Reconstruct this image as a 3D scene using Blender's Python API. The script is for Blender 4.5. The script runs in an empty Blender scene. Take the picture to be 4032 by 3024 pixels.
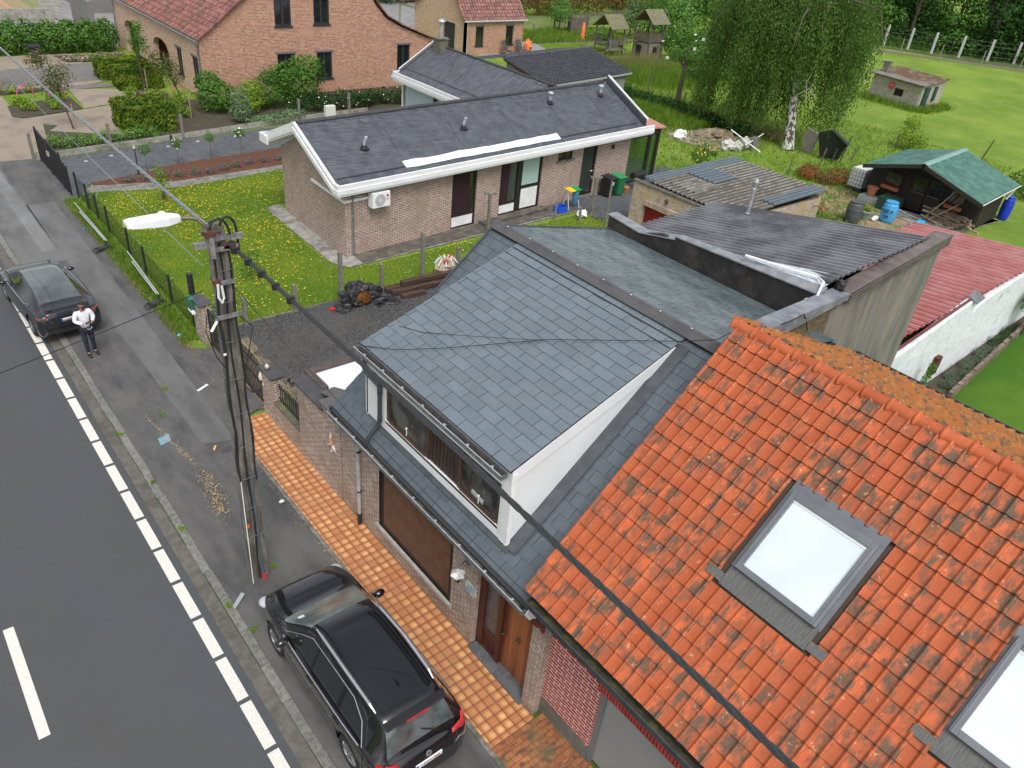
import bpy, bmesh, math, random
from mathutils import Vector, Matrix, noise
R = random.Random(11)
rad = math.radians
S = bpy.context.scene
COL = S.collection
# ---------------- camera
def cam_setup():
    yaw, pitch, roll, H, f = 0.744638591, 0.57717916, 0.109492591, 13.6270902, 3033.50614
    cy, sy, cp, sp = math.cos(yaw), math.sin(yaw), math.cos(pitch), math.sin(pitch)
    fw = Vector((sy*cp, cy*cp, -sp)); r = Vector((cy, -sy, 0)); u = r.cross(fw)
    c, q = math.cos(roll), math.sin(roll)
    r2 = c*r + q*u; u2 = -q*r + c*u
    cd = bpy.data.cameras.new('camera'); co = bpy.data.objects.new('camera', cd); COL.objects.link(co)
    m = Matrix((r2, u2, -fw)).transposed().to_4x4(); m.translation = Vector((0, 0, H))
    co.matrix_world = m
    cd.sensor_fit = 'HORIZONTAL'; cd.sensor_width = 36; cd.lens = 36*f/4032
    cd.clip_start = 0.1; cd.clip_end = 2000
    S.camera = co
cam_setup()
# ---------------- world and light (bright overcast)
SUN_EL, SUN_AZ = rad(58), rad(205)
W = bpy.data.worlds.new('World'); S.world = W; W.use_nodes = True
def world():
    nt = W.node_tree; N = nt.nodes; L = nt.links; N.clear()
    out = N.new('ShaderNodeOutputWorld'); bg = N.new('ShaderNodeBackground')
    sky = N.new('ShaderNodeTexSky'); sky.sky_type = 'NISHITA'; sky.sun_disc = False
    sky.sun_elevation = SUN_EL; sky.sun_rotation = SUN_AZ; sky.dust_density = 4; sky.air_density = 1.0
    hs = N.new('ShaderNodeHueSaturation'); hs.inputs['Saturation'].default_value = 0.28
    # cloud cover: soft brighter and darker banks over the whole sky
    tc = N.new('ShaderNodeTexCoord'); mp = N.new('ShaderNodeMapping'); mp.inputs['Scale'].default_value = (1, 1, 2.2)
    no = N.new('ShaderNodeTexNoise'); no.inputs['Scale'].default_value = 2.3; no.inputs['Detail'].default_value = 6; no.inputs['Roughness'].default_value = 0.55
    rp = N.new('ShaderNodeMapRange'); rp.inputs['From Min'].default_value = 0.36; rp.inputs['From Max'].default_value = 0.64
    rp.inputs['To Min'].default_value = 0.72; rp.inputs['To Max'].default_value = 1.28
    mx = N.new('ShaderNodeVectorMath'); mx.operation = 'SCALE'
    L.new(sky.outputs[0], hs.inputs['Color']); L.new(tc.outputs['Generated'], mp.inputs[0]); L.new(mp.outputs[0], no.inputs['Vector'])
    L.new(no.outputs[0], rp.inputs[0]); L.new(hs.outputs[0], mx.inputs[0]); L.new(rp.outputs[0], mx.inputs['Scale'])
    L.new(mx.outputs[0], bg.inputs['Color']); bg.inputs['Strength'].default_value = 0.15
    L.new(bg.outputs[0], out.inputs[0])
world()
sl = bpy.data.lights.new('sun', 'SUN'); sl.energy = 1.3; sl.angle = rad(25); sl.color = (1, .97, .92)
so = bpy.data.objects.new('sun', sl); COL.objects.link(so)
so.rotation_euler = (rad(90)-SUN_EL, 0, math.pi - SUN_AZ); so.location = (0, 0, 60)
VS = S.view_settings; S.display_settings.display_device = 'sRGB'
VS.view_transform = 'Standard'; VS.look = 'None'; VS.gamma = 1; VS.exposure = 0.42
S.cycles.max_bounces = 6; S.cycles.diffuse_bounces = 2; S.cycles.glossy_bounces = 3; S.cycles.transparent_max_bounces = 8

# ---------------- material builders
def newmat(name):
    m = bpy.data.materials.new(name); m.use_nodes = True
    nt = m.node_tree; b = nt.nodes['Principled BSDF']
    return m, nt, nt.nodes, nt.links, b
def _n(N, t, **kw):
    n = N.new(t)
    for k, v in kw.items(): setattr(n, k, v)
    return n
def mixc(N, L, fac, a, b, blend='MIX'):
    n = _n(N, 'ShaderNodeMix', data_type='RGBA', blend_type=blend)
    for i, s in ((0, fac), (6, a), (7, b)):
        if hasattr(s, 'is_output') or isinstance(s, bpy.types.NodeSocket): L.new(s, n.inputs[i])
        else: n.inputs[i].default_value = s if i == 0 else (*s, 1) if len(s) == 3 else s
    return n.outputs[2]
def coord(N, L, kind='Object', scale=(1, 1, 1), rot=(0, 0, 0), loc=(0, 0, 0)):
    tc = N.new('ShaderNodeTexCoord'); mp = N.new('ShaderNodeMapping')
    mp.inputs['Scale'].default_value = scale; mp.inputs['Rotation'].default_value = rot; mp.inputs['Location'].default_value = loc
    L.new(tc.outputs[kind], mp.inputs[0]); return mp.outputs[0]
def nz(N, L, vec, scale, detail=4, rough=.55, lo=.4, hi=.6, dist=0):
    t = N.new('ShaderNodeTexNoise'); t.inputs['Scale'].default_value = scale; t.inputs['Detail'].default_value = detail
    t.inputs['Roughness'].default_value = rough; t.inputs['Distortion'].default_value = dist
    L.new(vec, t.inputs['Vector'])
    m = N.new('ShaderNodeMapRange'); m.inputs['From Min'].default_value = lo; m.inputs['From Max'].default_value = hi
    L.new(t.outputs[0], m.inputs[0]); return m.outputs[0]
def bump(N, L, b, h, strength=.3, dist=.01, prev=None):
    n = N.new('ShaderNodeBump'); n.inputs['Strength'].default_value = strength; n.inputs['Distance'].default_value = dist
    L.new(h, n.inputs['Height'])
    if prev: L.new(prev, n.inputs['Normal'])
    L.new(n.outputs[0], b.inputs['Normal']); return n.outputs[0]
_mc = {}
def M(name, c1, rough=.6, c2=None, scale=3, lo=.4, hi=.6, c3=None, scale3=.5, lo3=.5, hi3=.62, isl=0, metal=0, spec=.5,
      bmp=0, bsc=30, bd=.01, kind='Object', st=(1, 1, 1), coat=0, rvar=0, alpha=1, emit=None, hue=0):
    if name in _mc: return _mc[name]
    m, nt, N, L, b = newmat(name)
    v = coord(N, L, kind, st)
    if c2: col = mixc(N, L, nz(N, L, v, scale, lo=lo, hi=hi), c1, c2)
    else: col = None
    if c3: col = mixc(N, L, nz(N, L, v, scale3, lo=lo3, hi=hi3, detail=6, rough=.65), col if col else c1, c3)
    if isl:
        g = N.new('ShaderNodeNewGeometry'); mr = N.new('ShaderNodeMapRange')
        mr.inputs['To Min'].default_value = 1-isl; mr.inputs['To Max'].default_value = 1+isl
        L.new(g.outputs['Random Per Island'], mr.inputs[0])
        h = N.new('ShaderNodeHueSaturation'); L.new(mr.outputs[0], h.inputs['Value'])
        if hue:
            mh = N.new('ShaderNodeMapRange'); mh.inputs['To Min'].default_value = .5-hue; mh.inputs['To Max'].default_value = .5+hue
            ml = _n(N, 'ShaderNodeMath', operation='MULTIPLY'); ml.inputs[1].default_value = 7.31
            fr = _n(N, 'ShaderNodeMath', operation='FRACT'); L.new(g.outputs['Random Per Island'], ml.inputs[0]); L.new(ml.outputs[0], fr.inputs[0])
            L.new(fr.outputs[0], mh.inputs[0]); L.new(mh.outputs[0], h.inputs['Hue'])
        if col: L.new(col, h.inputs['Color'])
        else: h.inputs['Color'].default_value = (*c1, 1)
        col = h.outputs[0]
    if col: L.new(col, b.inputs['Base Color'])
    else: b.inputs['Base Color'].default_value = (*c1, 1)
    b.inputs['Roughness'].default_value = rough; b.inputs['Metallic'].default_value = metal
    b.inputs['Specular IOR Level'].default_value = spec
    if rvar:
        mr = N.new('ShaderNodeMapRange'); mr.inputs['To Min'].default_value = max(0.02, rough-rvar); mr.inputs['To Max'].default_value = min(1, rough+rvar)
        L.new(nz(N, L, v, scale3 if c3 else scale*.4, lo=.35, hi=.65), mr.inputs[0]); L.new(mr.outputs[0], b.inputs['Roughness'])
    if coat: b.inputs['Coat Weight'].default_value = coat; b.inputs['Coat Roughness'].default_value = .03
    if bmp: bump(N, L, b, nz(N, L, v, bsc, lo=.2, hi=.8, detail=5), bmp, bd)
    if emit: b.inputs['Emission Color'].default_value = (*emit[0], 1); b.inputs['Emission Strength'].default_value = emit[1]
    if alpha < 1: b.inputs['Alpha'].default_value = alpha
    _mc[name] = m; return m
def BR(name, c1, c2, mort, bw=.21, bh=.065, ms=.012, off=.5, c3=None, rough=.85, n3=.8, st=(1, 1), dirt=None, bd=.004):
    """brick, block and paving courses in metres, on the face's own uv"""
    if name in _mc: return _mc[name]
    m, nt, N, L, b = newmat(name)
    v = coord(N, L, 'UV'); vo = coord(N, L, 'Object')
    t = N.new('ShaderNodeTexBrick'); t.offset = off; t.inputs['Scale'].default_value = 1
    t.inputs['Brick Width'].default_value = bw; t.inputs['Row Height'].default_value = bh
    t.inputs['Mortar Size'].default_value = ms*.75; t.inputs['Mortar Smooth'].default_value = .15; t.inputs['Bias'].default_value = -.1
    t.inputs['Color1'].default_value = (*c1, 1); t.inputs['Color2'].default_value = (*c2, 1); t.inputs['Mortar'].default_value = (*mort, 1)
    L.new(v, t.inputs['Vector'])
    col = t.outputs['Color']
    if c3: # a third brick tone on scattered bricks
        wn = N.new('ShaderNodeTexNoise'); wn.inputs['Scale'].default_value = 1; wn.inputs['Detail'].default_value = 1
        v2 = coord(N, L, 'UV', (1/bw*.9, 1/bh*.9, 1)); L.new(v2, wn.inputs['Vector'])
        mr = N.new('ShaderNodeMapRange'); mr.inputs['From Min'].default_value = .55; mr.inputs['From Max'].default_value = .62; L.new(wn.outputs[0], mr.inputs[0])
        iv = _n(N, 'ShaderNodeMath', operation='SUBTRACT'); iv.inputs[0].default_value = 1; L.new(t.outputs['Fac'], iv.inputs[1])
        ml = _n(N, 'ShaderNodeMath', operation='MULTIPLY'); L.new(mr.outputs[0], ml.inputs[0]); L.new(iv.outputs[0], ml.inputs[1])
        col = mixc(N, L, ml.outputs[0], col, c3)
    f = nz(N, L, vo, 6, lo=.3, hi=.7); 
    col = mixc(N, L, f, col, (.62, .62, .62), 'MULTIPLY') if False else col
    mm = N.new('ShaderNodeMapRange'); mm.inputs['To Min'].default_value = .82; mm.inputs['To Max'].default_value = 1.12; L.new(f, mm.inputs[0])
    h = N.new('ShaderNodeHueSaturation'); L.new(col, h.inputs['Color']); L.new(mm.outputs[0], h.inputs['Value']); col = h.outputs[0]
    if dirt: col = mixc(N, L, nz(N, L, vo, n3, lo=.48, hi=.66, detail=7, rough=.7), col, dirt)
    L.new(col, b.inputs['Base Color']); b.inputs['Roughness'].default_value = rough
    iv2 = _n(N, 'ShaderNodeMath', operation='SUBTRACT'); iv2.inputs[0].default_value = 1; L.new(t.outputs['Fac'], iv2.inputs[1])
    p = bump(N, L, b, iv2.outputs[0], .6, bd); bump(N, L, b, nz(N, L, vo, 60, lo=.2, hi=.8), .3, .003, p)
    _mc[name] = m; return m

# ---------------- mesh builder
class MB:
    def __init__(s): s.v = []; s.f = []; s.m = []; s.mi = 0
    def add(s, vs, fs):
        o = len(s.v); s.v += [tuple(p) for p in vs]; s.f += [tuple(i+o for i in f) for f in fs]; s.m += [s.mi]*len(fs); return s
    def box(s, x0, x1, y0, y1, z0, z1):
        return s.add([(x0,y0,z0),(x1,y0,z0),(x1,y1,z0),(x0,y1,z0),(x0,y0,z1),(x1,y0,z1),(x1,y1,z1),(x0,y1,z1)],
                     [(0,3,2,1),(4,5,6,7),(0,1,5,4),(1,2,6,5),(2,3,7,6),(3,0,4,7)])
    def obox(s, c, ax, ay, az):
        c, ax, ay, az = map(Vector, (c, ax, ay, az))
        return s.add([c-ax-ay-az, c+ax-ay-az, c+ax+ay-az, c-ax+ay-az, c-ax-ay+az, c+ax-ay+az, c+ax+ay+az, c-ax+ay+az],
                     [(0,3,2,1),(4,5,6,7),(0,1,5,4),(1,2,6,5),(2,3,7,6),(3,0,4,7)])
    def rbox(s, c, sz, rz=0, tilt=0):
        ca, sa = math.cos(rz), math.sin(rz); ax = Vector((ca, sa, 0)); ay = Vector((-sa, ca, 0)); az = Vector((0, 0, 1))
        if tilt: az = (az*math.cos(tilt)+ax*math.sin(tilt)); ax = ay.cross(az)
        return s.obox(c, ax*sz[0]/2, ay*sz[1]/2, az*sz[2]/2)
    def beam(s, p, q, w, h, up=(0, 0, 1)):
        p, q = Vector(p), Vector(q); d = (q-p); l = d.length; d.normalize(); side = d.cross(Vector(up))
        if side.length < 1e-4: side = d.cross(Vector((1, 0, 0)))
        side.normalize(); u = side.cross(d)
        return s.obox((p+q)/2, d*l/2, side*w/2, u*h/2)
    def poly(s, pts): return s.add(pts, [tuple(range(len(pts)))])
    def slab(s, pts, th):
        """polygon given a thickness vector"""
        n = len(pts); th = Vector(th); a = [Vector(p) for p in pts]; b = [p+th for p in a]
        nn = sum(((a[i]-a[0]).cross(a[(i+1) % n]-a[0]) for i in range(n)), Vector())
        top = tuple(range(n, 2*n)); bot = tuple(reversed(range(n)))
        fs = [top, bot]+[(i, (i+1) % n, (i+1) % n+n, i+n) for i in range(n)]
        if nn.dot(th) < 0: fs = [tuple(reversed(f)) for f in fs]
        return s.add(a+b, fs)
    def tube(s, pts, r, n=8, cap=True):
        pts = [Vector(p) for p in pts]; k = len(pts); rs = r if isinstance(r, (list, tuple)) else [r]*k
        d = (pts[1]-pts[0]).normalized(); u = d.orthogonal().normalized(); vs = []; fs = []
        for i, p in enumerate(pts):
            t = (pts[min(i+1, k-1)]-pts[max(i-1, 0)]).normalized()
            u = (u - t*u.dot(t)); u = u.normalized() if u.length > 1e-5 else t.orthogonal().normalized(); w = t.cross(u)
            for j in range(n):
                a = 2*math.pi*j/n; vs.append(p+(u*math.cos(a)+w*math.sin(a))*rs[i])
        for i in range(k-1):
            for j in range(n): fs.append((i*n+j, i*n+(j+1) % n, (i+1)*n+(j+1) % n, (i+1)*n+j))
        if cap: fs += [tuple(reversed(range(n))), tuple(range((k-1)*n, k*n))]
        return s.add(vs, fs)
    def lathe(s, prof, c=(0, 0, 0), n=16, axis=(0, 0, 1), cap=True):
        c = Vector(c); a = Vector(axis).normalized(); u = a.orthogonal().normalized(); w = a.cross(u); vs = []; fs = []
        for r, z in prof:
            for j in range(n):
                t = 2*math.pi*j/n; vs.append(c+a*z+(u*math.cos(t)+w*math.sin(t))*r)
        for i in range(len(prof)-1):
            for j in range(n): fs.append((i*n+j, i*n+(j+1) % n, (i+1)*n+(j+1) % n, (i+1)*n+j))
        if cap: fs += [tuple(reversed(range(n))), tuple(range((len(prof)-1)*n, len(prof)*n))]
        return s.add(vs, fs)
    def ball(s, c, r, n=12, m=8, jit=0, seed=0):
        rx, ry, rz = r if isinstance(r, (tuple, list)) else (r, r, r); vs = []; fs = []
        for i in range(m+1):
            th = math.pi*i/m
            for j in range(n):
                ph = 2*math.pi*j/n; d = Vector((math.sin(th)*math.cos(ph), math.sin(th)*math.sin(ph), math.cos(th)))
                k = 1+jit*noise.noise(d*2.3+Vector((seed, seed*.7, 0)))
                vs.append((c[0]+d.x*rx*k, c[1]+d.y*ry*k, c[2]+d.z*rz*k))
        for i in range(m):
            for j in range(n): fs.append((i*n+j, (i+1)*n+j, (i+1)*n+(j+1) % n, i*n+(j+1) % n))
        return s.add(vs, fs)
    def wall(s, p, q, z0, z1, t, holes=()):
        """upright wall from p to q (outer face on that line, thickness t to the left of p->q) with rectangular holes (a0,a1,b0,b1) along/up"""
        p, q = Vector((p[0], p[1], 0)), Vector((q[0], q[1], 0)); d = (q-p); Ln = d.length; d.normalize(); nrm = Vector((-d.y, d.x, 0))*t
        zt = z1 if callable(z1) else (lambda a: z1)
        xs = sorted({0, Ln, *[h[0] for h in holes], *[h[1] for h in holes]})
        for a, b in zip(xs[:-1], xs[1:]):
            mid = (a+b)/2; hs = sorted((h[2], h[3]) for h in holes if h[0] <= mid <= h[1]); z = z0
            segs = []
            for h0, h1 in hs:
                if h0 > z+1e-4: segs.append((z, h0, z, h0))
                z = h1
            segs.append((z, zt(a), z, zt(b)))
            for la, ta, lb, tb in segs:
                A = p+d*a; B = p+d*b
                s.slab([(A.x, A.y, la), (B.x, B.y, lb), (B.x, B.y, tb), (A.x, A.y, ta)], nrm)
        return s
    def build(s, name, mat, parent=None, smooth=False, bevel=0, uvk=1):
        me = bpy.data.meshes.new(name); me.from_pydata(s.v, [], s.f)
        mats = mat if isinstance(mat, (list, tuple)) else [mat]
        for m in mats: me.materials.append(m)
        if len(mats) > 1: me.polygons.foreach_set('material_index', s.m)
        uv = me.uv_layers.new(name='UVMap').data; vv = me.vertices
        for p in me.polygons:
            n = p.normal
            if abs(n.z) > .97: U = Vector((1, 0, 0)); V = Vector((0, 1, 0))
            else: U = Vector((-n.y, n.x, 0)).normalized(); V = n.cross(U)
            for li in p.loop_indices:
                c = vv[me.loops[li].vertex_index].co; uv[li].uv = (c.dot(U)*uvk, c.dot(V)*uvk)
        if smooth: me.polygons.foreach_set('use_smooth', [True]*len(me.polygons))
        me.update()
        o = bpy.data.objects.new(name, me); COL.objects.link(o)
        if parent:
            o.parent = parent
            if parent.type == 'EMPTY' and not parent.get('_proto'): o.location = -Vector(parent.location)
        if bevel:
            b = o.modifiers.new('bevel', 'BEVEL'); b.width = bevel; b.segments = 2; b.limit_method = 'ANGLE'
        return o
def tag(o, label, cat, group=None, kind=None):
    if label: o['label'] = label
    if cat: o['category'] = cat
    if group: o['group'] = group
    if kind: o['kind'] = kind
    return o
def thing(name, label, cat, loc=(0, 0, 0), group=None):
    o = bpy.data.objects.new(name, None); o.empty_display_size = .3; COL.objects.link(o); o.location = loc
    return tag(o, label, cat, group)
def proto(name, label, cat, group=None):
    o = thing(name, label, cat, (0, 0, 0), group); return o
def dup(root, loc, rz=0, label=None, group=None, sc=None):
    def cp(o, par):
        c = o.copy(); COL.objects.link(c)
        if par: c.parent = par
        for ch in [x for x in kids.get(o.name, [])]: cp(ch, c)
        return c
    kids = {}
    for x in COL.objects:
        if x.parent: kids.setdefault(x.parent.name, []).append(x)
    r = cp(root, None); r.location = loc; r.rotation_euler = (0, 0, rz)
    if sc: r.scale = sc if isinstance(sc, (tuple, list)) else (sc, sc, sc)
    if label: r['label'] = label
    if group: r['group'] = group
    return r
def struct(mb, name, mat, **k):
    o = mb.build(name, mat, **k); o['kind'] = 'structure'; return o
def P2(pts, z): return [(x, y, z) for x, y in pts]
ORD = ['first', 'second', 'third', 'fourth', 'fifth', 'sixth', 'seventh', 'eighth', 'ninth', 'tenth', 'eleventh', 'twelfth', 'thirteenth', 'fourteenth', 'fifteenth']
def text(name, body, size, loc, xdir, ydir, mat, parent=None, ext=.004):
    """lettering as a mesh standing on a surface"""
    cu = bpy.data.curves.new(name, 'FONT'); cu.body = body; cu.size = size; cu.extrude = ext; cu.align_x = 'CENTER'; cu.align_y = 'CENTER'
    t = bpy.data.objects.new(name, cu); COL.objects.link(t)
    dg = bpy.context.evaluated_depsgraph_get(); dg.update(); me = bpy.data.meshes.new_from_object(t.evaluated_get(dg))
    bpy.data.objects.remove(t); bpy.data.curves.remove(cu)
    X = Vector(xdir).normalized(); Y = Vector(ydir).normalized(); Z = X.cross(Y)
    m = Matrix((X, Y, Z)).transposed().to_4x4(); m.translation = Vector(loc); me.transform(m)
    me.materials.clear(); me.materials.append(mat); o = bpy.data.objects.new(name, me); COL.objects.link(o)
    if parent:
        o.parent = parent
        if parent.type == 'EMPTY': o.location = -Vector(parent.location)
    return o

# common materials
WHITE = M('white_paint', (.8, .81, .82), .35, (.72, .73, .73), 2)
WPLAS = M('white_plastic', (.78, .79, .8), .4)
BLACKM = M('black_metal', (.02, .02, .022), .45)
DARKFR = M('dark_window_frame', (.022, .018, .016), .4)
ANTH = M('anthracite_frame', (.03, .034, .04), .4)
ZINC = M('zinc', (.3, .33, .35), .45, (.2, .22, .24), 6, metal=.6)
ZINCL = M('zinc_light', (.5, .53, .55), .4, (.4, .42, .44), 5, metal=.3)
GLASSD = M('dark_glass', (.015, .017, .018), .06, spec=.9, coat=.3)
GLASSG = M('green_grey_glass', (.05, .07, .065), .05, spec=.9, coat=.3)
RUBBER = M('rubber', (.012, .012, .013), .7)
CONC = M('concrete', (.22, .21, .19), .85, (.13, .125, .11), 9, c3=(.09, .095, .07), scale3=2.5, bmp=.4, bsc=50)
CONCW = M('pale_concrete', (.34, .33, .3), .85, (.25, .24, .22), 7, c3=(.16, .17, .12), scale3=1.2, bmp=.3)
EARTH = M('earth', (.06, .045, .032), .95, (.035, .026, .02), 8, bmp=.8, bsc=30, bd=.04)
WOODG = M('weathered_wood', (.16, .14, .11), .8, (.09, .08, .06), 12, st=(1, 1, .15), bmp=.4)
# ---------------- ground and paved surfaces
def grass_mat(name, a, b, c, dry=None, s=1.0):
    m, nt, N, L, bs = newmat(name); v = coord(N, L)
    col = mixc(N, L, nz(N, L, v, 14*s, lo=.35, hi=.65, detail=8, rough=.7), a, b)
    col = mixc(N, L, nz(N, L, v, .35*s, lo=.4, hi=.62, detail=6), col, c)
    if dry: col = mixc(N, L, nz(N, L, v, 1.1*s, lo=.54, hi=.72, detail=9, rough=.75), col, dry)
    sp = nz(N, L, v, 45*s, lo=.3, hi=.7, detail=4)
    mr = N.new('ShaderNodeMapRange'); mr.inputs['To Min'].default_value = .62; mr.inputs['To Max'].default_value = 1.3; L.new(sp, mr.inputs[0])
    h = N.new('ShaderNodeHueSaturation'); L.new(col, h.inputs['Color']); L.new(mr.outputs[0], h.inputs['Value'])
    L.new(h.outputs[0], bs.inputs['Base Color']); bs.inputs['Roughness'].default_value = .9; bs.inputs['Specular IOR Level'].default_value = .15
    bump(N, L, bs, nz(N, L, v, 25*s, lo=.2, hi=.8, detail=8, rough=.7), .8, .08); return m
G_MEAD = grass_mat('meadow_grass', (.125, .215, .03), (.18, .29, .042), (.22, .32, .05), (.34, .33, .12), .55)
G_LAWN = grass_mat('lawn_grass', (.09, .17, .014), (.14, .24, .022), (.19, .26, .022), (.24, .25, .045))
G_LAWN2 = grass_mat('mown_lawn_grass', (.055, .14, .014), (.08, .2, .02), (.12, .23, .025))
G_ROUGH = grass_mat('rough_grass', (.05, .12, .018), (.1, .17, .03), (.07, .13, .02), (.24, .2, .09))
G_DRY = grass_mat('dry_verge', (.09, .13, .03), (.2, .17, .08), (.07, .14, .02), (.3, .24, .13))
def asphalt(name, a, b, stain, sc=1, rough=.75):
    m, nt, N, L, bs = newmat(name); v = coord(N, L)
    col = mixc(N, L, nz(N, L, v, 120, lo=.35, hi=.65, detail=3), a, b)
    col = mixc(N, L, nz(N, L, coord(N, L, 'Object', (1, .35, 1)), .8*sc, lo=.42, hi=.68, detail=8, rough=.65), col, stain)
    L.new(col, bs.inputs['Base Color'])
    mr = N.new('ShaderNodeMapRange'); mr.inputs['To Min'].default_value = rough-.28; mr.inputs['To Max'].default_value = rough+.1
    L.new(nz(N, L, v, .6, lo=.35, hi=.6, detail=5), mr.inputs[0]); L.new(mr.outputs[0], bs.inputs['Roughness'])
    bump(N, L, bs, nz(N, L, v, 90, lo=.2, hi=.8, detail=3), .35, .006); return m
A_ROAD = asphalt('road_asphalt', (.05, .056, .062), (.075, .081, .087), (.066, .063, .062), .5, .8)
A_PAVE = asphalt('pavement_asphalt', (.085, .084, .083), (.125, .12, .115), (.05, .05, .053), 1.6, .68)
A_PALE = asphalt('pale_asphalt', (.12, .12, .12), (.15, .148, .145), (.08, .08, .08), 1.3, .6)
A_PALE2 = asphalt('light_grey_strip', (.17, .17, .17), (.2, .2, .195), (.12, .12, .12), 1, .55)
GUT = M('gutter_concrete', (.13, .12, .105), .85, (.095, .088, .08), 5, c3=(.08, .075, .06), scale3=1.4, bmp=.4, bsc=60)
KERB = BR('kerb_stone', (.17, .17, .15), (.14, .14, .12), (.04, .045, .03), bw=1.0, bh=5, ms=.012, off=0, dirt=(.1, .1, .06), n3=2)
g = MB(); g.poly(P2([(-400, -60), (700, -60), (700, 700), (-400, 700)], -.03)); struct(g, 'ground', G_MEAD)
# distant pasture drawn as a finer sheet where the camera looks
g = MB(); g.poly(P2([(-14, -14), (2.96, -14), (2.96, 200), (-14, 200)], 0)); struct(g, 'road', A_ROAD)
g = MB(); g.box(2.96, 3.24, -12, 160, -.06, .012); struct(g, 'gutter_channel', GUT)
g = MB()
y = -12
while y < 120:
    dx = R.uniform(-.008, .008); g.box(3.25+dx, 3.44+dx, y+.006, y+.994, -.05, .05+R.uniform(-.006, .006)); y += 1.0
struct(g, 'kerb', M('kerbstone', (.19, .19, .17), .85, (.13, .13, .12), 12, c3=(.1, .105, .075), scale3=3, lo3=.56, hi3=.7, isl=.12, bmp=.5, bsc=50), bevel=.012)
g = MB()
g.poly(P2([(3.42, -12), (6.0, -12), (6.0, 17.9), (7.05, 18.3), (7.1, 22), (6.35, 22.6), (6.35, 37), (6.7, 37.4), (6.6, 43.4), (3.42, 43.6)], .03)); struct(g, 'pavement', A_PAVE)
g = MB(); g.poly(P2([(3.46, 30.8), (4.9, 30.9), (5.0, 43), (3.46, 43)], .036)); g.poly(P2([(4.95, 17.5), (5.75, 17.2), (6.0, 37.2), (4.9, 37.2)], .036)); struct(g, 'pavement_patch', A_PALE)
g = MB(); g.poly(P2([(4.35, 32), (4.85, 32), (4.85, 43), (4.3, 43)], .041)); struct(g, 'pavement_repair', A_PALE2)
# dashed edge line and centre dash
LINE = M('road_paint', (.68, .67, .62), .7, (.56, .55, .5), 40, c3=(.35, .34, .32), scale3=8, lo3=.62, hi3=.72)
g = MB(); Lp = 1.2026; y0 = 21.5608
for k in range(-60, 30):
    ye = y0-k*Lp; g.poly(P2([(2.58, ye), (2.8, ye), (2.8, ye+Lp-.1), (2.58, ye+Lp-.1)], .005))
g.poly(P2([(-.53, 10.83), (-.34, 10.83), (-.34, 13.75), (-.53, 13.75)], .005)); g.poly(P2([(-.53, 3), (-.34, 3), (-.34, 6), (-.53, 6)], .005)); g.poly(P2([(-.53, 19), (-.34, 19), (-.34, 22), (-.53, 22)], .005))
struct(g, 'road_marking', LINE)
# flamed terracotta tile path along the house fronts
def tile_mat():
    m, nt, N, L, b = newmat('flamed_terracotta')
    v = coord(N, L, 'UV', (1, 1, 1), loc=(.02, .0, 0)); t = N.new('ShaderNodeTexBrick'); t.offset = 0; t.inputs['Scale'].default_value = 1
    t.inputs['Brick Width'].default_value = .2; t.inputs['Row Height'].default_value = .2; t.inputs['Mortar Size'].default_value = .006
    t.inputs['Color1'].default_value = (.12, .12, .12, 1); t.inputs['Color2'].default_value = (1, 1, 1, 1); t.inputs['Mortar'].default_value = (0, 0, 0, 1); L.new(v, t.inputs['Vector'])
    fm = _n(N, 'ShaderNodeVectorMath', operation='SCALE'); fm.inputs['Scale'].default_value = 5; L.new(v, fm.inputs[0]); fr = _n(N, 'ShaderNodeVectorMath', operation='FRACTION'); L.new(fm.outputs[0], fr.inputs[0])
    ds = _n(N, 'ShaderNodeVectorMath', operation='DISTANCE'); L.new(fr.outputs[0], ds.inputs[0]); ds.inputs[1].default_value = (.6, .42, 0); dm_ = N.new('ShaderNodeMapRange'); dm_.inputs['From Min'].default_value = .55; dm_.inputs['From Max'].default_value = .12; L.new(ds.outputs['Value'], dm_.inputs[0])
    cl = mixc(N, L, dm_.outputs[0], (.42, .15, .06), (.74, .46, .2))
    sep = N.new('ShaderNodeSeparateColor'); L.new(t.outputs['Color'], sep.inputs[0])
    col = mixc(N, L, sep.outputs[0], (.42, .16, .07), cl)
    col2 = mixc(N, L, nz(N, L, coord(N, L), 1.5, lo=.5, hi=.72, detail=6), col, (.42, .2, .1))
    col3 = mixc(N, L, t.outputs['Fac'], col2, (.06, .045, .035))
    L.new(col3, b.inputs['Base Color']); b.inputs['Roughness'].default_value = .42
    iv = _n(N, 'ShaderNodeMath', operation='SUBTRACT'); iv.inputs[0].default_value = 1; L.new(t.outputs['Fac'], iv.inputs[1]); bump(N, L, b, iv.outputs[0], .5, .003); return m
g = MB(); g.box(5.92, 6.99, 5.9, 17.93, -.02, .075); struct(g, 'tiled_path', tile_mat())
g = MB(); g.box(5.82, 5.915, 5.0, 17.95, -.02, .07); struct(g, 'path_edging', CONC)
T2M = BR('red_quarry_tiles', (.3, .1, .04), (.42, .17, .06), (.06, .06, .04), bw=.21, bh=.12, ms=.008, c3=(.16, .07, .05), dirt=(.1, .1, .05), n3=1.6, rough=.6)
g = MB(); g.poly(P2([(5.95, -8), (7.22, -8), (7.22, 5.9), (5.92, 5.9)], .07)); struct(g, 'broken_tile_path', T2M)
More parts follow.
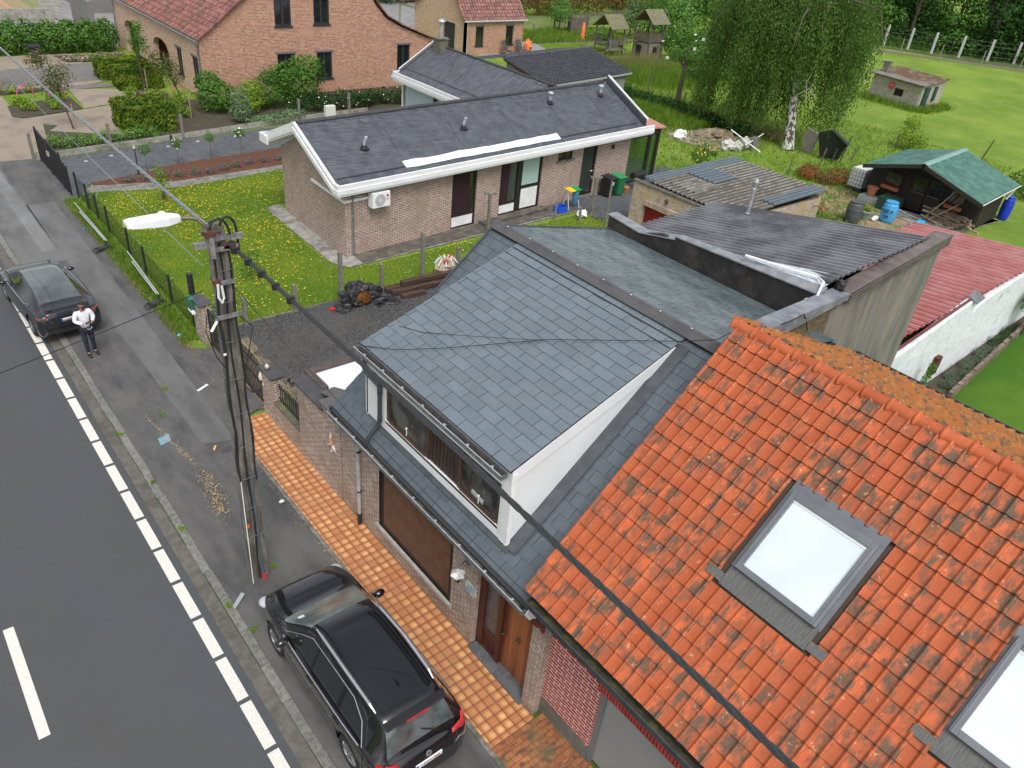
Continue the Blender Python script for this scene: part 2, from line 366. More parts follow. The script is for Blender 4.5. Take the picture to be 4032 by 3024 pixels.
# gravel yard
m, nt, N, L, bs = newmat('dark_gravel'); v = coord(N, L); vt = N.new('ShaderNodeTexVoronoi'); vt.inputs['Scale'].default_value = 22; L.new(v, vt.inputs['Vector'])
mr = N.new('ShaderNodeMapRange'); sp = N.new('ShaderNodeSeparateColor'); L.new(vt.outputs['Color'], sp.inputs[0]); L.new(sp.outputs[0], mr.inputs[0])
cg = mixc(N, L, mr.outputs[0], (.018, .018, .02), (.1, .098, .095)); cg = mixc(N, L, nz(N, L, v, .5, lo=.45, hi=.7, detail=6), cg, (.085, .08, .075)); L.new(cg, bs.inputs['Base Color'])
bs.inputs['Roughness'].default_value = .75; bump(N, L, bs, vt.outputs['Distance'], 1, .03); GRAV = m
g = MB(); g.poly(P2([(7.2, 13.3), (22, 13.3), (22, 23.0), (16.9, 23.15), (7.2, 23.1)], .0)); struct(g, 'gravel_yard', GRAV)
g = MB(); g.poly(P2([(6.9, 18.2), (8.3, 18.2), (8.3, 22.3), (6.9, 22.3)], .012)); struct(g, 'gateway_dirt', M('gateway_dirt', (.11, .095, .075), .95, (.2, .16, .1), 9, c3=(.07, .065, .05), scale3=1.5, bmp=.6))
# lawn with its border beds
lawn = [(7.15, 23.25), (28.3, 23.5), (28.3, 25.6), (15.4, 25.3), (13.9, 25.4), (13.4, 26.6), (13.7, 32.8), (14.2, 33.1), (18, 33.1), (18, 37.45), (16.6, 37.45), (13.7, 37.1), (11.5, 36.95), (10.1, 37.1), (7.8, 37.8), (7.15, 37.5)]
g = MB(); g.poly(P2(lawn, .0)); struct(g, 'lawn', G_LAWN)
FLAG = BR('crazy_paving', (.2, .2, .19), (.26, .25, .23), (.09, .09, .075), bw=.55, bh=.4, ms=.02, c3=(.15, .15, .14), dirt=(.1, .11, .07), n3=1.2)
g = MB(); g.poly(P2([(7.15, 37.5), (7.8, 37.8), (10.1, 37.1), (11.5, 36.95), (13.7, 37.1), (16.6, 37.45), (24, 38.2), (24, 38.8), (16.8, 38.05), (11.5, 37.75), (8.0, 38.6), (7.6, 38.4)], .008)); struct(g, 'garden_path', FLAG)
g = MB(); g.poly(P2([(8.0, 38.6), (11.5, 37.75), (16.8, 38.05), (24, 38.8), (24, 41.2), (18.1, 40.8), (14.2, 40.4), (12.3, 40.2), (10.7, 39.6), (8.0, 39.0)], .01))
struct(g, 'mulch_bed', M('bark_mulch', (.16, .06, .03), .9, (.07, .028, .016), 25, lo=.35, hi=.65, c3=(.28, .13, .07), scale3=30, lo3=.56, hi3=.62, bmp=1, bsc=28, bd=.05))
DRV = BR('charcoal_pavers', (.085, .094, .107), (.11, .12, .135), (.055, .06, .066), bw=.3, bh=.15, ms=.008, c3=(.045, .05, .056), dirt=(.11, .11, .115), n3=.7, rough=.6)
g = MB(); g.poly(P2([(6.75, 37.3), (7.15, 37.5), (7.6, 38.4), (8.0, 39.0), (10.7, 39.6), (12.3, 40.2), (14.2, 40.4), (18.1, 40.8), (24, 41.2), (28.5, 41.4), (40, 42), (40, 46.6), (25.9, 45.35), (14.1, 44.05), (6.65, 43.05), (6.45, 40)], .004)); struct(g, 'driveway', DRV)
g = MB(); g.poly(P2([(3.42, 43.6), (6.6, 43.4), (6.6, 44.3), (7.6, 44.8), (8.3, 49.3), (13.2, 45.6), (13.4, 50), (11.2, 51.6), (7.5, 50.7), (7.6, 56.5), (9.8, 57.3), (11.5, 56.8), (14.1, 58.1), (14.2, 66.8), (3.42, 66.4)], -.004))
TAN = M('tan_gravel', (.3, .25, .19), .9, (.23, .19, .145), 60, c3=(.2, .17, .14), scale3=.8, bmp=.4, bsc=80)
struct(g, 'neighbour_gravel_drive', TAN)
g = MB(); g.poly(P2([(11.1, 51.8), (13.9, 52.7), (14.1, 55.8), (11.4, 56.6)], .002)); g.poly(P2([(8.3, 47.9), (11.5, 45.9), (13.4, 50), (13.8, 52.4), (11, 51.6)], .002)); struct(g, 'neighbour_tan_court', TAN)
SETT = BR('grey_setts', (.14, .13, .125), (.2, .19, .18), (.09, .085, .08), bw=.2, bh=.1, ms=.01, dirt=(.16, .15, .14))
g = MB(); g.poly(P2([(3.5, 57.5), (8, 57.6), (14.1, 58.5), (17.6, 60), (17.6, 63.6), (13.6, 63.5), (3.5, 61.6)], .004)); g.poly(P2([(7.8, 56.3), (14, 56.5), (14.3, 57.4), (8, 57.4)], .006)); struct(g, 'neighbour_sett_paving', SETT)
SOIL = M('bed_soil', (.05, .036, .028), .95, (.09, .065, .05), 14, c3=(.05, .09, .02), scale3=2.2, lo3=.52, hi3=.6, bmp=.8, bsc=25, bd=.05)
g = MB()
g.poly(P2([(7.0, 43.4), (14.1, 44.35), (25.9, 45.65), (36, 46.8), (36, 51.3), (18.0, 51.3), (16.6, 53), (16.2, 60), (14.3, 57), (14.1, 51), (13.3, 45.6), (8.3, 49.3), (7.6, 44.8)], .0)); g.poly(P2([(7.2, 51.1), (7.8, 50.8), (11, 51.8), (11, 54.9), (7.4, 53.5)], .012)); g.poly(P2([(3.5, 55.6), (9.8, 56.4), (9.9, 57.3), (3.5, 56.9)], .012))
g.poly(P2([(13.2, 63.9), (17.4, 63.9), (17.4, 66.2), (12.8, 66.2)], .012)); g.poly(P2([(4, 62.6), (8.5, 62.4), (8.6, 66.5), (4, 66)], .012))
struct(g, 'planting_bed', SOIL)
g = MB(); g.poly(P2([(13.5, 26.2), (13.9, 25.5), (15.4, 25.5), (28, 26.0), (27.9, 27.4), (14.3, 26.4), (14.45, 32.3), (14.4, 33), (13.7, 32.8)], .012)); struct(g, 'house_apron', M('apron_concrete', (.32, .31, .29), .8, (.22, .21, .195), 3, c3=(.13, .12, .1), scale3=.9, bmp=.3))
g = MB(); g.poly(P2([(14.6, 25.55), (28.0, 26.1), (27.95, 27.3), (14.6, 26.45)], .02)); struct(g, 'side_path', M('dark_flagstones', (.1, .09, .08), .75, (.06, .056, .05), 3, c3=(.14, .13, .1), scale3=2, bmp=.4))
g = MB(); g.poly(P2([(27.2, 24.6), (28.6, 24.3), (37, 24.9), (37.5, 29.2), (32, 29), (27.2, 27.4)], .024)); struct(g, 'patio', DRV)
# back garden surfaces
g = MB(); g.poly(P2([(46, 58.5), (50.5, 58.8), (54.9, 59.6), (56.2, 62.2), (55.2, 63.8), (51.6, 61), (46, 60.5)], .0)); struct(g, 'cobbled_patio', M('pale_cobbles', (.3, .3, .3), .7, (.2, .2, .205), 30, bmp=.5))
g = MB(); g.poly(P2([(56.2, 62.6), (60.6, 59.9), (69, 62), (72, 69.5), (59, 69), (55.3, 66)], .0)); struct(g, 'vegetable_plot', M('weedy_plot', (.1, .1, .045), .95, (.07, .09, .03), 4, c3=(.17, .13, .08), scale3=.7, bmp=.8, bsc=12, bd=.08))
g = MB(); g.poly(P2([(50, 56), (62, 57), (69, 61.5), (56, 62.5), (54.9, 59.6), (50, 58.6)], .004)); struct(g, 'back_lawn', G_LAWN)
g = MB(); g.poly(P2([(98.5, 54), (111.5, 35), (130, 15), (132, 17), (112.5, 37), (100, 55.5)], .0)); struct(g, 'field_track', M('track_soil', (.16, .13, .1), .95, (.12, .14, .05), .6, bmp=.3))
g = MB(); g.poly(P2([(104, 60), (103, 55), (112, 37), (132, 17), (170, 30), (150, 90), (95, 95)], -.004)); struct(g, 'woodland_floor', M('woodland_floor', (.04, .07, .018), .95, (.08, .11, .025), .8, bmp=.5))
g = MB(); g.poly(P2([(37.6, 14.6), (45.4, 14.2), (45.4, 21), (44, 23), (40, 22), (38.6, 19)], .0)); struct(g, 'bare_soil', M('sandy_soil', (.3, .21, .13), .95, (.22, .16, .1), 2.5, c3=(.1, .15, .03), scale3=.9, lo3=.5, hi3=.56, bmp=.5))
g = MB(); g.poly(P2([(42.6, 33.4), (43.2, 30.9), (42.7, 30.0), (45.2, 29.5), (48.5, 30.6), (49.2, 33), (47.3, 34.7), (44.5, 35.1)], .0)); struct(g, 'rubble_patch', M('sandy_rubble', (.4, .29, .17), .95, (.3, .24, .17), 2, c3=(.2, .17, .13), scale3=1.1, bmp=.6))
g = MB(); g.poly(P2([(17.1, -30), (80, -30), (80, 5), (35.4, 7.4), (26.7, 6.68), (17.1, 6.3)], .0)); struct(g, 'neighbour_lawn', G_LAWN2)
g = MB(); g.poly(P2([(23, 6.5), (26.7, 6.72), (35.5, 7.45), (60, 9.5), (60, 10.6), (36.4, 7.95), (23, 7.6)], .06)); struct(g, 'border_soil', SOIL)
# ---------------- slate-roofed house
def slates(mb, O, U, V, ulen, vlen, w, e, th=.006, rowoff=.5, jit=.0015, u0off=None):
    """overlapping courses on the plane O + u*U + v*V; every slate is its own little slab"""
    O, U, V = Vector(O), Vector(U).normalized(), Vector(V).normalized(); Nn = U.cross(V)
    if Nn.z < 0: Nn = -Nn
    v = 0; j = 0
    while v < vlen-.02:
        v1 = min(v+e+.05, vlen); u = -w*(rowoff if j % 2 else 0)
        while u < ulen-.01:
            a = max(u, 0)+.005; b = min(u+w, ulen)-.005
            if b-a > .03:
                t = th+R.uniform(-jit, jit); l = R.uniform(-.003, .003); k = R.uniform(-.0015, .0015)
                A, B = O+U*a+V*(v+l), O+U*b+V*(v+l); C, D = O+U*b+V*v1, O+U*a+V*v1
                hi = Nn*(t+.014); lo = Nn*.004
                mb.slab([A+hi+Nn*k, B+hi-Nn*k, C+lo, D+lo], Nn*th); mb.m[-4] = mb.m[-3] = mb.m[-1] = 1
            u += w
        v += e; j += 1
SLE = M('slate_edge', (.012, .015, .018), .7)
def slate_mat(name, c1, c2, rough, wet=None):
    m, nt, N, L, b = newmat(name); v = coord(N, L); g = N.new('ShaderNodeNewGeometry')
    mr = N.new('ShaderNodeMapRange'); mr.inputs['To Min'].default_value = .92; mr.inputs['To Max'].default_value = 1.07; L.new(g.outputs['Random Per Island'], mr.inputs[0])
    col = mixc(N, L, nz(N, L, v, 2.2, lo=.3, hi=.7, detail=8, rough=.7), c1, c2); h = N.new('ShaderNodeHueSaturation'); L.new(col, h.inputs['Color']); L.new(mr.outputs[0], h.inputs['Value'])
    L.new(h.outputs[0], b.inputs['Base Color']); b.inputs['Specular IOR Level'].default_value = .6
    r = N.new('ShaderNodeMapRange'); r.inputs['To Min'].default_value = rough-.1; r.inputs['To Max'].default_value = rough+.12
    if wet: # drying patches
        L.new(nz(N, L, coord(N, L, 'Object', (1, .45, 1)), 2.6, lo=.46, hi=.56, detail=9, rough=.75), r.inputs[0]); r.inputs['To Min'].default_value = wet[0]; r.inputs['To Max'].default_value = wet[1]
    else: L.new(nz(N, L, v, 5, lo=.3, hi=.7, detail=6), r.inputs[0])
    L.new(r.outputs[0], b.inputs['Roughness']); bump(N, L, b, nz(N, L, v, 22, lo=.2, hi=.8, detail=6), .12, .004); return m
SL_D = slate_mat('dormer_slate', (.115, .145, .168), (.145, .175, .2), .3)
SL_M = slate_mat('main_slate', (.06, .075, .09), (.1, .12, .14), .38)
SL_R = slate_mat('rear_slate', (.07, .092, .1), (.12, .15, .16), .3, (.1, .5))
BRK = BR('buff_brown_brick', (.2, .105, .075), (.31, .19, .135), (.62, .59, .53), bw=.23, bh=.075, ms=.014, c3=(.36, .29, .22), dirt=(.26, .2, .15), n3=1.0)
BRKOLD = BR('old_side_brick', (.2, .12, .09), (.28, .2, .15), (.3, .29, .25), bw=.21, bh=.063, ms=.012, c3=(.15, .1, .07), dirt=(.13, .13, .09), n3=1.2)
BRKS = M('soldier_brick', (.34, .2, .13), .85, (.24, .14, .1), 9, isl=.25, bmp=.3)
MORT = M('mortar', (.4, .37, .32), .9, (.3, .28, .25), 8)
h = thing('slate_roofed_house', 'brick house with dark slate roof and a big white-sided slate dormer over the street', 'house', (7, 6, 0))
g = MB(); g.wall((7.0, 13.42), (7.0, 6.0), 0, 3.0, .3, [(1.78, 4.6, .6, 2.32), (5.42, 7.1, 0.02, 2.5)])
g.box(7.3, 15.2, 13.15, 13.4, 0, 2.9)
g.poly([(7.3, 13.4, 2.9), (15.2, 13.4, 2.9), (15.2, 13.4, 5.6), (11.2, 13.4, 6.6), (7.3, 13.4, 3.2)])
g.build('wall', BRK, h)
g = MB(); yy = 11.72
while yy > 8.78: g.box(6.992, 7.1, yy-.058, yy, 2.33, 2.53); yy -= .069
g.build('lintel_course', BRKS, h)
# window with closed brown blind
w = MB(); w.box(7.03, 7.1, 8.84, 8.93, .6, 2.32); w.box(7.03, 7.1, 11.55, 11.64, .6, 2.32); w.box(7.03, 7.1, 8.93, 11.55, 2.23, 2.32); w.box(7.03, 7.1, 8.93, 11.55, .6, .69); wf = w.build('window', M('brown_frame', (.035, .022, .018), .5), h)
w = MB()
for i in range(38): w.box(7.045, 7.075, 8.93, 11.55, .692+i*.0405, .692+i*.0405+.036)
w.build('roller_blind', M('brown_blind', (.12, .058, .032), .65, (.15, .075, .042), 3), wf)
w = MB(); w.box(6.93, 7.14, 8.72, 11.78, .5, .6); w.build('sill', M('blue_stone_sill', (.42, .41, .38), .7, (.33, .32, .3), 6), wf)
w = MB(); w.box(7.0, 7.035, 8.8, 8.85, .6, 2.34); w.box(7.0, 7.035, 11.63, 11.68, .6, 2.34); w.box(6.99, 7.03, 8.8, 11.68, 2.3, 2.36); w.build('guide_rail', DARKFR, wf)
# door with side light
DW = M('varnished_wood', (.2, .062, .028), .38, (.1, .03, .016), 18, st=(1, 1, .08), c3=(.28, .1, .04), scale3=2, isl=.12)
DW2 = M('dark_door_frame', (.09, .025, .013), .4, (.06, .017, .01), 12, st=(1, 1, .1))
d = MB(); yy = 7.26
while yy > 6.38: d.box(7.2, 7.24, yy-.092, yy-.003, .1, 2.15); yy -= .095
door = d.build('door', DW, h)
d = MB(); d.box(7.12, 7.27, 7.26, 7.4, .05, 2.5); d.box(7.12, 7.27, 7.82, 8.0, .05, 2.5); d.box(7.12, 7.27, 6.3, 6.36, .05, 2.5); d.box(7.14, 7.27, 6.36, 7.26, 2.15, 2.5); d.box(7.14, 7.27, 7.4, 7.82, .08, .18); d.box(7.16, 7.26, 7.4, 7.82, .6, .7); d.box(7.18, 7.24, 7.4, 7.82, .18, .6); d.build('frame', DW2, door)
d = MB(); d.box(7.19, 7.21, 7.4, 7.82, .7, 2.3); d.build('glass', M('frosted_glass', (.1, .12, .115), .25, (.07, .08, .08), 4), door)
d = MB(); d.tube([(7.17, 7.2, 1.12), (7.15, 7.2, 1.12)], .045, 12); d.ball((7.13, 7.2, 1.12), .028); d.build('door_knob', M('bronze', (.12, .1, .07), .4, metal=.7), door)
d = MB(); d.tube([(7.17, 6.8+.05*math.sin(a), 1.28+.07*math.cos(a)) for a in [i*math.pi/6 for i in range(13)]], .012, 6); d.ball((7.18, 6.8, 1.33), .03); d.build('door_knocker', M('bronze', (.12, .1, .07), .4, metal=.7), door)
d = MB(); d.box(6.9, 7.34, 6.28, 7.98, 0, .12); d.build('door_step', M('blue_stone_step', (.13, .135, .14), .6, (.09, .09, .095), 5, bmp=.2), h, bevel=.01)
pts = [(6.96, 7.97, 2.6), (6.96, 7.97, 2.45)]
for i in range(10):
    y1 = 7.93-.19*i; pts += [(6.96, y1-.03, 2.44), (6.96, y1-.095, 2.5 if i % 2 else 2.47), (6.96, y1-.16, 2.44)]
pts += [(6.96, 6.02, 2.45), (6.96, 6.02, 2.6)]
d = MB(); d.slab(pts, (.04, 0, 0)); d.build('door_canopy_board', M('redbrown_board', (.13, .035, .018), .45, (.09, .022, .012), 10), h)
# lantern and ceramic plaque, tile art
d = MB(); d.tube([(7.0, 8.3, 2.25), (6.9, 8.3, 2.33), (6.72, 8.2, 2.42), (6.62, 8.13, 2.4)], .016, 6); d.ball((6.98, 8.3, 2.25), (.02, .06, .1)); wl = d.build('wall_lantern', M('grey_iron', (.2, .2, .2), .5, metal=.4), h)
d = MB(); d.lathe([(.03, .0), (.15, -.09), (.16, -.12), (.05, -.13)], (6.62, 8.13, 2.42), 6); d.build('lamp_shade', M('white_iron', (.6, .6, .6), .5, (.3, .3, .3), 8), wl)
d = MB(); d.lathe([(.11, 0), (.06, -.17), (.05, -.2)], (6.62, 8.13, 2.29), 6); d.build('glass', GLASSD, wl)
d = MB(); pp = [(-.17, -.12), (.12, -.14), (.19, -.09), (.17, .08), (.2, .12), (-.1, .14), (-.19, .1), (-.17, .0)]
d.slab([(6.985, 8.12-a, 1.67+b) for a, b in pp], (-.025, 0, 0)); d.build('ceramic_plaque', M('delft_plaque', (.55, .58, .5), .35, (.2, .34, .45), 9, lo=.45, hi=.55, c3=(.6, .55, .35), scale3=4), h)
d = MB(); d.tube([(6.93, 13.85, 1.95), (6.92, 13.82, 1.75), (6.92, 13.72, 1.6), (6.93, 13.6, 1.5)], [.008, .05, .04, .01], 8)
d.tube([(6.92, 13.78, 1.68), (6.92, 13.95, 1.5), (6.92, 14.02, 1.44)], [.03, .03, .008], 6); d.tube([(6.92, 13.7, 1.6), (6.92, 13.78, 1.42), (6.92, 13.9, 1.33)], [.02, .035, .01], 6); d.build('ceramic_fish', M('white_ceramic', (.7, .68, .62), .3, (.5, .22, .1), 7, lo=.55, hi=.6), h)
# roof
zk = (6.72-3.02)/(11.25-6.72); K = math.hypot(1, zk)
g = MB(); slates(g, (6.8, 6.38, 3.05), (0, 1, 0), (1, 0, zk), 7.08, (11.16-6.8)*K, .42, .26); rf = g.build('roof', [SL_M, SLE], h)
g = MB(); g.slab([(6.74, 6.3, 2.95), (6.74, 13.4, 2.95), (11.2, 13.4, 6.62), (11.2, 6.3, 6.62)], (0, 0, .04)); g.slab([(11.2, 6.3, 6.62), (11.2, 13.4, 6.62), (15.45, 13.4, 5.7), (15.45, 6.4, 5.7)], (0, 0, .04)); g.build('roof_deck', M('roof_underlay', (.03, .032, .035), .8), rf)
g = MB(); kr = -(6.70-5.83)/(15.4-11.2); slates(g, (15.38, 6.4, 5.82), (0, 1, 0), (-1, 0, -kr), 7.02, 4.25, .42, .2, th=.005, jit=.001); g.build('rear_slates', [SL_R, SLE], rf)
g = MB(); g.slab([(11.12, 6.36, 6.66), (11.12, 13.42, 6.66), (11.22, 13.42, 6.8), (11.22, 6.36, 6.8)], (-.02, 0, .025)); g.slab([(11.22, 6.36, 6.8), (11.22, 13.42, 6.8), (11.36, 13.42, 6.77), (11.36, 6.36, 6.77)], (0, 0, .02))
rc = g.build('ridge_cap', M('ridge_lead_brown', (.085, .085, .09), .6, (.1, .098, .1), 8, c3=(.07, .07, .08), scale3=1.5), rf)
g = MB()
for i in range(9): g.ball((11.3, 13.0-.8*i, 6.8), .016, 8, 5)
g.build('rivet', WPLAS, rc)
g = MB(); g.box(6.74, 6.82, 13.38, 13.47, 2.95, 3.07); g.slab([(6.74, 13.38, 2.98), (6.74, 13.43, 2.98), (11.2, 13.43, 6.7), (11.2, 13.38, 6.7)], (0, 0, .035)); g.slab([(11.2, 13.38, 6.7), (11.2, 13.43, 6.7), (15.4, 13.43, 5.86), (15.4, 13.38, 5.86)], (0, 0, .02)); g.build('verge', M('dark_lead', (.05, .056, .065), .55, (.07, .078, .088), 5), rf)
# flashing strips of the dormer on the main slope
LEAD = M('dark_lead', (.05, .056, .065), .55)
def onmain(x, y, dz=.04): return (x, y, 3.02+(x-6.72)*zk+dz)
g = MB(); g.slab([onmain(7.04, 11.85), onmain(7.3, 11.85), onmain(7.3, 7.3), onmain(7.04, 7.3)], (0, 0, .006)); g.slab([onmain(7.1, 7.42, .045), onmain(11, 7.42, .045), onmain(11, 7.14, .045), onmain(7.1, 7.14, .045)], (0, 0, .006)); g.build('flashing', LEAD, rf)
# gutter of the street eave
def gutter(mb, x0, x1, ya, yb, z0, z1, t=.012):
    mb.box(x0, x0+t, ya, yb, z0, z1); mb.box(x0+t, x1, ya, yb, z0, z0+t); mb.box(x1-t, x1, ya, yb, z0+t, z1); mb.box(x0+t, x1-t, ya, ya+t, z0+t, z1); mb.box(x0+t, x1-t, yb-t, yb, z0+t, z1)
g = MB(); gutter(g, 6.66, 6.84, 6.32, 13.42, 2.84, 2.96); gt = g.build('gutter', ZINC, h)
g = MB(); g.box(6.675, 6.826, 6.34, 13.4, 2.856, 2.9); g.build('gutter_silt', M('gutter_silt', (.045, .042, .035), .9, (.1, .1, .09), 6, c3=(.14, .13, .11), scale3=3), gt)
g = MB(); g.tube([(6.65, 6.32, 2.965), (6.65, 13.42, 2.965)], .012, 6)
for i in range(9): g.box(6.64, 6.7, 6.6+.8*i, 6.64+.8*i, 2.955, 2.985)
g.build('gutter_bead', ZINCL, gt)
g = MB(); g.box(6.86, 7.0, 6.3, 13.4, 2.6, 2.84); g.build('fascia', WHITE, h)
g = MB(); g.tube([(6.75, 12.6, 2.86), (6.78, 12.55, 2.7), (6.9, 12.46, 2.55), (6.9, 12.43, .4)], .045, 12); dp = g.build('downpipe', ZINCL, h)
g = MB(); g.tube([(6.9, 12.43, .42), (6.9, 12.43, .03)], .055, 12); g.build('pipe_shoe', BLACKM, dp)
g = MB(); 
for z in (2.3, 1.1): g.tube([(6.9, 12.43, z), (6.9, 12.43, z+.03)], .056, 12); g.box(6.93, 7.0, 12.42, 12.44, z, z+.02)
g.build('pipe_bracket', BLACKM, dp)
g = MB(); g.box(6.8, 7.1, 6.28, 6.34, 2.85, 3.12); g.slab([(6.72, 6.26, 2.9), (7.0, 6.26, 3.2), (7.0, 6.26, 2.62), (6.95, 6.26, 2.62)], (0, .03, 0)); g.build('gutter_end_board', WHITE, h)
# ---- dormer
kd = (6.73-5.25)/(11.3-7.0); Kd = math.hypot(1, kd)
dm = MB(); slates(dm, (7.0, 7.38, 5.2), (0, 1, 0), (1, 0, kd), 5.04, 4.27*Kd, .52, .235, rowoff=.5); do = dm.build('dormer', [SL_D, SLE], h)
g = MB(); g.slab([(7.02, 7.4, 5.16), (7.02, 12.4, 5.16), (11.25, 12.4, 6.64), (11.25, 7.4, 6.64)], (0, 0, .04)); g.build('dormer_deck', M('roof_underlay', (.03, .032, .035), .8), do)
PNL = M('white_cladding', (.74, .76, .78), .45, (.7, .72, .74), 1.2)
def zd(x): return 5.16+(x-7.02)*kd
def zm(x): return 3.07+(x-6.72)*zk
g = MB()
for yy, s in ((7.42, 1), (12.36, -1)):
    g.slab([(7.1, yy, zm(7.1)), (11.1, yy, zm(11.1)-.02), (11.1, yy, zd(11.1)), (7.1, yy, zd(7.1))], (0, .05*s, 0))
g.build('side_cladding', PNL, do)
g = MB()
for yy, s in ((7.39, 1), (12.39, -1)): g.slab([(7.06, yy, zd(7.06)-.27), (10.5, yy, zd(10.5)-.27), (11.1, yy, zd(11.1)-.06), (11.2, yy, zd(11.2)), (7.06, yy, zd(7.06))], (0, .027*s, 0))
g.build('verge_board', PNL, do)
g = MB(); g.wall((7.1, 12.4), (7.1, 7.38), 3.42, 5.1, .08, [(.82, 4.72, 3.66, 4.68)]); g.build('front_cladding', WHITE, do)
g = MB(); g.box(7.08, 7.1, 7.4, 12.38, 4.72, 5.12); g.box(7.085, 7.1, 7.385, 7.6, 3.42, 4.72); g.build('front_board', WHITE, do)
FRB = M('old_brown_frame', (.05, .024, .016), .6, (.08, .05, .035), 14, st=(1, 1, .2))
g = MB()
for a, b in ((11.46, 11.58), (9.98, 10.1), (8.9, 9.0), (7.68, 7.78)): g.box(7.13, 7.2, a, b, 3.66, 4.68)
for a, b in ((10.1, 11.46), (7.78, 8.9)): g.box(7.14, 7.2, a, b, 3.66, 3.74); g.box(7.14, 7.2, a, b, 4.6, 4.68)
wfr = g.build('dormer_window', FRB, do)
g = MB(); g.box(7.16, 7.17, 10.1, 11.46, 3.74, 4.6); g.box(7.16, 7.17, 7.78, 8.9, 3.74, 4.6); g.build('glass', M('dormer_glass', (.03, .03, .028), .05, (.1, .1, .09), 2.2, lo=.45, hi=.6, spec=.8), wfr)
g = MB(); yy = 9.98
while yy > 9.02: g.box(7.15, 7.18, yy-.105, yy-.008, 3.66, 4.68); yy -= .12
g.build('plank_panel', M('dark_planks', (.035, .02, .016), .6, (.05, .03, .022), 15, st=(1, 1, .2)), wfr)
g = MB(); g.box(7.1, 7.2, 7.68, 11.58, 3.6, 3.655); 
for i in range(5): g.box(7.11+i*.017, 7.12+i*.017, 10.1, 11.46, 3.655, 3.675+.012*i); g.box(7.11+i*.017, 7.12+i*.017, 7.78, 8.9, 3.655, 3.675+.012*i)
g.build('weathered_sill', M('peeled_sill', (.16, .11, .07), .85, (.07, .04, .028), 10, st=(1, .2, 1)), wfr)
g = MB()
for y in (10.75, 8.28): g.tube([(7.1, y, 3.95), (7.1, y, 3.78)], .01, 6); g.ball((7.095, y, 3.97), .024)
g.build('window_handle', WPLAS, wfr)
g = MB(); g.tube([(7.2, 8.55, 3.86), (7.2, 8.2, 3.82)], .075, 12); g.build('rolled_paper', M('grey_roll', (.3, .31, .32), .6), wfr)
g = MB(); gutter(g, 6.9, 7.04, 7.5, 12.52, 4.98, 5.09); dg = g.build('dormer_gutter', M('zinc', (.3, .33, .35), .45, metal=.6), do)
g = MB(); g.box(6.914, 7.026, 7.53, 12.5, 4.995, 5.02); g.build('gutter_silt', M('dark_silt', (.03, .022, .018), .9, (.06, .04, .03), 8), dg)
g = MB(); g.tube([(6.893, 7.5, 5.095), (6.893, 12.52, 5.095)], .011, 6)
for i in range(7): g.box(6.88, 6.93, 7.75+.72*i, 7.79+.72*i, 5.09, 5.125)
g.build('gutter_bead', ZINCL, dg)
g = MB(); g.tube([(6.97, 12.22, 4.98), (6.97, 12.22, 4.7), (6.97, 12.15, 4.64), (7.0, 11.75, 4.55), (7.02, 11.68, 4.48), (7.02, 11.68, 3.62), (6.98, 11.7, 3.5), (6.8, 11.78, 3.2), (6.76, 11.8, 3.02)], .05, 12); g.tube([(7.02, 11.68, 4.6), (7.02, 11.68, 4.3)], .057, 12); g.tube([(7.02, 11.68, 3.75), (7.02, 11.68, 3.6)], .057, 12); g.build('dormer_downpipe', M('black_zinc', (.035, .042, .048), .4, (.05, .06, .068), 5), do)
# black rendered parapet upstand behind the rear slope belongs to the extension; wire lies on the dormer
g = MB(); wp = [(6.96, 12.55, 5.16), (6.98, 12.2, 5.24), (7.35, 11.47, 5.42), (7.96, 10.78, 5.63), (9.23, 9.53, 6.06), (9.42, 9.34, 6.13), (10.15, 8.39, 6.38), (10.91, 7.37, 6.65), (11.0, 6.63, 7.03), (11.05, 6.4, 7.3)]
g.tube(wp, .008, 5); g.tube([(7.8, 12.2, 5.5), (8.0, 11.6, 5.58), (8.5, 10.7, 5.8), (9.23, 9.55, 6.07), (9.45, 9.3, 6.14)], .006, 5)
tag(g.build('roof_wire', M('black_cable', (.015, .016, .018), .6)), 'thin black wire lying slack across the big slate dormer', 'cable')

# ---------------- low annex with white membrane roof and the front garden walls
a = thing('low_annex', 'low flat roofed annex with white membrane and brown coping beside the slate gable', 'annex', (9, 15, 0))
g = MB(); g.box(7.5, 12, 13.45, 15.9, 0, 2.3); g.build('wall', BRK, a)
g = MB(); g.poly([(7.5, 13.42, 2.35), (12.1, 13.42, 2.35), (12.1, 15.85, 2.35), (7.5, 15.85, 2.35)]); g.build('roof', M('white_membrane', (.74, .77, .82), .5, (.7, .73, .78), 1.5, bmp=.1, bsc=3), a)
g = MB(); g.box(7.36, 12.1, 15.84, 16.02, 2.2, 2.44); g.box(7.34, 7.52, 15.0, 16.02, 2.22, 2.46); g.build('coping', M('brown_coping', (.075, .055, .05), .6, (.1, .08, .075), 4), a)
gw = thing('front_garden_wall', 'brick front wall with slate caps stepping up between the gateway and the slate house', 'wall', (7.1, 16, 0))
g = MB(); g.wall((6.95, 17.15), (6.95, 13.43), 0, .82, .3); g.box(6.95, 7.25, 14.3, 15.62, .82, 2.38); g.box(6.95, 7.25, 13.43, 14.3, .82, 2.62); g.box(7.25, 7.5, 13.43, 15.1, 0, 2.36); g.build('wall', BRK, gw)
CAP = M('slate_cap', (.055, .055, .062), .5, (.075, .073, .078), 4)
CAPB = M('brown_cap', (.1, .09, .09), .55, (.12, .105, .105), 4)
g = MB(); g.slab([(6.9, 15.78, 2.38), (7.38, 15.85, 2.38), (7.42, 15.0, 2.38), (7.3, 14.3, 2.38), (6.9, 14.2, 2.38)], (0, 0, .045)); g.build('cap', CAP, gw)
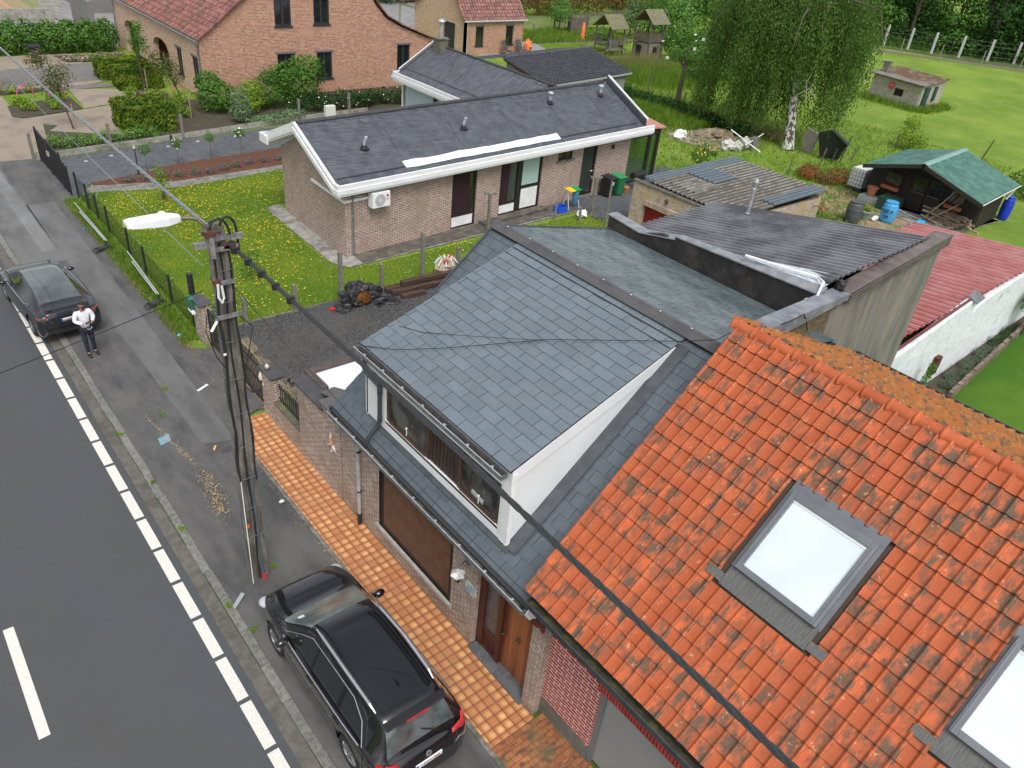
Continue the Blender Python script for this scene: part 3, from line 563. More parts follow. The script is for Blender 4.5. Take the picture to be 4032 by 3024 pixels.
g = MB(); g.slab([(7.2, 14.85, 2.42), (7.62, 14.9, 2.42), (7.66, 14.35, 2.62), (7.5, 13.4, 2.62), (6.88, 13.4, 2.62), (6.88, 14.3, 2.62), (7.2, 14.3, 2.62)], (0, 0, .04)); g.build('upper_cap', CAPB, gw)
g = MB(); g.box(6.93, 7.3, 15.6, 17.15, .82, .87); g.build('sill', M('mossy_sill', (.13, .14, .08), .9, (.09, .09, .07), 4, c3=(.14, .16, .04), scale3=3), gw)
def spear(mb, x, y, z0, z1, gold):
    mb.box(x-.009, x+.009, y-.009, y+.009, z0, z1)
    gold.lathe([(.004, 0), (.016, .03), (.009, .05), (.018, .075), (.001, .14)], (x, y, z1), 6)
g = MB(); go = MB()
for i in range(11): spear(g, 7.1, 15.72+i*.135, .87, 1.5, go)
g.box(7.09, 7.11, 15.62, 17.2, 1.35, 1.38); g.box(7.09, 7.11, 15.62, 17.2, .95, .98); rl = g.build('railing', BLACKM, gw)
GOLD = M('faded_gilt', (.42, .36, .16), .5, (.3, .27, .15), 20); go.build('spearhead', GOLD, rl)
def pillar(label, y0, y1, zt, capc, nm='gate_pillar'):
    t = thing(nm, label, 'pillar', (7.1, (y0+y1)/2, 0))
    g = MB(); g.box(6.95, 7.25, y0, y1, 0, zt); g.build('wall', BRK, t)
    g = MB(); g.box(6.89, 7.31, y0-.05, y1+.05, zt, zt+.045); g.build('cap', capc, t); return t
p2 = pillar('brick pillar with dark slate cap and a pale stone lying on top', 17.2, 17.95, 1.6, CAP)
g = MB(); g.lathe([(.005, 0), (.05, .02), (.06, .12), (.04, .2), (.01, .27)], (6.92, 17.93, 1.2), 8); g.ball((6.93, 17.8, 1.12), (.02, .04, .05)); g.build('ceramic_ornament', M('white_ceramic', (.7, .68, .62), .3), p2)
tag(MB().ball((7.05, 17.72, 1.72), (.06, .07, .08), 9, 7, .25, 3).build('stone', M('pale_stone', (.55, .5, .4), .8), smooth=True), 'pale rounded stone lying on the dark pillar cap', 'stone')
def lantern(x, y, z, label):
    t = thing('lantern', label, 'lantern', (x, y, z))
    g = MB(); g.tube([(x-.12, y, z-.05), (x-.02, y, z+.1), (x+.06, y, z+.08)], .014, 6); g.lathe([(.02, .1), (.12, .02), (.13, 0), (.1, -.01)], (x+.07, y, z), 6); g.build('frame', BLACKM, t)
    g = MB(); g.lathe([(.1, 0), (.05, -.18)], (x+.07, y, z-.01), 6); g.build('glass', M('lamp_glass', (.16, .17, .14), .15), t)
lantern(7.4, 17.1, 1.45, 'small black lantern on the yard side of the stone-topped pillar')
p1 = pillar('brick pillar with a green letterbox on its street side by the black gate', 22.45, 23.2, 1.42, CAP)
lantern(7.42, 22.35, 1.3, 'small black lantern on the letterbox pillar by the gate')
lb = thing('letterbox', 'green plastic letterbox with a white newspaper tube below', 'letterbox', (6.87, 23.1, 1))
g = MB(); g.slab([(6.8, 22.95, 1.1), (6.8, 22.95, 1.42), (6.82, 22.95, 1.47), (6.95, 22.95, 1.47), (6.95, 22.95, 1.1)], (0, .28, 0)); bx = g.build('box', M('green_plastic', (.03, .13, .09), .45), lb)
g = MB(); g.slab([(6.785, 22.93, 1.38), (6.81, 22.93, 1.49), (6.96, 22.93, 1.49), (6.96, 22.93, 1.45), (6.83, 22.93, 1.45), (6.8, 22.93, 1.37)], (0, .32, 0)); g.build('lid', M('green_plastic_lid', (.04, .16, .115), .4), bx)
g = MB(); g.tube([(6.86, 23.22, 1.03), (6.86, 22.85, 1.03)], .065, 14); g.tube([(6.86, 22.86, 1.03), (6.86, 22.845, 1.03)], .05, 14); g.build('newspaper_tube', WPLAS, lb)
g = MB(); g.tube([(7.22, 23.95, 0), (7.22, 23.95, 1.87)], .1, 16, cap=False); g.tube([(7.22, 23.95, 1.87), (7.22, 23.95, 1.7)], .085, 16); tag(g.build('fence_end_tube', BLACKM), 'thick black tube standing behind the letterbox pillar', 'tube')
# yard gates of black spear bars between the pillars
def gate(y0, y1, x0, x1, lbl):
    t = thing('yard_gate', lbl, 'gate', (x0, y0, 0)); g = MB(); go = MB(); n = int(abs(y1-y0)/.105)
    for i in range(n+1):
        k = i/n; x = x0+(x1-x0)*k; y = y0+(y1-y0)*k; spear(g, x, y, .08, 1.38+.12*math.sin(k*math.pi), go)
    for z in (.12, .75, 1.25): g.beam((x0, y0, z), (x1, y1, z), .03, .035)
    for x, y in ((x0, y0), (x1, y1)): g.box(x-.025, x+.025, y-.025, y+.025, 0, 1.35)
    b = g.build('bars', BLACKM, t); go.build('spearhead', GOLD, b)
gate(22.3, 20.25, 7.12, 7.12, 'black wrought iron gate leaf with gilt spear tips next to the letterbox pillar')
gate(18.1, 20.15, 7.12, 7.12, 'black wrought iron gate leaf with gilt spear tips next to the stone-topped pillar')

# ---------------- orange pantile house
OR = None
def orange_mat(name, moss, ca=(.4, .085, .028), cb=(.47, .115, .04)):
    m, nt, N, L, b = newmat(name); v = coord(N, L); g = N.new('ShaderNodeNewGeometry')
    col = mixc(N, L, nz(N, L, v, 3, lo=.3, hi=.7), ca, cb)
    # lichen and weather staining, its own shape on each tile
    f = nz(N, L, coord(N, L, 'Object', (1, 1.9, 1)), 3.2, lo=.41, hi=.58, detail=8, rough=.66); ml = _n(N, 'ShaderNodeMath', operation='MULTIPLY'); ml.inputs[1].default_value = moss
    add = _n(N, 'ShaderNodeMath', operation='MULTIPLY'); mr2 = N.new('ShaderNodeMapRange'); mr2.inputs['From Min'].default_value = .15; mr2.inputs['From Max'].default_value = .7; L.new(g.outputs['Random Per Island'], mr2.inputs[0])
    L.new(f, ml.inputs[0]); L.new(ml.outputs[0], add.inputs[0]); L.new(mr2.outputs[0], add.inputs[1])
    col = mixc(N, L, add.outputs[0], col, (.085, .062, .042))
    pl = nz(N, L, v, 9, lo=.64, hi=.72, detail=8); p2_ = _n(N, 'ShaderNodeMath', operation='MULTIPLY'); p2_.inputs[1].default_value = .5; L.new(pl, p2_.inputs[0]); col = mixc(N, L, p2_.outputs[0], col, (.7, .42, .25))
    mr = N.new('ShaderNodeMapRange'); mr.inputs['To Min'].default_value = .78; mr.inputs['To Max'].default_value = 1.15; L.new(g.outputs['Random Per Island'], mr.inputs[0])
    h = N.new('ShaderNodeHueSaturation'); L.new(col, h.inputs['Color']); L.new(mr.outputs[0], h.inputs['Value'])
    L.new(h.outputs[0], b.inputs['Base Color']); b.inputs['Roughness'].default_value = .62; b.inputs['Specular IOR Level'].default_value = .3; bump(N, L, b, nz(N, L, v, 40, lo=.2, hi=.8, detail=5), .2, .004); return m
OT1 = orange_mat('orange_pantile', .95); OT2 = orange_mat('mossy_pantile', 1.0, (.42, .12, .025), (.36, .15, .03)); OTR = orange_mat('ridge_tile_orange', .25)
def pantiles(mb, O, U, V, nu, nv, w, e, skip=None, prof=None, drop=.036, jit=.004):
    O, U, V = Vector(O), Vector(U).normalized(), Vector(V).normalized(); Nn = U.cross(V)
    if Nn.z < 0: Nn = -Nn
    prof = prof or [(0, .012), (.06, .004), (.3, 0), (.6, .002), (.7, .01), (.77, .032), (.86, .043), (.95, .034), (1.02, .008)]
    n = len(prof)
    for j in range(nv):
        for i in range(nu):
            if skip and skip(i, j): continue
            o = O+U*(i*w)+V*(j*e+R.uniform(-jit, jit)); t = R.uniform(-.003, .003); vs = []
            for (v, lift, dn) in ((0, drop, 0), (e+.04, .0, 0), (0, drop-.016, 1)):
                for a, hh in prof: vs.append(o+U*(a*w)+V*v+Nn*(hh+lift+t*(1-a)))
            fs = [(k, k+1, n+k+1, n+k) for k in range(n-1)]+[(2*n+k, 2*n+k+1, k+1, k) for k in range(n-1)]
            if (vs[1]-vs[0]).cross(vs[n]-vs[0]).dot(Nn) < 0: fs = [tuple(reversed(f)) for f in fs]
            mb.add(vs, fs[:n-1]); mb.mi = 1; mb.add(vs, fs[n-1:]); mb.mi = 0
EDG = M('shaded_grimy_tile_edge', (.07, .03, .018), .9, (.035, .02, .014), 9)  # tile ends coloured dark for the shadow under each overlap, plus grime
ko = .8844; Ko = math.hypot(1, ko); XO, ZO = 6.7, 3.47
oh = thing('orange_tiled_house', 'orange pantiled house with roof windows and a red brick front beside the slate house', 'house', (7.2, 2, 0))
we, ee = .2163, .2957
# skylight cut-outs on the front slope
SK = [(2.38, 3.8, 8.57, 9.7), (-.98, .46, 8.57, 9.7)]
def skipo(i, j):
    ya = 6.34-(i+1)*we; yb = 6.34-i*we; x = XO+(j*ee+.1)/Ko
    for y0, y1, x0, x1 in SK:
        if ya < y1+.02 and yb > y0-.02 and x > x0-.27 and x < x1-.02: return True
    return False
g = MB(); pantiles(g, (XO, 6.34, ZO), (0, -1, 0), (1, 0, ko), 60, 20, we, ee, skipo); orf = g.build('roof', [OT1, EDG], oh)
g = MB(); g.slab([(6.75, 6.3, ZO+.01), (6.75, -6.6, ZO+.01), (11.2, -6.6, 7.42), (11.2, 6.3, 7.42)], (0, 0, .01)); g.slab([(11.2, 6.3, 7.36), (11.2, -6.6, 7.36), (16.9, -6.6, 4.88), (16.9, 6.6, 4.88)], (0, 0, .01)); g.build('roof_deck', M('brown_underlay', (.06, .04, .03), .9), orf)
g = MB(); kb = (7.4-4.93)/(16.95-11.3); Kb = math.hypot(1, kb); pantiles(g, (16.95, 6.72, 4.93), (0, -1, 0), (-1, 0, kb), 62, 20, we, .302, None, [(0, .02), (.12, .004), (.3, 0), (.5, .008), (.65, .035), (.78, .055), (.9, .05), (1.02, .02)]); g.build('rear_tiles', [OT2, EDG], orf)
# verge tiles down the left edge
g = MB()
for j in range(20):
    x0 = XO+j*ee/Ko; z0 = ZO+j*ee*ko/Ko; p = Vector((x0, 6.36, z0+.02)); q = p+Vector((1, 0, ko)).normalized()*(ee+.05)
    q.z -= .02; g.tube([p, q], [.042, .036], 8)
g.build('verge_tiles', OT1, orf)
g = MB(); capsy = [6.5-.425*i for i in range(31)]
for y in capsy:
    t = R.uniform(-.004, .004); vs = []; n = 9
    for yy, r in ((y, .14), (y-.05, .145), (y-.07, .128), (y-.38, .12), (y-.44, .118)):
        for k in range(n+1):
            a = math.pi*(k/n); vs.append((11.2+math.cos(a)*r*1.02, yy, 7.36+t+math.sin(a)*r*.95))
    fs = [(i*(n+1)+k, i*(n+1)+k+1, (i+1)*(n+1)+k+1, (i+1)*(n+1)+k) for i in range(4) for k in range(n)]
    g.add(vs, fs); g.add(vs[:n+1], [tuple(range(n+1))])
rt = g.build('ridge_tiles', OTR, orf, smooth=False)
g = MB()
for y in capsy: g.tube([(11.2+math.cos(a)*.145, y-.03, 7.36+math.sin(a)*.14) for a in [math.pi*k/10 for k in range(11)]], .024, 6)
g.build('ridge_collar', OTR, orf)
g = MB()
for y in capsy: g.ball((11.2+.02, y-.12, 7.48), .011, 6, 4)
g.build('ridge_clip', ZINCL, orf)
# roof windows
VG = M('velux_grey', (.13, .14, .155), .4, (.15, .16, .175), 3, metal=.25)
def onr(x, y, dz=0): return Vector((x, y, ZO+(x-XO)*ko+dz))
Nr = Vector((-ko, 0, 1)).normalized(); Vr = Vector((1, 0, ko)).normalized(); Ur = Vector((0, -1, 0))
def skylight(y0, y1, x0, x1, nm):
    def P(y, x, h): return Vector((x, y, ZO+(x-XO)*ko))+Nr*h
    def bar(ya, yb, xa, xb, h0, h1, mb): mb.slab([P(ya, xa, h0), P(yb, xa, h0), P(yb, xb, h0), P(ya, xb, h0)], Nr*(h1-h0))
    g = MB(); bar(y0-.05, y1+.05, x0-.26, x0+.02, .035, .045, g); g.build('apron_flashing', M('pleated_lead', (.11, .11, .105), .6, (.08, .08, .075), 60, st=(.1, 1, .1), bmp=.6, bsc=60), orf)
    g = MB(); bar(y0-.32, y0-.05, x0-.24, x0-.13, .05, .06, g); bar(y1+.05, y1+.32, x0-.24, x0-.13, .05, .06, g); g.build('flashing_ends', M('pleated_lead', (.11, .11, .105), .6), orf)
    g = MB(); bar(y0-.07, y0+.005, x0, x1+.07, .02, .04, g); bar(y1-.005, y1+.07, x0, x1+.07, .02, .04, g); bar(y0-.07, y1+.07, x1, x1+.13, .02, .045, g); g.build('side_flashing', VG, orf)
    g = MB(); bar(y0, y0+.1, x0, x1, .04, .13, g); bar(y1-.1, y1, x0, x1, .04, .13, g); bar(y0+.1, y1-.1, x0, x0+.075, .04, .12, g); bar(y0+.1, y1-.1, x1-.1, x1, .04, .15, g)
    bar(y0+.02, y0+.05, x0, x1-.08, .13, .14, g); bar(y1-.05, y1-.02, x0, x1-.08, .13, .14, g)
    f = g.build('skylight', VG, orf, bevel=.006)
    g = MB(); bar(y0+.1, y1-.1, x0+.075, x1-.1, .06, .085, g); g.build('glass', M('skylight_blind_glass', (.62, .68, .72), .05, (.56, .63, .67), 1.2, spec=.9, coat=.6), f)
    g = MB(); bar(y0+.1, y1-.1, x1-.13, x1-.1, .085, .1, g); g.build('blind_rail', WPLAS, f)
for s_ in SK: skylight(*s_, 'skylight')
# front wall of red brick, soldier course, garage door
RBRK = BR('red_brick', (.36, .045, .035), (.43, .07, .05), (.66, .62, .57), bw=.25, bh=.085, ms=.014, c3=(.3, .04, .035))
g = MB(); g.wall((7.2, 6.0), (7.2, -6), .45, 3.45, .3, [(1.3, 5.2, .0, 2.12)]); g.box(7.5, 16.6, 6.05, 6.3, 0, 3.3); g.build('wall', RBRK, oh)
g = MB(); g.poly([(7.5, 6.3, 3.4), (11.2, 6.3, 7.3), (16.6, 6.3, 4.9)]); g.build('gable', RBRK, oh)
g = MB(); g.wall((7.18, 5.99), (7.18, 4.7), 0, .46, .2); g.wall((7.18, .8), (7.18, -6), 0, .46, .2); g.build('plinth', BR('grey_plinth', (.14, .14, .12), (.18, .18, .16), (.1, .1, .09), bw=.4, bh=.14, ms=.01, dirt=(.12, .1, .06)), oh)
g = MB(); yy = 4.76
while yy > .66: g.box(7.19, 7.3, yy-.056, yy, 2.125, 2.33); yy -= .07
g.build('lintel_course', M('red_soldier', (.4, .05, .04), .85, isl=.15), oh)
g = MB(); g.box(7.2, 7.28, .72, 4.78, 2.12, 2.335); g.build('lintel_mortar', M('pale_mortar', (.62, .58, .54), .9), oh)
g = MB(); g.box(7.3, 7.34, .85, 4.6, .1, 2.04); gd = g.build('garage_door', M('grey_door_panel', (.27, .285, .28), .5, (.25, .265, .26), .8), oh)
g = MB(); g.box(7.24, 7.34, 4.6, 4.7, .05, 2.12); g.box(7.24, 7.34, .75, .85, .05, 2.12); g.box(7.24, 7.34, .85, 4.6, 2.04, 2.12); g.build('frame', M('grey_frame', (.16, .18, .18), .5), gd)
g = MB(); gutter(g, 6.58, 6.76, -6.6, 6.22, 3.26, 3.4); og = g.build('gutter', M('black_zinc', (.035, .042, .048), .4), oh)
g = MB(); g.box(6.595, 6.745, -6.5, 6.2, 3.275, 3.32); g.build('gutter_silt', M('gutter_moss', (.05, .045, .02), .95, (.03, .03, .022), 9, c3=(.08, .08, .02), scale3=4, bmp=.8), og)
g = MB(); g.tube([(6.57, 6.22, 3.405), (6.57, -6.6, 3.405)], .014, 6); g.build('gutter_bead', M('black_zinc', (.035, .042, .048), .4), og)
g = MB(); g.box(6.8, 7.2, -6.6, 6.0, 3.2, 3.26); g.build('eave_board', WHITE, oh)
g = MB(); gutter(g, 16.98, 17.14, -6.6, 6.6, 4.8, 4.92); g.tube([(17.15, 6.6, 4.93), (17.15, -6.6, 4.93)], .02, 6); g.build('rear_gutter', M('black_zinc', (.035, .042, .048), .4), oh)
g = MB(); g.box(16.3, 16.6, -6.6, 6.05, 0, 4.8); g.build('rear_wall', RBRK, oh)
EDGB = M('dark_tile_edge', (.02, .014, .014), .8)
# ---------------- extension with black ribbed roof behind the slate house
def ribbed(mb, O, U, V, ul, vl, pitch, h, kind='trap', sag=0):
    """profiled sheet: ribs run along V, repeat along U"""
    O, U, V = Vector(O), Vector(U), Vector(V); Nn = U.cross(V).normalized()
    if Nn.z < 0: Nn = -Nn
    un, vn = U.normalized(), V.normalized(); n = max(1, int(round(U.length/pitch))); w = U.length/n; row = []
    pr = [(0, 0), (.55, 0), (.65, 1), (.87, 1), (.97, 0)] if kind == 'trap' else [(k/8, .5-.5*math.cos(2*math.pi*k/8)) for k in range(8)]
    for i in range(n):
        for a, b in pr: row.append(((i+a)*w, b*h))
    row.append((n*w, 0)); m = 9; vs = []
    for j in range(m):
        t = j/(m-1)
        for a, b in row: vs.append(O+un*a+V*t+Nn*(b+(R.uniform(-1, 1)*.0)))
    k = len(row); fs = [(j*k+i, j*k+i+1, (j+1)*k+i+1, (j+1)*k+i) for j in range(m-1) for i in range(k-1)]
    if (vs[1]-vs[0]).cross(vs[k]-vs[0]).dot(Nn) < 0: fs = [tuple(reversed(f)) for f in fs]
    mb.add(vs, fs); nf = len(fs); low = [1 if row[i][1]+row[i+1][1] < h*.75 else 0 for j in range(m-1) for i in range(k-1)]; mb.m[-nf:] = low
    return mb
BLKR = M('black_sheet', (.014, .014, .018), .35, (.022, .022, .027), 3, spec=.4); BLKR2 = M('black_sheet_crest', (.07, .07, .08), .14, (.16, .16, .18), 1.1, spec=1)  # crest colour lightened to carry the sky's reflection, valleys kept dark
ex = thing('black_roofed_extension', 'rear extension with black ribbed roof, dark upstand and bare grey concrete side wall', 'extension', (18, 10, 0))
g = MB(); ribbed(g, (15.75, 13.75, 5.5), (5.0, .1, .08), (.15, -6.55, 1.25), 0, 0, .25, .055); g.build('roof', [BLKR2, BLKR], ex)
g = MB(); g.slab([(15.42, 13.55, 5.45), (15.42, 7.05, 5.45), (15.42, 7.05, 6.62), (15.42, 8.6, 6.55), (15.42, 10.6, 6.42), (15.42, 11.2, 6.43), (15.42, 11.35, 6.32), (15.42, 11.7, 6.34), (15.42, 12.4, 6.1), (15.42, 13.55, 6.2)], (.12, 0, 0))
g.build('upstand', M('bitumen_black', (.022, .02, .019), .6, (.035, .032, .03), 3, c3=(.06, .05, .045), scale3=1.2, bmp=.3, bsc=8, bd=.02), ex)
g = MB(); g.slab([(15.38, 13.58, 6.2), (15.72, 13.58, 6.2), (15.72, 12.4, 6.12), (15.38, 12.4, 6.1)], (0, 0, .03)); g.slab([(15.38, 11.2, 6.43), (15.66, 11.2, 6.43), (15.66, 7.1, 6.72), (15.38, 7.1, 6.62)], (0, 0, .03)); g.slab([(15.38, 12.4, 6.1), (15.72, 12.4, 6.12), (15.66, 11.2, 6.42), (15.38, 11.2, 6.36)], (0, 0, .02)); g.build('upstand_capping', M('grey_felt', (.17, .18, .2), .6, (.24, .25, .27), 5, bmp=.3, bsc=20), ex)
g = MB(); g.box(15.6, 20.6, 13.4, 13.6, 0, 5.4); g.box(20.5, 20.7, 7.4, 13.6, 0, 5.45); g.build('wall', BRKOLD, ex)
CW = M('streaked_concrete', (.2, .19, .17), .9, (.14, .135, .12), 3, st=(1, 1, .25), c3=(.24, .22, .17), scale3=1.3, bmp=.4, bsc=40)
g = MB(); g.slab([(16.0, 7.0, 0), (21.5, 7.15, 0), (21.5, 7.15, 6.45), (16.6, 7.02, 6.2), (16.0, 7.0, 6.1)], (0, .22, 0)); g.build('concrete_wall', CW, ex)
g = MB(); g.slab([(12.4, 6.5, 3), (16.0, 7.0, 3), (16.0, 7.0, 6.3), (13.0, 6.55, 6.55), (12.4, 6.5, 6.6)], (0, .2, 0)); g.build('mossy_brick_wall', BR('mossy_wall', (.12, .08, .045), (.17, .11, .07), (.13, .12, .06), c3=(.2, .2, .06), dirt=(.07, .05, .03), n3=3), ex)
BCAP = M('brown_metal_cap', (.11, .09, .085), .5, (.15, .125, .12), 3, c3=(.08, .07, .07), scale3=.8)
g = MB(); g.slab([(16.45, 6.9, 6.48), (16.4, 7.3, 6.5), (21.45, 7.45, 6.86), (21.8, 7.08, 6.82)], (0, 0, .03)); g.slab([(16.45, 6.93, 6.22), (21.75, 7.08, 6.56), (21.75, 7.08, 6.83), (16.45, 6.93, 6.49)], (0, .03, 0))
for k in range(3): g.beam((16.5, 6.9, 6.42-.085*k), (20.4, 7.02, 6.66-.05*k), .03, .025)
g.build('verge_cap', BCAP, ex)
g = MB(); g.slab([(12.1, 6.3, 7.05), (12.3, 6.72, 7.0), (16.3, 7.28, 6.48), (16.45, 6.9, 6.46), (13.2, 6.45, 6.72)], (0, 0, .04)); g.slab([(12.6, 6.38, 6.7), (16.4, 6.9, 6.35), (16.4, 6.9, 6.47), (12.6, 6.38, 6.86)], (0, .03, 0)); g.build('lead_capping', M('blue_lead', (.14, .15, .18), .5, (.19, .2, .24), 3, c3=(.24, .26, .28), scale3=2), ex)
g = MB(); g.slab([(15.64, 9.3, 6.6), (15.64, 7.2, 6.7), (16.7, 7.35, 6.68)], (0, 0, .02)); g.build('foil_patch', M('white_foil', (.55, .6, .66), .3, (.4, .45, .5), 8, bmp=.5, bsc=10, bd=.03), ex)
g = MB(); g.tube([(15.5, 9.2, 6.72), (15.7, 8.2, 6.76), (15.9, 7.5, 6.78), (15.6, 7.2, 6.85), (15.3, 7.1, 6.7), (15.25, 7.1, 6.4)], .028, 8); g.build('white_pipe', WPLAS, ex)
g = MB(); g.ball((16.35, 7.15, 6.6), (.14, .14, .16), 8, 6, .5, 4); g.tube([(16.2, 7.0, 6.6), (16.5, 7.1, 6.75), (16.55, 7.2, 6.4)], .03, 6); g.build('cable_tangle', BLACKM, ex)
g = MB(); g.lathe([(.06, 0), (.1, .01), (.1, .1), (.03, .12)], (15.2, 7.2, 6.42), 10); g.build('junction_box', M('cream_plastic', (.6, .56, .4), .5), ex)
g = MB(); g.lathe([(.2, 0), (.12, .04), (.06, .12), (.055, .75), (.07, .76), (.07, .86), (.05, .88), (.07, 1.0), (.085, 1.06), (.06, 1.14), (.01, 1.17)], (20.2, 12.3, 5.78), 14); g.build('flue', M('galvanised', (.5, .52, .53), .35, (.35, .37, .38), 6, metal=.5), ex)
g = MB(); g.tube([(12.5, 6.4, 7.0), (13.0, 6.35, 7.02), (13.6, 6.45, 6.95), (14.1, 6.6, 6.6), (14.3, 6.6, 6.3), (14.6, 6.75, 6.2)], .012, 6); tag(g.build('loose_cable', BLACKM), 'loose black cable looping over the lead capping behind the orange ridge', 'cable')
g = MB(); g.beam((12.9, 6.62, 6.5), (15.2, 6.72, 5.75), .12, .05); g.build('step_flashing', M('green_grey_lead', (.12, .15, .15), .6), oh)

# ---------------- shed with red corrugated roof and white wall
rs = thing('red_roofed_shed', 'long outbuilding with red ribbed metal roof and whitewashed wall', 'shed', (28, 10, 0))
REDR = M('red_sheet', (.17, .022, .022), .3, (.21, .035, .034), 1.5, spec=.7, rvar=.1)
g = MB(); ribbed(g, (21.9, 13.25, 2.3), (13.9, .1, .1), (.3, -5.45, .5), 0, 0, .42, .075); g.build('roof', [M('red_crest_sheen', (.4, .17, .16), .3, (.34, .11, .1), 1.2, spec=.7), REDR], rs)  # paler crest colour paints in the sky reflected along the ribs
WW = M('whitewash', (.74, .77, .8), .75, (.64, .68, .7), 3, c3=(.3, .31, .3), scale3=2.4, lo3=.62, hi3=.7, bmp=.5, bsc=12, bd=.03)
g = MB(); g.slab([(21.5, 7.45, 0), (36.4, 7.9, 0), (36.4, 7.9, 2.85), (29.4, 7.72, 2.62), (28.7, 7.7, 2.35), (28.6, 7.7, 2.95), (28.2, 7.69, 2.95), (23.3, 7.52, 2.52), (21.5, 7.45, 2.5)], (0, .25, 0)); g.build('wall', WW, rs)
g = MB(); g.box(21.7, 35.6, 12.9, 13.05, 0, 2.25); g.box(35.5, 35.7, 7.95, 13, 0, 2.3); g.build('rear_wall', BRKOLD, rs)
g = MB(); g.box(26.45, 26.8, 7.44, 7.65, .62, 1.3); g.build('brick_hole', M('rust_brick_hole', (.06, .018, .014), .9, (.1, .03, .02), 9), rs)
g = MB(); g.slab([(28.15, 7.55, 2.9), (28.75, 7.55, 3.0), (28.5, 7.9, 3.25), (28.2, 7.9, 3.05)], (0, 0, .03)); g.build('torn_sheet', M('grey_scrap', (.12, .13, .14), .5), rs)
g = MB(); g.beam((21.6, 7.6, 2.58), (28.2, 7.8, 3.0), .08, .05); g.beam((21.62, 7.5, 2.5), (21.75, 13.2, 2.45), .05, .1); g.build('edge_trim', M('brown_trim', (.13, .04, .035), .6), rs)
g = MB(); g.beam((33.8, 13.35, 2.42), (35.8, 13.4, 2.46), .04, .05); g.build('gutter_end', ZINC, rs)

# ---------------- brick garage number 9
gg = thing('brick_garage', 'pale brick garage with red ribbed door and patched corrugated roof beside the patio', 'garage', (32, 20.5, 0))
BGAR = BR('pale_pink_brick', (.36, .24, .19), (.45, .34, .27), (.5, .47, .42), bw=.24, bh=.075, ms=.013, c3=(.22, .15, .13), dirt=(.4, .32, .14), n3=.9)
g = MB(); g.wall((28.1, 23.5), (28.3, 17.6), 0, 2.22, .25, [(.8, 4.2, 0, 1.3)]); g.wall((28.3, 17.7), (35.6, 17.95), 0, lambda a: 2.18-.02*a, .25); g.box(28.35, 35.5, 23.1, 23.3, 0, 2.1); g.box(35.4, 35.6, 18, 23.2, 0, 2.2); g.build('wall', BGAR, gg)
g = MB(); yy = 22.75
while yy > 19.2: g.box(28.09, 28.2, yy-.062, yy, 1.3, 1.56); yy -= .082
g.build('lintel_course', M('pale_soldier', (.42, .31, .25), .85, isl=.2), gg)
g = MB()
for i in range(34): g.box(28.3+(.015 if i % 2 else 0), 28.36, 22.7-.1*(i+1), 22.7-.1*i, 0, 1.3)
g.build('garage_door', M('crimson_door', (.22, .008, .02), .4, (.17, .006, .016), 2), gg)
text('house_number', '9', .42, (28.09, 21.4, 1.83), (0, -1, 0), (0, 0, 1), BLACKM, gg, .015)
g = MB(); g.slab([(28.05, 23.55, 2.22), (28.35, 23.6, 2.22), (28.55, 17.6, 2.2), (28.25, 17.55, 2.2)], (0, 0, .07)); g.build('parapet_cap', M('mossy_cap', (.13, .125, .11), .9, (.09, .09, .08), 9, c3=(.05, .05, .04), scale3=6, bmp=.6), gg)
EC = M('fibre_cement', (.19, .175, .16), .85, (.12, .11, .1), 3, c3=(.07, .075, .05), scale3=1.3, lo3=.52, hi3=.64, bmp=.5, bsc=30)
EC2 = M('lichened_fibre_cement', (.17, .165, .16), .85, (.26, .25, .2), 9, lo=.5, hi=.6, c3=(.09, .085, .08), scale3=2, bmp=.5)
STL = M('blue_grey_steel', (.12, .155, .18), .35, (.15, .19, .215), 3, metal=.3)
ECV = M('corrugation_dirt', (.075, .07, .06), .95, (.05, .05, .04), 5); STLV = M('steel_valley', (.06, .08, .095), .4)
def gr(a, b): # point on the garage roof: a along x 0..1, b along y (0 = y 23.4)
    return (28.4+a*7.2, 23.4-b*5.6+.0*a, 2.3+.02+.12*a+b*.0)
def gpatch(name, a0, a1, b0, b1, mat, dz=0, pitch=.27, h=.075):
    g = MB(); P0 = Vector(gr(a0, b1)); P1 = Vector(gr(a0, b0)); P2_ = Vector(gr(a1, b1)); P0.z += dz
    ribbed(g, P0, P1-Vector(gr(a0, b1)), P2_-Vector(gr(a0, b1)), 0, 0, pitch, h, 'sin'); return g.build(name, [mat, ECV if mat is not STL else STLV], gg)
gpatch('roof', 0, .62, .12, .86, EC); gpatch('roof_sheets', .62, 1, .12, .86, EC2, -.01); gpatch('roof_sheets', .1, .35, .12, .5, EC, .02); gpatch('steel_sheets', 0.02, .5, 0, .13, STL, .05); gpatch('steel_sheets', .5, 1, -.01, .13, STL, .045); gpatch('steel_sheets', .36, .62, .12, .42, STL, .06); gpatch('steel_sheets', .4, 1.0, .86, 1.0, STL, .05); gpatch('roof_sheets', 0.0, .4, .86, 1.0, EC, .0)
g = MB(); g.tube([(35.5, 17.8, 1.9), (35.5, 17.65, 2.0), (35.5, 17.5, 1.9)], .02, 6); g.lathe([(.03, 0), (.16, -.1), (.17, -.13)], (35.0, 17.4, 1.9), 12); g.tube([(35.0, 17.9, 1.75), (35.0, 17.4, 1.95)], .02, 6); g.build('copper_lamp', M('copper', (.3, .1, .05), .35, metal=.7), gg)

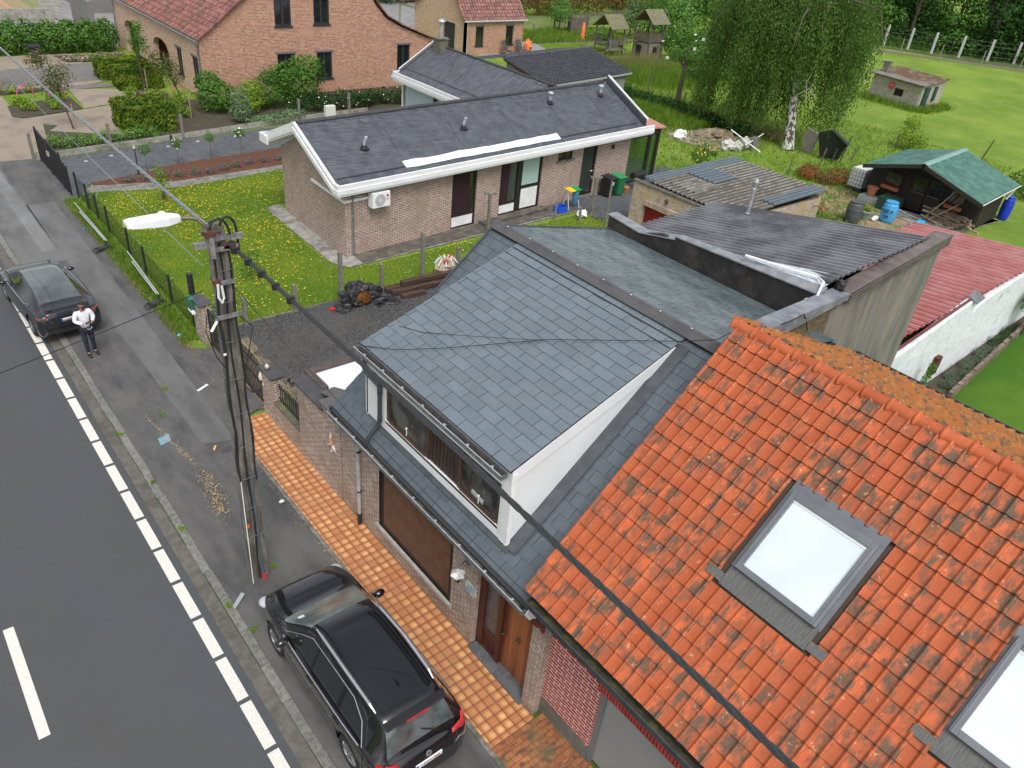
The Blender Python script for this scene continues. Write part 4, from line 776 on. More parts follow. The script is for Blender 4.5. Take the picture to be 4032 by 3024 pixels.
# ---------------- white fascia bungalow
def bf(x): return 26.4+.066*(x-14.3)
bu = thing('flat_bungalow', 'low brick bungalow with shallow black felt roof and broad white fascia', 'bungalow', (23, 29, 0))
BBUN = BR('bungalow_brick', (.26, .14, .105), (.36, .22, .165), (.62, .59, .54), bw=.25, bh=.078, ms=.014, c3=(.17, .1, .09), dirt=(.3, .22, .17), n3=.8)
BBUN2 = BBUN
ax, bx_ = 14.32, 32.1; g = MB()
Lw = math.hypot(bx_-ax, bf(bx_)-bf(ax))
holes = [(5.5, 6.95, 0.02, 2.62), (8.4, 11.15, .1, 2.72), (12.2, 13.25, 2.25, 2.75), (14.05, 15.15, .15, 2.8)]
g.wall((ax, bf(ax)), (bx_, bf(bx_)), 0, 2.98, .3, holes)
g.wall((14.4, 32.2), (ax, bf(ax)), 0, 2.98, .3); g.poly([(14.33, 26.5, 2.98), (14.34, 32.1, 2.98), (14.34, 29.6, 4.3)]); g.box(31.8, 32.1, 27.7, 33.2, 0, 3.0); g.box(14.6, 26, 31.9, 32.2, 0, 2.98); g.box(26, 32, 32.6, 32.9, 0, 3); g.build('wall', BBUN, bu)
kB = .42
def br(x, d, dz=0): # d = metres behind the front fascia line
    y0 = 26.0+.05*(x-13.8); z0 = 3.12+.013*(x-13.8); r = min(d, 3.62); f = max(0, d-3.62)
    return (x, y0+d, z0+max(0, r-.35)*kB*(1.5/1.373)-f*kB+dz)
FELT = M('bitumen_felt', (.06, .066, .08), .25, (.085, .094, .112), 2.2, spec=.7, rvar=.08)
def felt_mat():
    m = FELT; nt = m.node_tree; N, L = nt.nodes, nt.links; b = N['Principled BSDF']; v = coord(N, L, 'Object', (.5, 2.8, 1)); bump(N, L, b, nz(N, L, v, 2.4, lo=.2, hi=.8, detail=4, dist=.5), .8, .09)
felt_mat()
def felt(mb, rows, nx, xa, xb, fn):
    vs = []
    for i in range(nx+1):
        x = xa+(xb-xa)*i/nx
        for d in rows: vs.append(fn(x, d))
    k = len(rows); mb.add(vs, [(i*k+j, (i+1)*k+j, (i+1)*k+j+1, i*k+j+1) for i in range(nx) for j in range(k-1)])
g = MB(); felt(g, [.12, .35, .6, 1.2, 2, 3, 3.62, 4.2, 5.2, 6.4, 6.6], 12, 13.95, 32.6, br); roof = g.build('roof', FELT, bu)
g = MB(); g.tube([br(14.0, 3.62, .02), br(20, 3.62, .03), br(26, 3.62, .02), br(32.4, 3.62, .03)], .09, 8); g.build('ridge_roll', M('ridge_felt', (.04, .04, .045), .55, (.06, .06, .065), 6), roof)
g = MB()
for xx in (17.5, 20.8, 24.1, 27.3, 30.4): g.slab([br(xx, 1.4, .01), br(xx+.2, 2.9, .01), br(xx+.212, 2.9, .01), br(xx+.012, 1.4, .01)], (0, 0, .004))
g.slab([br(14.1, .56, .012), br(32.3, .56, .012), br(32.3, .62, .014), br(14.1, .62, .014)], (0, 0, .008)); g.build('felt_seam', M('felt_seam', (.02, .02, .024), .6), roof)
g = MB(); pa, pb = [], []
for i in range(16):
    x = 17.35+9.1*i/15; pa.append(br(x, .86+R.uniform(-.04, .03)*(1 if 0 < i < 15 else 0), .02)); pb.append(br(x, .5+R.uniform(-.02, .02), .02))
for i in range(15): g.slab([pb[i], pb[i+1], pa[i+1], pa[i]], (0, 0, .012))
g.build('white_patch', M('white_coating', (.8, .82, .84), .5, (.72, .74, .76), 3, bmp=.3, bsc=12), roof)
# fascia boxes round the roof
FAS = M('white_fascia', (.76, .77, .79), .45, (.7, .71, .73), 1.5, st=(1, 1, 4))
def fas(mb, pts, h0, h1, t):
    for p, q in zip(pts[:-1], pts[1:]):
        p, q = Vector(p), Vector(q); d = (q-p); s = Vector((-d.y, d.x, 0)).normalized()*t
        mb.slab([p+Vector((0, 0, h0)), q+Vector((0, 0, h0)), q+Vector((0, 0, h1)), p+Vector((0, 0, h1))], s)
def bedge(x, d): p = br(x, d); return (p[0], p[1], (3.12+.013*(x-13.8)) if d <= .35 else p[2])
g = MB()
e1 = [bedge(13.8, 0), bedge(33.1, 0)]; e2 = [bedge(13.8, 6.9), (13.8, 32.6, br(13.8, 6.3)[2]-.0), br(13.8, 3.62), bedge(13.8, .35), bedge(13.8, 0)]
fas(g, e1, -.38, .06, .1); fas(g, e1, -.3, -.12, -.03)
for pts in ([br(13.8, 6.5), br(13.8, 3.62)], [br(13.8, 3.62), br(13.8, .35)], [br(13.8, .35), bedge(13.8, 0)]):
    fas(g, [Vector(p) for p in pts], -.38, .08, .12); fas(g, [Vector(p) for p in pts], -.3, -.12, -.03)
a0 = Vector(br(13.8, 6.6)); g.box(13.72, 13.8, a0.y-.5, a0.y+.25, a0.z-.28, a0.z+.08); g.box(13.8, 14.3, a0.y+.17, a0.y+.25, a0.z-.28, a0.z+.08)
g.build('fascia', FAS, bu)
g = MB(); g.slab([(13.9, 26.15, 2.76), (33, 27.1, 2.98), (33, 27.7, 2.98), (13.9, 26.6, 2.76)], (0, 0, .02)); g.slab([(13.9, 26.3, 2.86), (14.34, 26.3, 2.86), (14.34, 29.6, 4.2), (13.9, 29.6, 4.2)], (0, 0, .02)); g.slab([(13.9, 29.6, 4.2), (14.34, 29.6, 4.2), (14.34, 32.6, 3.0), (13.9, 32.6, 3.0)], (0, 0, .02)); g.build('soffit', WHITE, bu)
g = MB(); q = [Vector(br(32.7, .35)), Vector(br(32.7, 3.62))]; fas(g, q, -.25, .3, -.06); g.build('gable_upstand', M('dark_lead', (.05, .056, .065), .55), bu)
g = MB(); fas(g, [Vector(p)+Vector((.07, 0, .3)) for p in q], -.05, .05, -.1); g.build('gable_trim', FAS, bu)
# openings of the long side
u = Vector((bx_-ax, bf(bx_)-bf(ax), 0)).normalized(); nrm = Vector((-u.y, u.x, 0))
def BP(a, z, dp=0): p = Vector((ax, bf(ax), 0))+u*a+nrm*dp; p.z = z; return p
def panel(mb, a0, a1, z0, z1, dp, t=.05): mb.slab([BP(a0, z0, dp), BP(a1, z0, dp), BP(a1, z1, dp), BP(a0, z1, dp)], nrm*t)
CUR = M('dark_red_curtain', (.035, .006, .01), .8, (.012, .004, .006), 9, st=(3, 3, .3), lo=.3, hi=.7)
def framed(a0, a1, z0, z1, splits, nm='window', mat=DARKFR):
    g = MB(); t = .09
    panel(g, a0, a0+t, z0, z1, .06); panel(g, a1-t, a1, z0, z1, .06); panel(g, a0+t, a1-t, z1-t, z1, .06); panel(g, a0+t, a1-t, z0, z0+t, .06)
    for s in splits: panel(g, *s, .055, .06)
    return g.build(nm, mat, bu)
f = framed(5.5, 6.95, .02, 2.62, [(5.59, 6.86, .58, .68)])
g = MB(); panel(g, 5.59, 6.78, .68, 2.53, .1, .01); g.build('glass', GLASSD, f)
g = MB(); panel(g, 5.6, 6.6, .7, 2.5, .085, .01); g.build('curtain', CUR, f)
g = MB(); panel(g, 5.6, 6.84, .11, .58, .07, .03); g.build('white_panel', WHITE, f)
f = framed(8.4, 11.15, .1, 2.72, [(9.55, 9.83, .19, 2.63), (8.49, 9.55, .62, .74), (9.83, 11.06, 1.22, 1.34)])
g = MB(); panel(g, 8.49, 9.5, .74, 2.63, .1, .01); g.build('glass', GLASSG, f)
g = MB(); panel(g, 8.5, 9.05, .76, 2.6, .085, .01); g.build('curtain', CUR, f)
g = MB(); panel(g, 8.5, 9.5, .2, .6, .07, .03); panel(g, 9.9, 11.0, .22, 1.2, .07, .03); g.build('white_panel', WHITE, f)
g = MB(); panel(g, 9.9, 11.0, 1.37, 2.6, .08, .01); g.build('frosted_pane', M('mint_glass', (.36, .5, .46), .3), f)
f = framed(12.2, 13.25, 2.25, 2.75, [(12.7, 12.75, 2.3, 2.7)]); g = MB(); panel(g, 12.28, 13.2, 2.3, 2.7, .1, .01); g.build('glass', M('amber_glass', (.12, .08, .03), .2), f)
g = MB(); panel(g, 12.1, 13.35, 2.15, 2.25, -.06, .1); g.build('sill', CONC, f)
f = framed(14.05, 15.15, .15, 2.8, [], 'door'); g = MB(); panel(g, 14.14, 14.95, .3, 2.7, .09, .02); g.build('glass', M('dark_figured_glass', (.035, .045, .042), .25), f)
g = MB(); p = BP(14.93, 1.35, .02); g.ball(p, .04); g.beam(p, BP(14.8, 1.35, .02), .02, .02); g.build('handle', WPLAS, f)
g = MB(); panel(g, 13.9, 15.3, 0, .15, -.3, .4); g.build('door_step', CONC, bu)
g = MB(); g.ball(BP(16.3, 2.45, -.08), (.1, .08, .12)); g.build('wall_lamp', BLACKM, bu)
g = MB(); panel(g, 7.2, 11.4, 0, .14, -.45, .5); g.build('threshold', M('dark_flagstones', (.1, .09, .08), .75), bu)
g = MB(); g.tube([BP(.3, 2.9, -.06), BP(.3, .02, -.06)], .045, 10); g.build('downpipe', ZINC, bu)
g = MB(); panel(g, 0, 1.05, 2.33, 2.43, -.07, .07); g.slab([(14.25, 26.35, 2.3), (14.32, 26.35, 2.3), (14.33, 29.2, 2.36), (14.26, 29.2, 2.36)], (0, 0, .1)); g.build('pipe_duct', WPLAS, bu)
for i, (x, d, kind) in enumerate([(16.1, 1.85, 0), (21.5, 2.05, 0), (27.6, 2.75, 1), (31.37, 2.75, 1)]):
    p = Vector(br(x, d)); g = MB()
    if kind: g.lathe([(.09, 0), (.075, .08), (.075, .42), (.15, .45), (.16, .5), (.12, .55), (.02, .58)], p, 12)
    else: g.tube([p, p+Vector((.02, 0, .25)), p+Vector((.08, -.02, .42))], .06, 10); g.ball(p+Vector((.09, -.02, .45)), (.08, .08, .06), 10, 6)
    g.build('roof_vent', M('vent_zinc', (.45, .48, .5), .4, (.3, .33, .35), 9, metal=.3), roof)
    g = MB(); g.lathe([(.22, .005), (.13, .04), (.1, .14)], p, 12); g.build('vent_collar', M('black_felt_collar', (.015, .015, .018), .5), roof)
# air conditioner hung on the wall
ac = thing('air_conditioner', 'white outdoor air conditioner with round fan and red badge on the bungalow wall', 'air conditioner', tuple(BP(1.3, 2.0, -.2)))
def ACP(a, z, dp): return BP(1.02+a, 2.02+z, dp)
g = MB(); g.slab([ACP(0, 0, -.42), ACP(.86, 0, -.42), ACP(.86, .62, -.42), ACP(0, .62, -.42)], nrm*.34); body = g.build('body', WPLAS, ac, bevel=.015)
g = MB(); c = ACP(.36, .31, -.43); r0 = .25
for k in range(5): g.tube([c+u*math.cos(a)*r0*(k+1)/5+Vector((0, 0, math.sin(a)*r0*(k+1)/5)) for a in [2*math.pi*i/20 for i in range(21)]], .005, 4)
for i in range(16): a = 2*math.pi*i/16; g.tube([c, c+u*math.cos(a+.5)*r0+Vector((0, 0, math.sin(a+.5)*r0))], .004, 4)
g.build('fan_grille', WPLAS, body)
g = MB(); g.lathe([(.25, 0), (.25, .006)], ACP(.36, .31, -.422), 24, axis=-nrm); g.build('fan', M('fan_grey', (.26, .27, .28), .5), body)
g = MB(); g.lathe([(.055, 0), (.055, .008)], ACP(.72, .46, -.42), 18, axis=-nrm); g.build('badge', M('magenta_badge', (.5, .01, .1), .4), body)
text('badge_lettering', 'LG', .11, ACP(.72, .32, -.428), u, (0, 0, 1), M('grey_letter', (.12, .12, .12), .5), body, .003)
g = MB(); g.beam(ACP(.12, -.03, -.4), ACP(.12, -.03, 0), .03, .04); g.beam(ACP(.74, -.03, -.4), ACP(.74, -.03, 0), .03, .04); g.build('bracket', ZINCL, ac)
# veranda at the far end
vd = thing('glazed_veranda', 'dark framed glass veranda with pinkish tiled roof on the end of the bungalow', 'veranda', (34, 29, 0))
g = MB()
for p in ((32.25, 27.9), (34.05, 27.95), (34.85, 28.05)): g.box(p[0]-.09, p[0]+.09, p[1]-.09, p[1]+.09, 0, 2.75)
g.beam((32.2, 27.9, 2.68), (35.0, 28.05, 2.68), .1, .3); g.beam((32.2, 27.9, .06), (35.0, 28.05, .06), .1, .12); g.box(34.8, 34.95, 28.1, 32.5, 0, .15); g.box(34.8, 34.95, 28.1, 32.5, 2.5, 2.8); g.build('frame', DARKFR, vd)
g = MB(); g.slab([(32.34, 27.93, .12), (33.96, 27.97, .12), (33.96, 27.97, 2.53), (32.34, 27.93, 2.53)], (0, .02, 0)); g.slab([(34.14, 28.0, .12), (34.76, 28.06, .12), (34.76, 28.06, 2.53), (34.14, 28.0, 2.53)], (0, .02, 0)); g.build('glass', M('reflecting_glass', (.035, .09, .02), .03, spec=1, coat=1), vd)
g = MB(); g.slab([(32.3, 27.75, 3.0), (35.2, 27.85, 2.85), (35.2, 32, 3.35), (32.3, 32, 3.5)], (0, 0, .06)); g.build('roof', BR('pink_tiles', (.45, .2, .16), (.5, .27, .22), (.3, .12, .1), bw=.3, bh=.3, ms=.03), vd)

# second wing with the same roof
an = thing('bungalow_wing', 'wing behind the bungalow with black felt roof, white fascia, brick chimney and pale curtains', 'house wing', (29, 38, 0))
def ar(y, d, dz=0):
    r = min(d, 2.9); f = max(0, d-2.9); return (26.5+d, y, 3.2+max(0, r-.35)*.6-f*.55+dz)
g = MB(); vs = []; ys = [31.5+10.9*i/8 for i in range(9)]; ds = [.12, .35, .8, 1.6, 2.4, 2.9, 3.6, 4.6, 5.6]
for y in ys:
    for d in ds: vs.append(ar(y, d))
k = len(ds); g.add(vs, [(i*k+j, i*k+j+1, (i+1)*k+j+1, (i+1)*k+j) for i in range(8) for j in range(k-1)]); ro2 = g.build('roof', FELT, an)
g = MB(); g.tube([ar(31, 2.9, .01), ar(42.3, 2.9, .01)], .07, 8); g.slab([ar(42.2, .4, .02), ar(42.2, 2.9, .02), ar(42.33, 2.9, .1), ar(42.33, .4, .1)], (0, 0, .05)); g.slab([ar(32, .7, .01), ar(42.2, .7, .01), ar(42.2, .76, .01), ar(32, .76, .01)], (0, 0, .012)); g.build('ridge_roll', M('ridge_felt', (.04, .04, .045), .55), ro2)
g = MB()
q0, q1 = Vector((26.4, 42.45, 3.22)), Vector((26.4, 31, 3.22)); fas(g, [q0, q1], -.45, .05, .1); fas(g, [q0, q1], -.34, -.15, -.03)
fas(g, [Vector((26.95, 42.45, 3.22)), q0], -.45, .05, .1); fas(g, [Vector(ar(42.45, 2.9)), Vector(ar(42.45, .4))], -.2, .16, .06); g.build('fascia', FAS, an)
g = MB(); g.box(27.0, 27.12, 41.9, 42.05, 0, 2.9); g.box(27.0, 27.1, 32, 41.9, 2.55, 2.8); g.box(27.0, 27.12, 38.45, 38.8, 0, 2.6); g.box(27.0, 27.12, 35.2, 35.4, 0, 2.6); g.box(27.0, 27.12, 32, 41.9, 0, .3); gl = g.build('window', DARKFR, an)
g = MB(); g.box(27.05, 27.07, 35.4, 38.45, .3, 2.55); g.box(27.05, 27.07, 38.8, 41.9, .3, 2.55); g.build('curtain', M('pale_blue_curtain', (.42, .52, .56), .6, (.3, .4, .45), 7, st=(1, 3, .1), lo=.35, hi=.65), gl)
g = MB(); g.box(26.92, 27.0, 42.0, 42.1, 0, 2.8); g.build('corner_post', WHITE, an)
g = MB(); g.box(27.0, 31.8, 41.85, 42.1, 0, 2.9); g.poly([(27, 42.12, 2.9), (31.8, 42.12, 3.2), (29.4, 42.12, 4.5)]); g.box(31.6, 31.8, 32, 41.85, 0, 3.1); g.build('wall', BBUN, an)
g = MB(); g.box(28.85, 29.5, 41.0, 41.65, 3.9, 5.2); ch = g.build('chimney', BR('mossy_chimney_brick', (.13, .11, .09), (.19, .17, .13), (.12, .12, .09), c3=(.1, .11, .05), dirt=(.06, .06, .05), n3=2), ro2)
g = MB(); g.slab([(28.8, 40.95, 5.2), (29.55, 40.95, 5.2), (29.55, 41.7, 5.2), (28.8, 41.7, 5.2)], (0, 0, .07)); g.build('chimney_cap', CONC, ch)
g = MB(); g.lathe([(.13, 0), (.13, .75), (.15, .75), (.15, .82)], (29.17, 41.3, 5.27), 12); g.lathe([(.25, .9), (.22, .96), (.05, 1.06)], (29.17, 41.3, 5.27), 12); g.tube([(29.17, 41.3, 6.05), (29.17, 41.3, 6.2)], .08, 8); g.build('flue', M('galvanised', (.5, .52, .53), .35, metal=.5), ch)

# ---------------- grey building with black pantiles
tb = thing('black_tiled_outbuilding', 'rendered grey outbuilding with shiny black pantile roof behind the bungalow', 'outbuilding', (40, 41, 0))
A_, B_, C_, D_ = Vector((35.9, 38.75, 2.58)), Vector((45.6, 40.25, 2.58)), Vector((35.55, 42.9, 3.5)), Vector((45.1, 44.35, 3.5))
BT = M('black_pantile', (.035, .037, .045), .22, (.05, .052, .062), 3, isl=.2, spec=.7)
Ub = (B_-A_); Vb = (C_-A_); g = MB(); nuu = 32; pantiles(g, A_, Ub, Vb-Ub.normalized()*Vb.dot(Ub.normalized()), nuu, 14, Ub.length/nuu, (Vb.length)/14, None, [(0, .02), (.12, .004), (.3, 0), (.5, .01), (.65, .045), (.78, .07), (.9, .06), (1.02, .02)], drop=.05); trf = g.build('roof', [BT, EDGB], tb)
g = MB(); Vd = Vector((-.3, 3.4, -.75)); pantiles(g, C_+Vd+Vector((-.9, 0, 0)), Ub, -Vd, 14, 12, .3, .29, None, [(0, .02), (.3, 0), (.5, .01), (.65, .045), (.78, .07), (.9, .06), (1.02, .02)], drop=.05); pantiles(g, C_+Vd+Ub.normalized()*3.6, Ub, -Vd, 20, 12, .3, .29, None, [(0, .02), (.3, 0), (.5, .01), (.65, .045), (.78, .07), (.9, .06), (1.02, .02)], drop=.05); g.build('rear_tiles', [BT, EDGB], trf)
g = MB(); un = Ub.normalized()
for i in range(24):
    p = C_+un*(i*.41)+Vector((0, 0, .02)); g.tube([p, p+un*.36, p+un*.4], [.13, .12, .14], 10)
g.build('ridge_tiles', BT, trf)
TRD = M('grey_render', (.3, .3, .28), .85, (.24, .24, .225), 1.2, c3=(.42, .42, .4), scale3=.6, lo3=.5, hi3=.7)
g = MB(); a1, b1 = A_+un*.25+Vector((0, .25, 0)), B_-un*.45+Vector((0, .2, 0)); vn = Vector((-un.y, un.x, 0))
g.slab([(a1.x, a1.y, 0), (b1.x, b1.y, 0), (b1.x, b1.y, 2.5), (a1.x, a1.y, 2.5)], vn*.2)
g.slab([(a1.x, a1.y+.2, 0), *( [(C_.x+.25, C_.y, 0), (C_.x+.25, C_.y, 3.35)] ), (a1.x, a1.y+.2, 2.5)], (.2, 0, 0)); g.slab([(b1.x, b1.y+.2, 0), (D_.x-.4, D_.y, 0), (D_.x-.4, D_.y, 3.35), (b1.x, b1.y+.2, 2.5)], (-.2, 0, 0)); g.build('wall', TRD, tb)
g = MB(); g.slab([A_+Vector((0, -.08, -.12)), B_+Vector((0, -.08, -.12)), B_+Vector((0, -.08, .0)), A_+Vector((0, -.08, .0))], (0, .1, 0)); g.build('gutter', ZINCL, tb)
g = MB(); g.slab([A_+Vector((0, .05, -.25)), B_+Vector((0, .05, -.25)), B_+Vector((0, .05, -.12)), A_+Vector((0, .05, -.12))], (0, .06, 0)); g.slab([A_+Vector((-.05, 0, -.14)), C_+Vector((-.05, 0, -.14)), C_+Vector((-.05, 0, .02)), A_+Vector((-.05, 0, .02))], (.05, 0, 0)); g.build('fascia', M('brown_fascia', (.12, .055, .03), .6), tb)
for k, (s0, s1, z0, z1) in enumerate([(2.9, 3.75, 1.2, 2.15), (7.0, 7.85, .9, 2.2)]):
    g = MB(); p = a1+un*(s0-.2); q = a1+un*(s1-.2); o_ = -vn*.03
    for (pa_, qa_, za, zb) in ((p, p+un*.1, z0, z1), (q-un*.1, q, z0, z1), (p+un*.1, q-un*.1, z1-.1, z1), (p+un*.1, q-un*.1, z0, z0+.1)): g.slab([(pa_.x, pa_.y, za)+Vector() if False else Vector((pa_.x, pa_.y, za))+o_, Vector((qa_.x, qa_.y, za))+o_, Vector((qa_.x, qa_.y, zb))+o_, Vector((pa_.x, pa_.y, zb))+o_], vn*.05)
    f = g.build('window', WHITE, tb); g = MB(); pp, qq = p+un*.1, q-un*.1; g.slab([Vector((pp.x, pp.y, z0+.1))-vn*.015, Vector((qq.x, qq.y, z0+.1))-vn*.015, Vector((qq.x, qq.y, z1-.1))-vn*.015, Vector((pp.x, pp.y, z1-.1))-vn*.015], vn*.01); g.build('glass', GLASSD, f)

# ---------------- big brick farmhouse
FB = BR('farm_brick', (.32, .115, .06), (.52, .27, .17), (.5, .42, .33), bw=.26, bh=.085, ms=.014, c3=(.24, .1, .07), dirt=(.44, .25, .17), n3=.5)
FB2 = BR('pale_farm_brick', (.52, .32, .21), (.62, .43, .31), (.52, .45, .37), bw=.26, bh=.085, ms=.014, c3=(.4, .19, .12), dirt=(.55, .38, .27), n3=.6)
RTM = M('brown_clay_tiles', (.15, .055, .042), .5, (.2, .085, .065), 4, isl=.4, hue=.01)
fh = thing('brick_farmhouse', 'large orange brick farmhouse with tall gable, swept brown tile roof and arched porch', 'farmhouse', (26, 56, 0))
gp = [(18.1, 51.35, 0), (36.2, 51.35, 0), (36.2, 51.35, 2.75), (34.3, 51.35, 3.45), (32.6, 51.35, 4.0), (31.4, 51.35, 4.6), (30.6, 51.35, 5.5), (27.2, 51.35, 9.6), (18.1, 51.35, 3.6)]
wins = [(23.15, 24.3, 4.3, 5.95), (25.9, 27.05, 4.35, 5.95), (23.15, 24.4, 1.15, 2.6), (26.0, 27.15, .9, 2.6), (32.4, 33.5, 1.15, 2.85)]
def strip_wall(mb, y, prof, wins, x0, x1, t=.3):
    def top(x):
        for (xa, za), (xb, zb) in zip(prof[:-1], prof[1:]):
            if xa <= x <= xb: return za+(zb-za)*(x-xa)/(xb-xa+1e-9)
        return prof[-1][1]
    xs = sorted({x0, x1, *[p[0] for p in prof], *[w[0] for w in wins], *[w[1] for w in wins]})
    for a, b in zip(xs[:-1], xs[1:]):
        m_ = (a+b)/2; z = 0
        for w in sorted([w for w in wins if w[0] < m_ < w[1]], key=lambda w: w[2]):
            mb.slab([(a, y, z), (b, y, z), (b, y, w[2]), (a, y, w[2])], (0, t, 0)); z = w[3]
        mb.slab([(a, y, z), (b, y, z), (b, y, top(b-1e-4)), (a, y, top(a+1e-4))], (0, t, 0))
prof = [(18.1, 3.6), (27.2, 10.4), (30.6, 5.55), (31.4, 4.7), (32.6, 4.1), (34.3, 3.5), (36.2, 2.8)]
g = MB(); strip_wall(g, 51.35, prof, wins, 18.1, 36.2); g.box(35.9, 36.2, 51.65, 66, 0, 2.7); g.build('gable_wall', FB, fh)
# street front with two arches
g = MB(); yA = [(60.3, 57.3, 2.35), (66.6, 63.7, 2.35)]
def arch_wall(mb, x, y0, y1, zt, arches, holes, t=.35):
    """front in the plane x; arches (ya,yb,spring height)"""
    ys = sorted({y0, y1, *[v for a in arches for v in (a[0], a[1])], *[v for h_ in holes for v in (h_[0], h_[1])]})
    for a, b in zip(ys[:-1], ys[1:]):
        m_ = (a+b)/2; ar_ = [A for A in arches if min(A[0], A[1]) < m_ < max(A[0], A[1])]
        if ar_:
            A = ar_[0]; c_ = (A[0]+A[1])/2; hw = abs(A[0]-A[1])/2; n = 10
            pts = [(c_-hw+2*hw*i/n, A[2]-.55+.6*math.sqrt(max(0, 1-((2*i/n-1))**2))) for i in range(n+1)]
            for (ya, za), (yb, zb) in zip(pts[:-1], pts[1:]): mb.slab([(x, ya, za), (x, yb, zb), (x, yb, zt), (x, ya, zt)], (t, 0, 0))
        else:
            z = 0
            for h_ in sorted([h_ for h_ in holes if h_[0] < m_ < h_[1]], key=lambda h_: h_[2]): mb.slab([(x, a, z), (x, b, z), (x, b, h_[2]), (x, a, h_[2])], (t, 0, 0)); z = h_[3]
            mb.slab([(x, a, z), (x, b, z), (x, b, zt), (x, a, zt)], (t, 0, 0))
arch_wall(g, 18.1, 51.655, 68.6, 3.6, yA, [(54.75, 55.75, .8, 2.45), (51.95, 52.95, .8, 2.45)]); g.build('front_wall', FB2, fh)
g = MB(); g.box(20.6, 20.8, 56.6, 68.6, 0, 3.6); g.box(18.45, 20.6, 56.6, 56.8, 0, 3.6); g.box(18.45, 20.6, 61.9, 62.1, 0, 3.0); g.box(18.5, 36, 68.3, 68.6, 0, 3); g.build('porch_wall', FB, fh)
fr = thing; 
g = MB(); nU = 60; sl_ = Vector((9.1, 0, 6.8)); pantiles(g, (18.0, 51.2, 3.62), (0, 1, 0), sl_, 58, 30, .3, sl_.length/30, None, [(0, .02), (.3, 0), (.5, .01), (.65, .04), (.78, .06), (.9, .05), (1.02, .02)], drop=.04); frf = g.build('roof', [RTM, EDGB], fh)
g = MB(); rp = [(27.3, 10.45), (30.7, 5.6), (31.5, 4.78), (32.7, 4.18), (34.4, 3.56), (36.3, 2.86)]
for (xa, za), (xb, zb) in zip(rp[:-1], rp[1:]): g.slab([(xa, 51.2, za), (xb, 51.2, zb), (xb, 67.5, zb), (xa, 67.5, za)], (0, 0, .06))
g.build('rear_roof', RTM, frf)
g = MB()
for (xa, za), (xb, zb) in zip([(18.0, 3.6)]+rp[:-1], rp):
    n = max(1, int(math.hypot(xb-xa, zb-za)/.33))
    for i in range(n):
        p = Vector((xa+(xb-xa)*i/n, 51.25, za+(zb-za)*i/n+.04)); q = Vector((xa+(xb-xa)*(i+1)/n, 51.25, za+(zb-za)*(i+1)/n+.07)); g.beam(p, q, .22, .07)
g.build('verge_tiles', RTM, frf)
g = MB(); g.tube([(17.93, 51.2, 3.5), (17.93, 68.7, 3.5)], .07, 8); g.tube([(17.98, 51.45, 3.5), (17.98, 51.45, .05)], .055, 8); g.tube([(17.98, 68.4, 3.5), (17.98, 68.4, .05)], .055, 8); g.build('gutter', ZINC, fh)
g = MB(); g.slab([(20.9, 59.9, 5.85), (20.9, 61.5, 5.85), (22.6, 61.5, 7.1), (22.6, 59.9, 7.1)], (-.1, 0, .14)); sk2 = g.build('roof_window', ZINC, frf)
def win(parent, x0, x1, z0, z1, y, mat=ANTH, sash=2, facing='y', lint=True):
    g = MB(); t = .09
    def bx2(a, b, za, zb, d0, d1): (g.box(a, b, y+d0, y+d1, za, zb) if facing == 'y' else g.box(y+d0, y+d1, a, b, za, zb))
    bx2(x0, x0+t, z0, z1, .08, .16); bx2(x1-t, x1, z0, z1, .08, .16); bx2(x0+t, x1-t, z0, z0+t, .08, .16); bx2(x0+t, x1-t, z1-t, z1, .08, .16)
    if sash == 2: m_ = (x0+x1)/2; bx2(m_-.06, m_+.06, z0+t, z1-t, .07, .16)
    f = g.build('window', mat, parent)
    g = MB(); bx2(x0+t, x1-t, z0+t, z1-t, .12, .13); g.build('glass', GLASSD, f)
    g = MB(); bx2(x0-.08, x1+.08, z0-.1, z0, -.06, .1); g.build('sill', ANTH, f)
    if lint: g = MB(); bx2(x0-.12, x1+.12, z1, z1+.12, -.02, .06); g.build('lintel', M('blue_stone', (.12, .13, .14), .7), f)
    return f
for w in wins: win(fh, *w, 51.35)
g = MB()
for w in wins[:2]:
    m_ = (w[0]+w[1])/2
    for s in (-1, 1): g.box(m_+(-.5 if s < 0 else .08), m_+(-.08 if s < 0 else .5), 51.5, 51.51, w[2]+.12, w[3]-.12)
g.build('net_curtain', M('grey_green_net', (.3, .36, .33), .6, (.2, .25, .24), 4), fh)
for a, b, z0, z1 in [(54.75, 55.75, .8, 2.45), (51.95, 52.95, .8, 2.45)]: win(fh, a, b, z0, z1, 18.1, facing='x')
# ---------------- small brick coach house
sh = thing('brick_coach_house', 'small pale brick coach house with double dark doors and brown tiles', 'coach house', (48, 64, 0))
pr2 = [(44.7, 2.8), (48.0, 7.3), (48.2, 7.3), (48.2, 7.3)]
g = MB(); g.box(44.7, 51.3, 59.6, 59.9, 0, 2.85) if False else strip_wall(g, 59.6, [(44.7, 2.85), (51.4, 2.85)], [(45.85, 46.75, .75, 2.35), (49.35, 50.25, .75, 2.35)], 44.7, 51.4); g.box(51.1, 51.4, 59.9, 69, 0, 2.85); g.build('wall', FB, sh)
g = MB()
def gz(y): return 2.85+(min(y, 64.3)-59.6)*1.2 if y <= 64.3 else max(2.5, 2.85+(64.3-59.6)*1.2-(y-64.3)*1.2)
ys = [59.6, 60.6, 61.2, 62.2, 63.2, 64.3, 65.5, 66.8, 67.8]
for a, b in zip(ys[:-1], ys[1:]):
    m_ = (a+b)/2; z0 = 0
    if 61.2 < m_ < 63.2: z0 = 2.35
    g.slab([(44.7, a, z0), (44.7, b, z0), (44.7, b, gz(b)), (44.7, a, gz(a))], (.3, 0, 0))
g.build('gable_wall', FB2, sh)
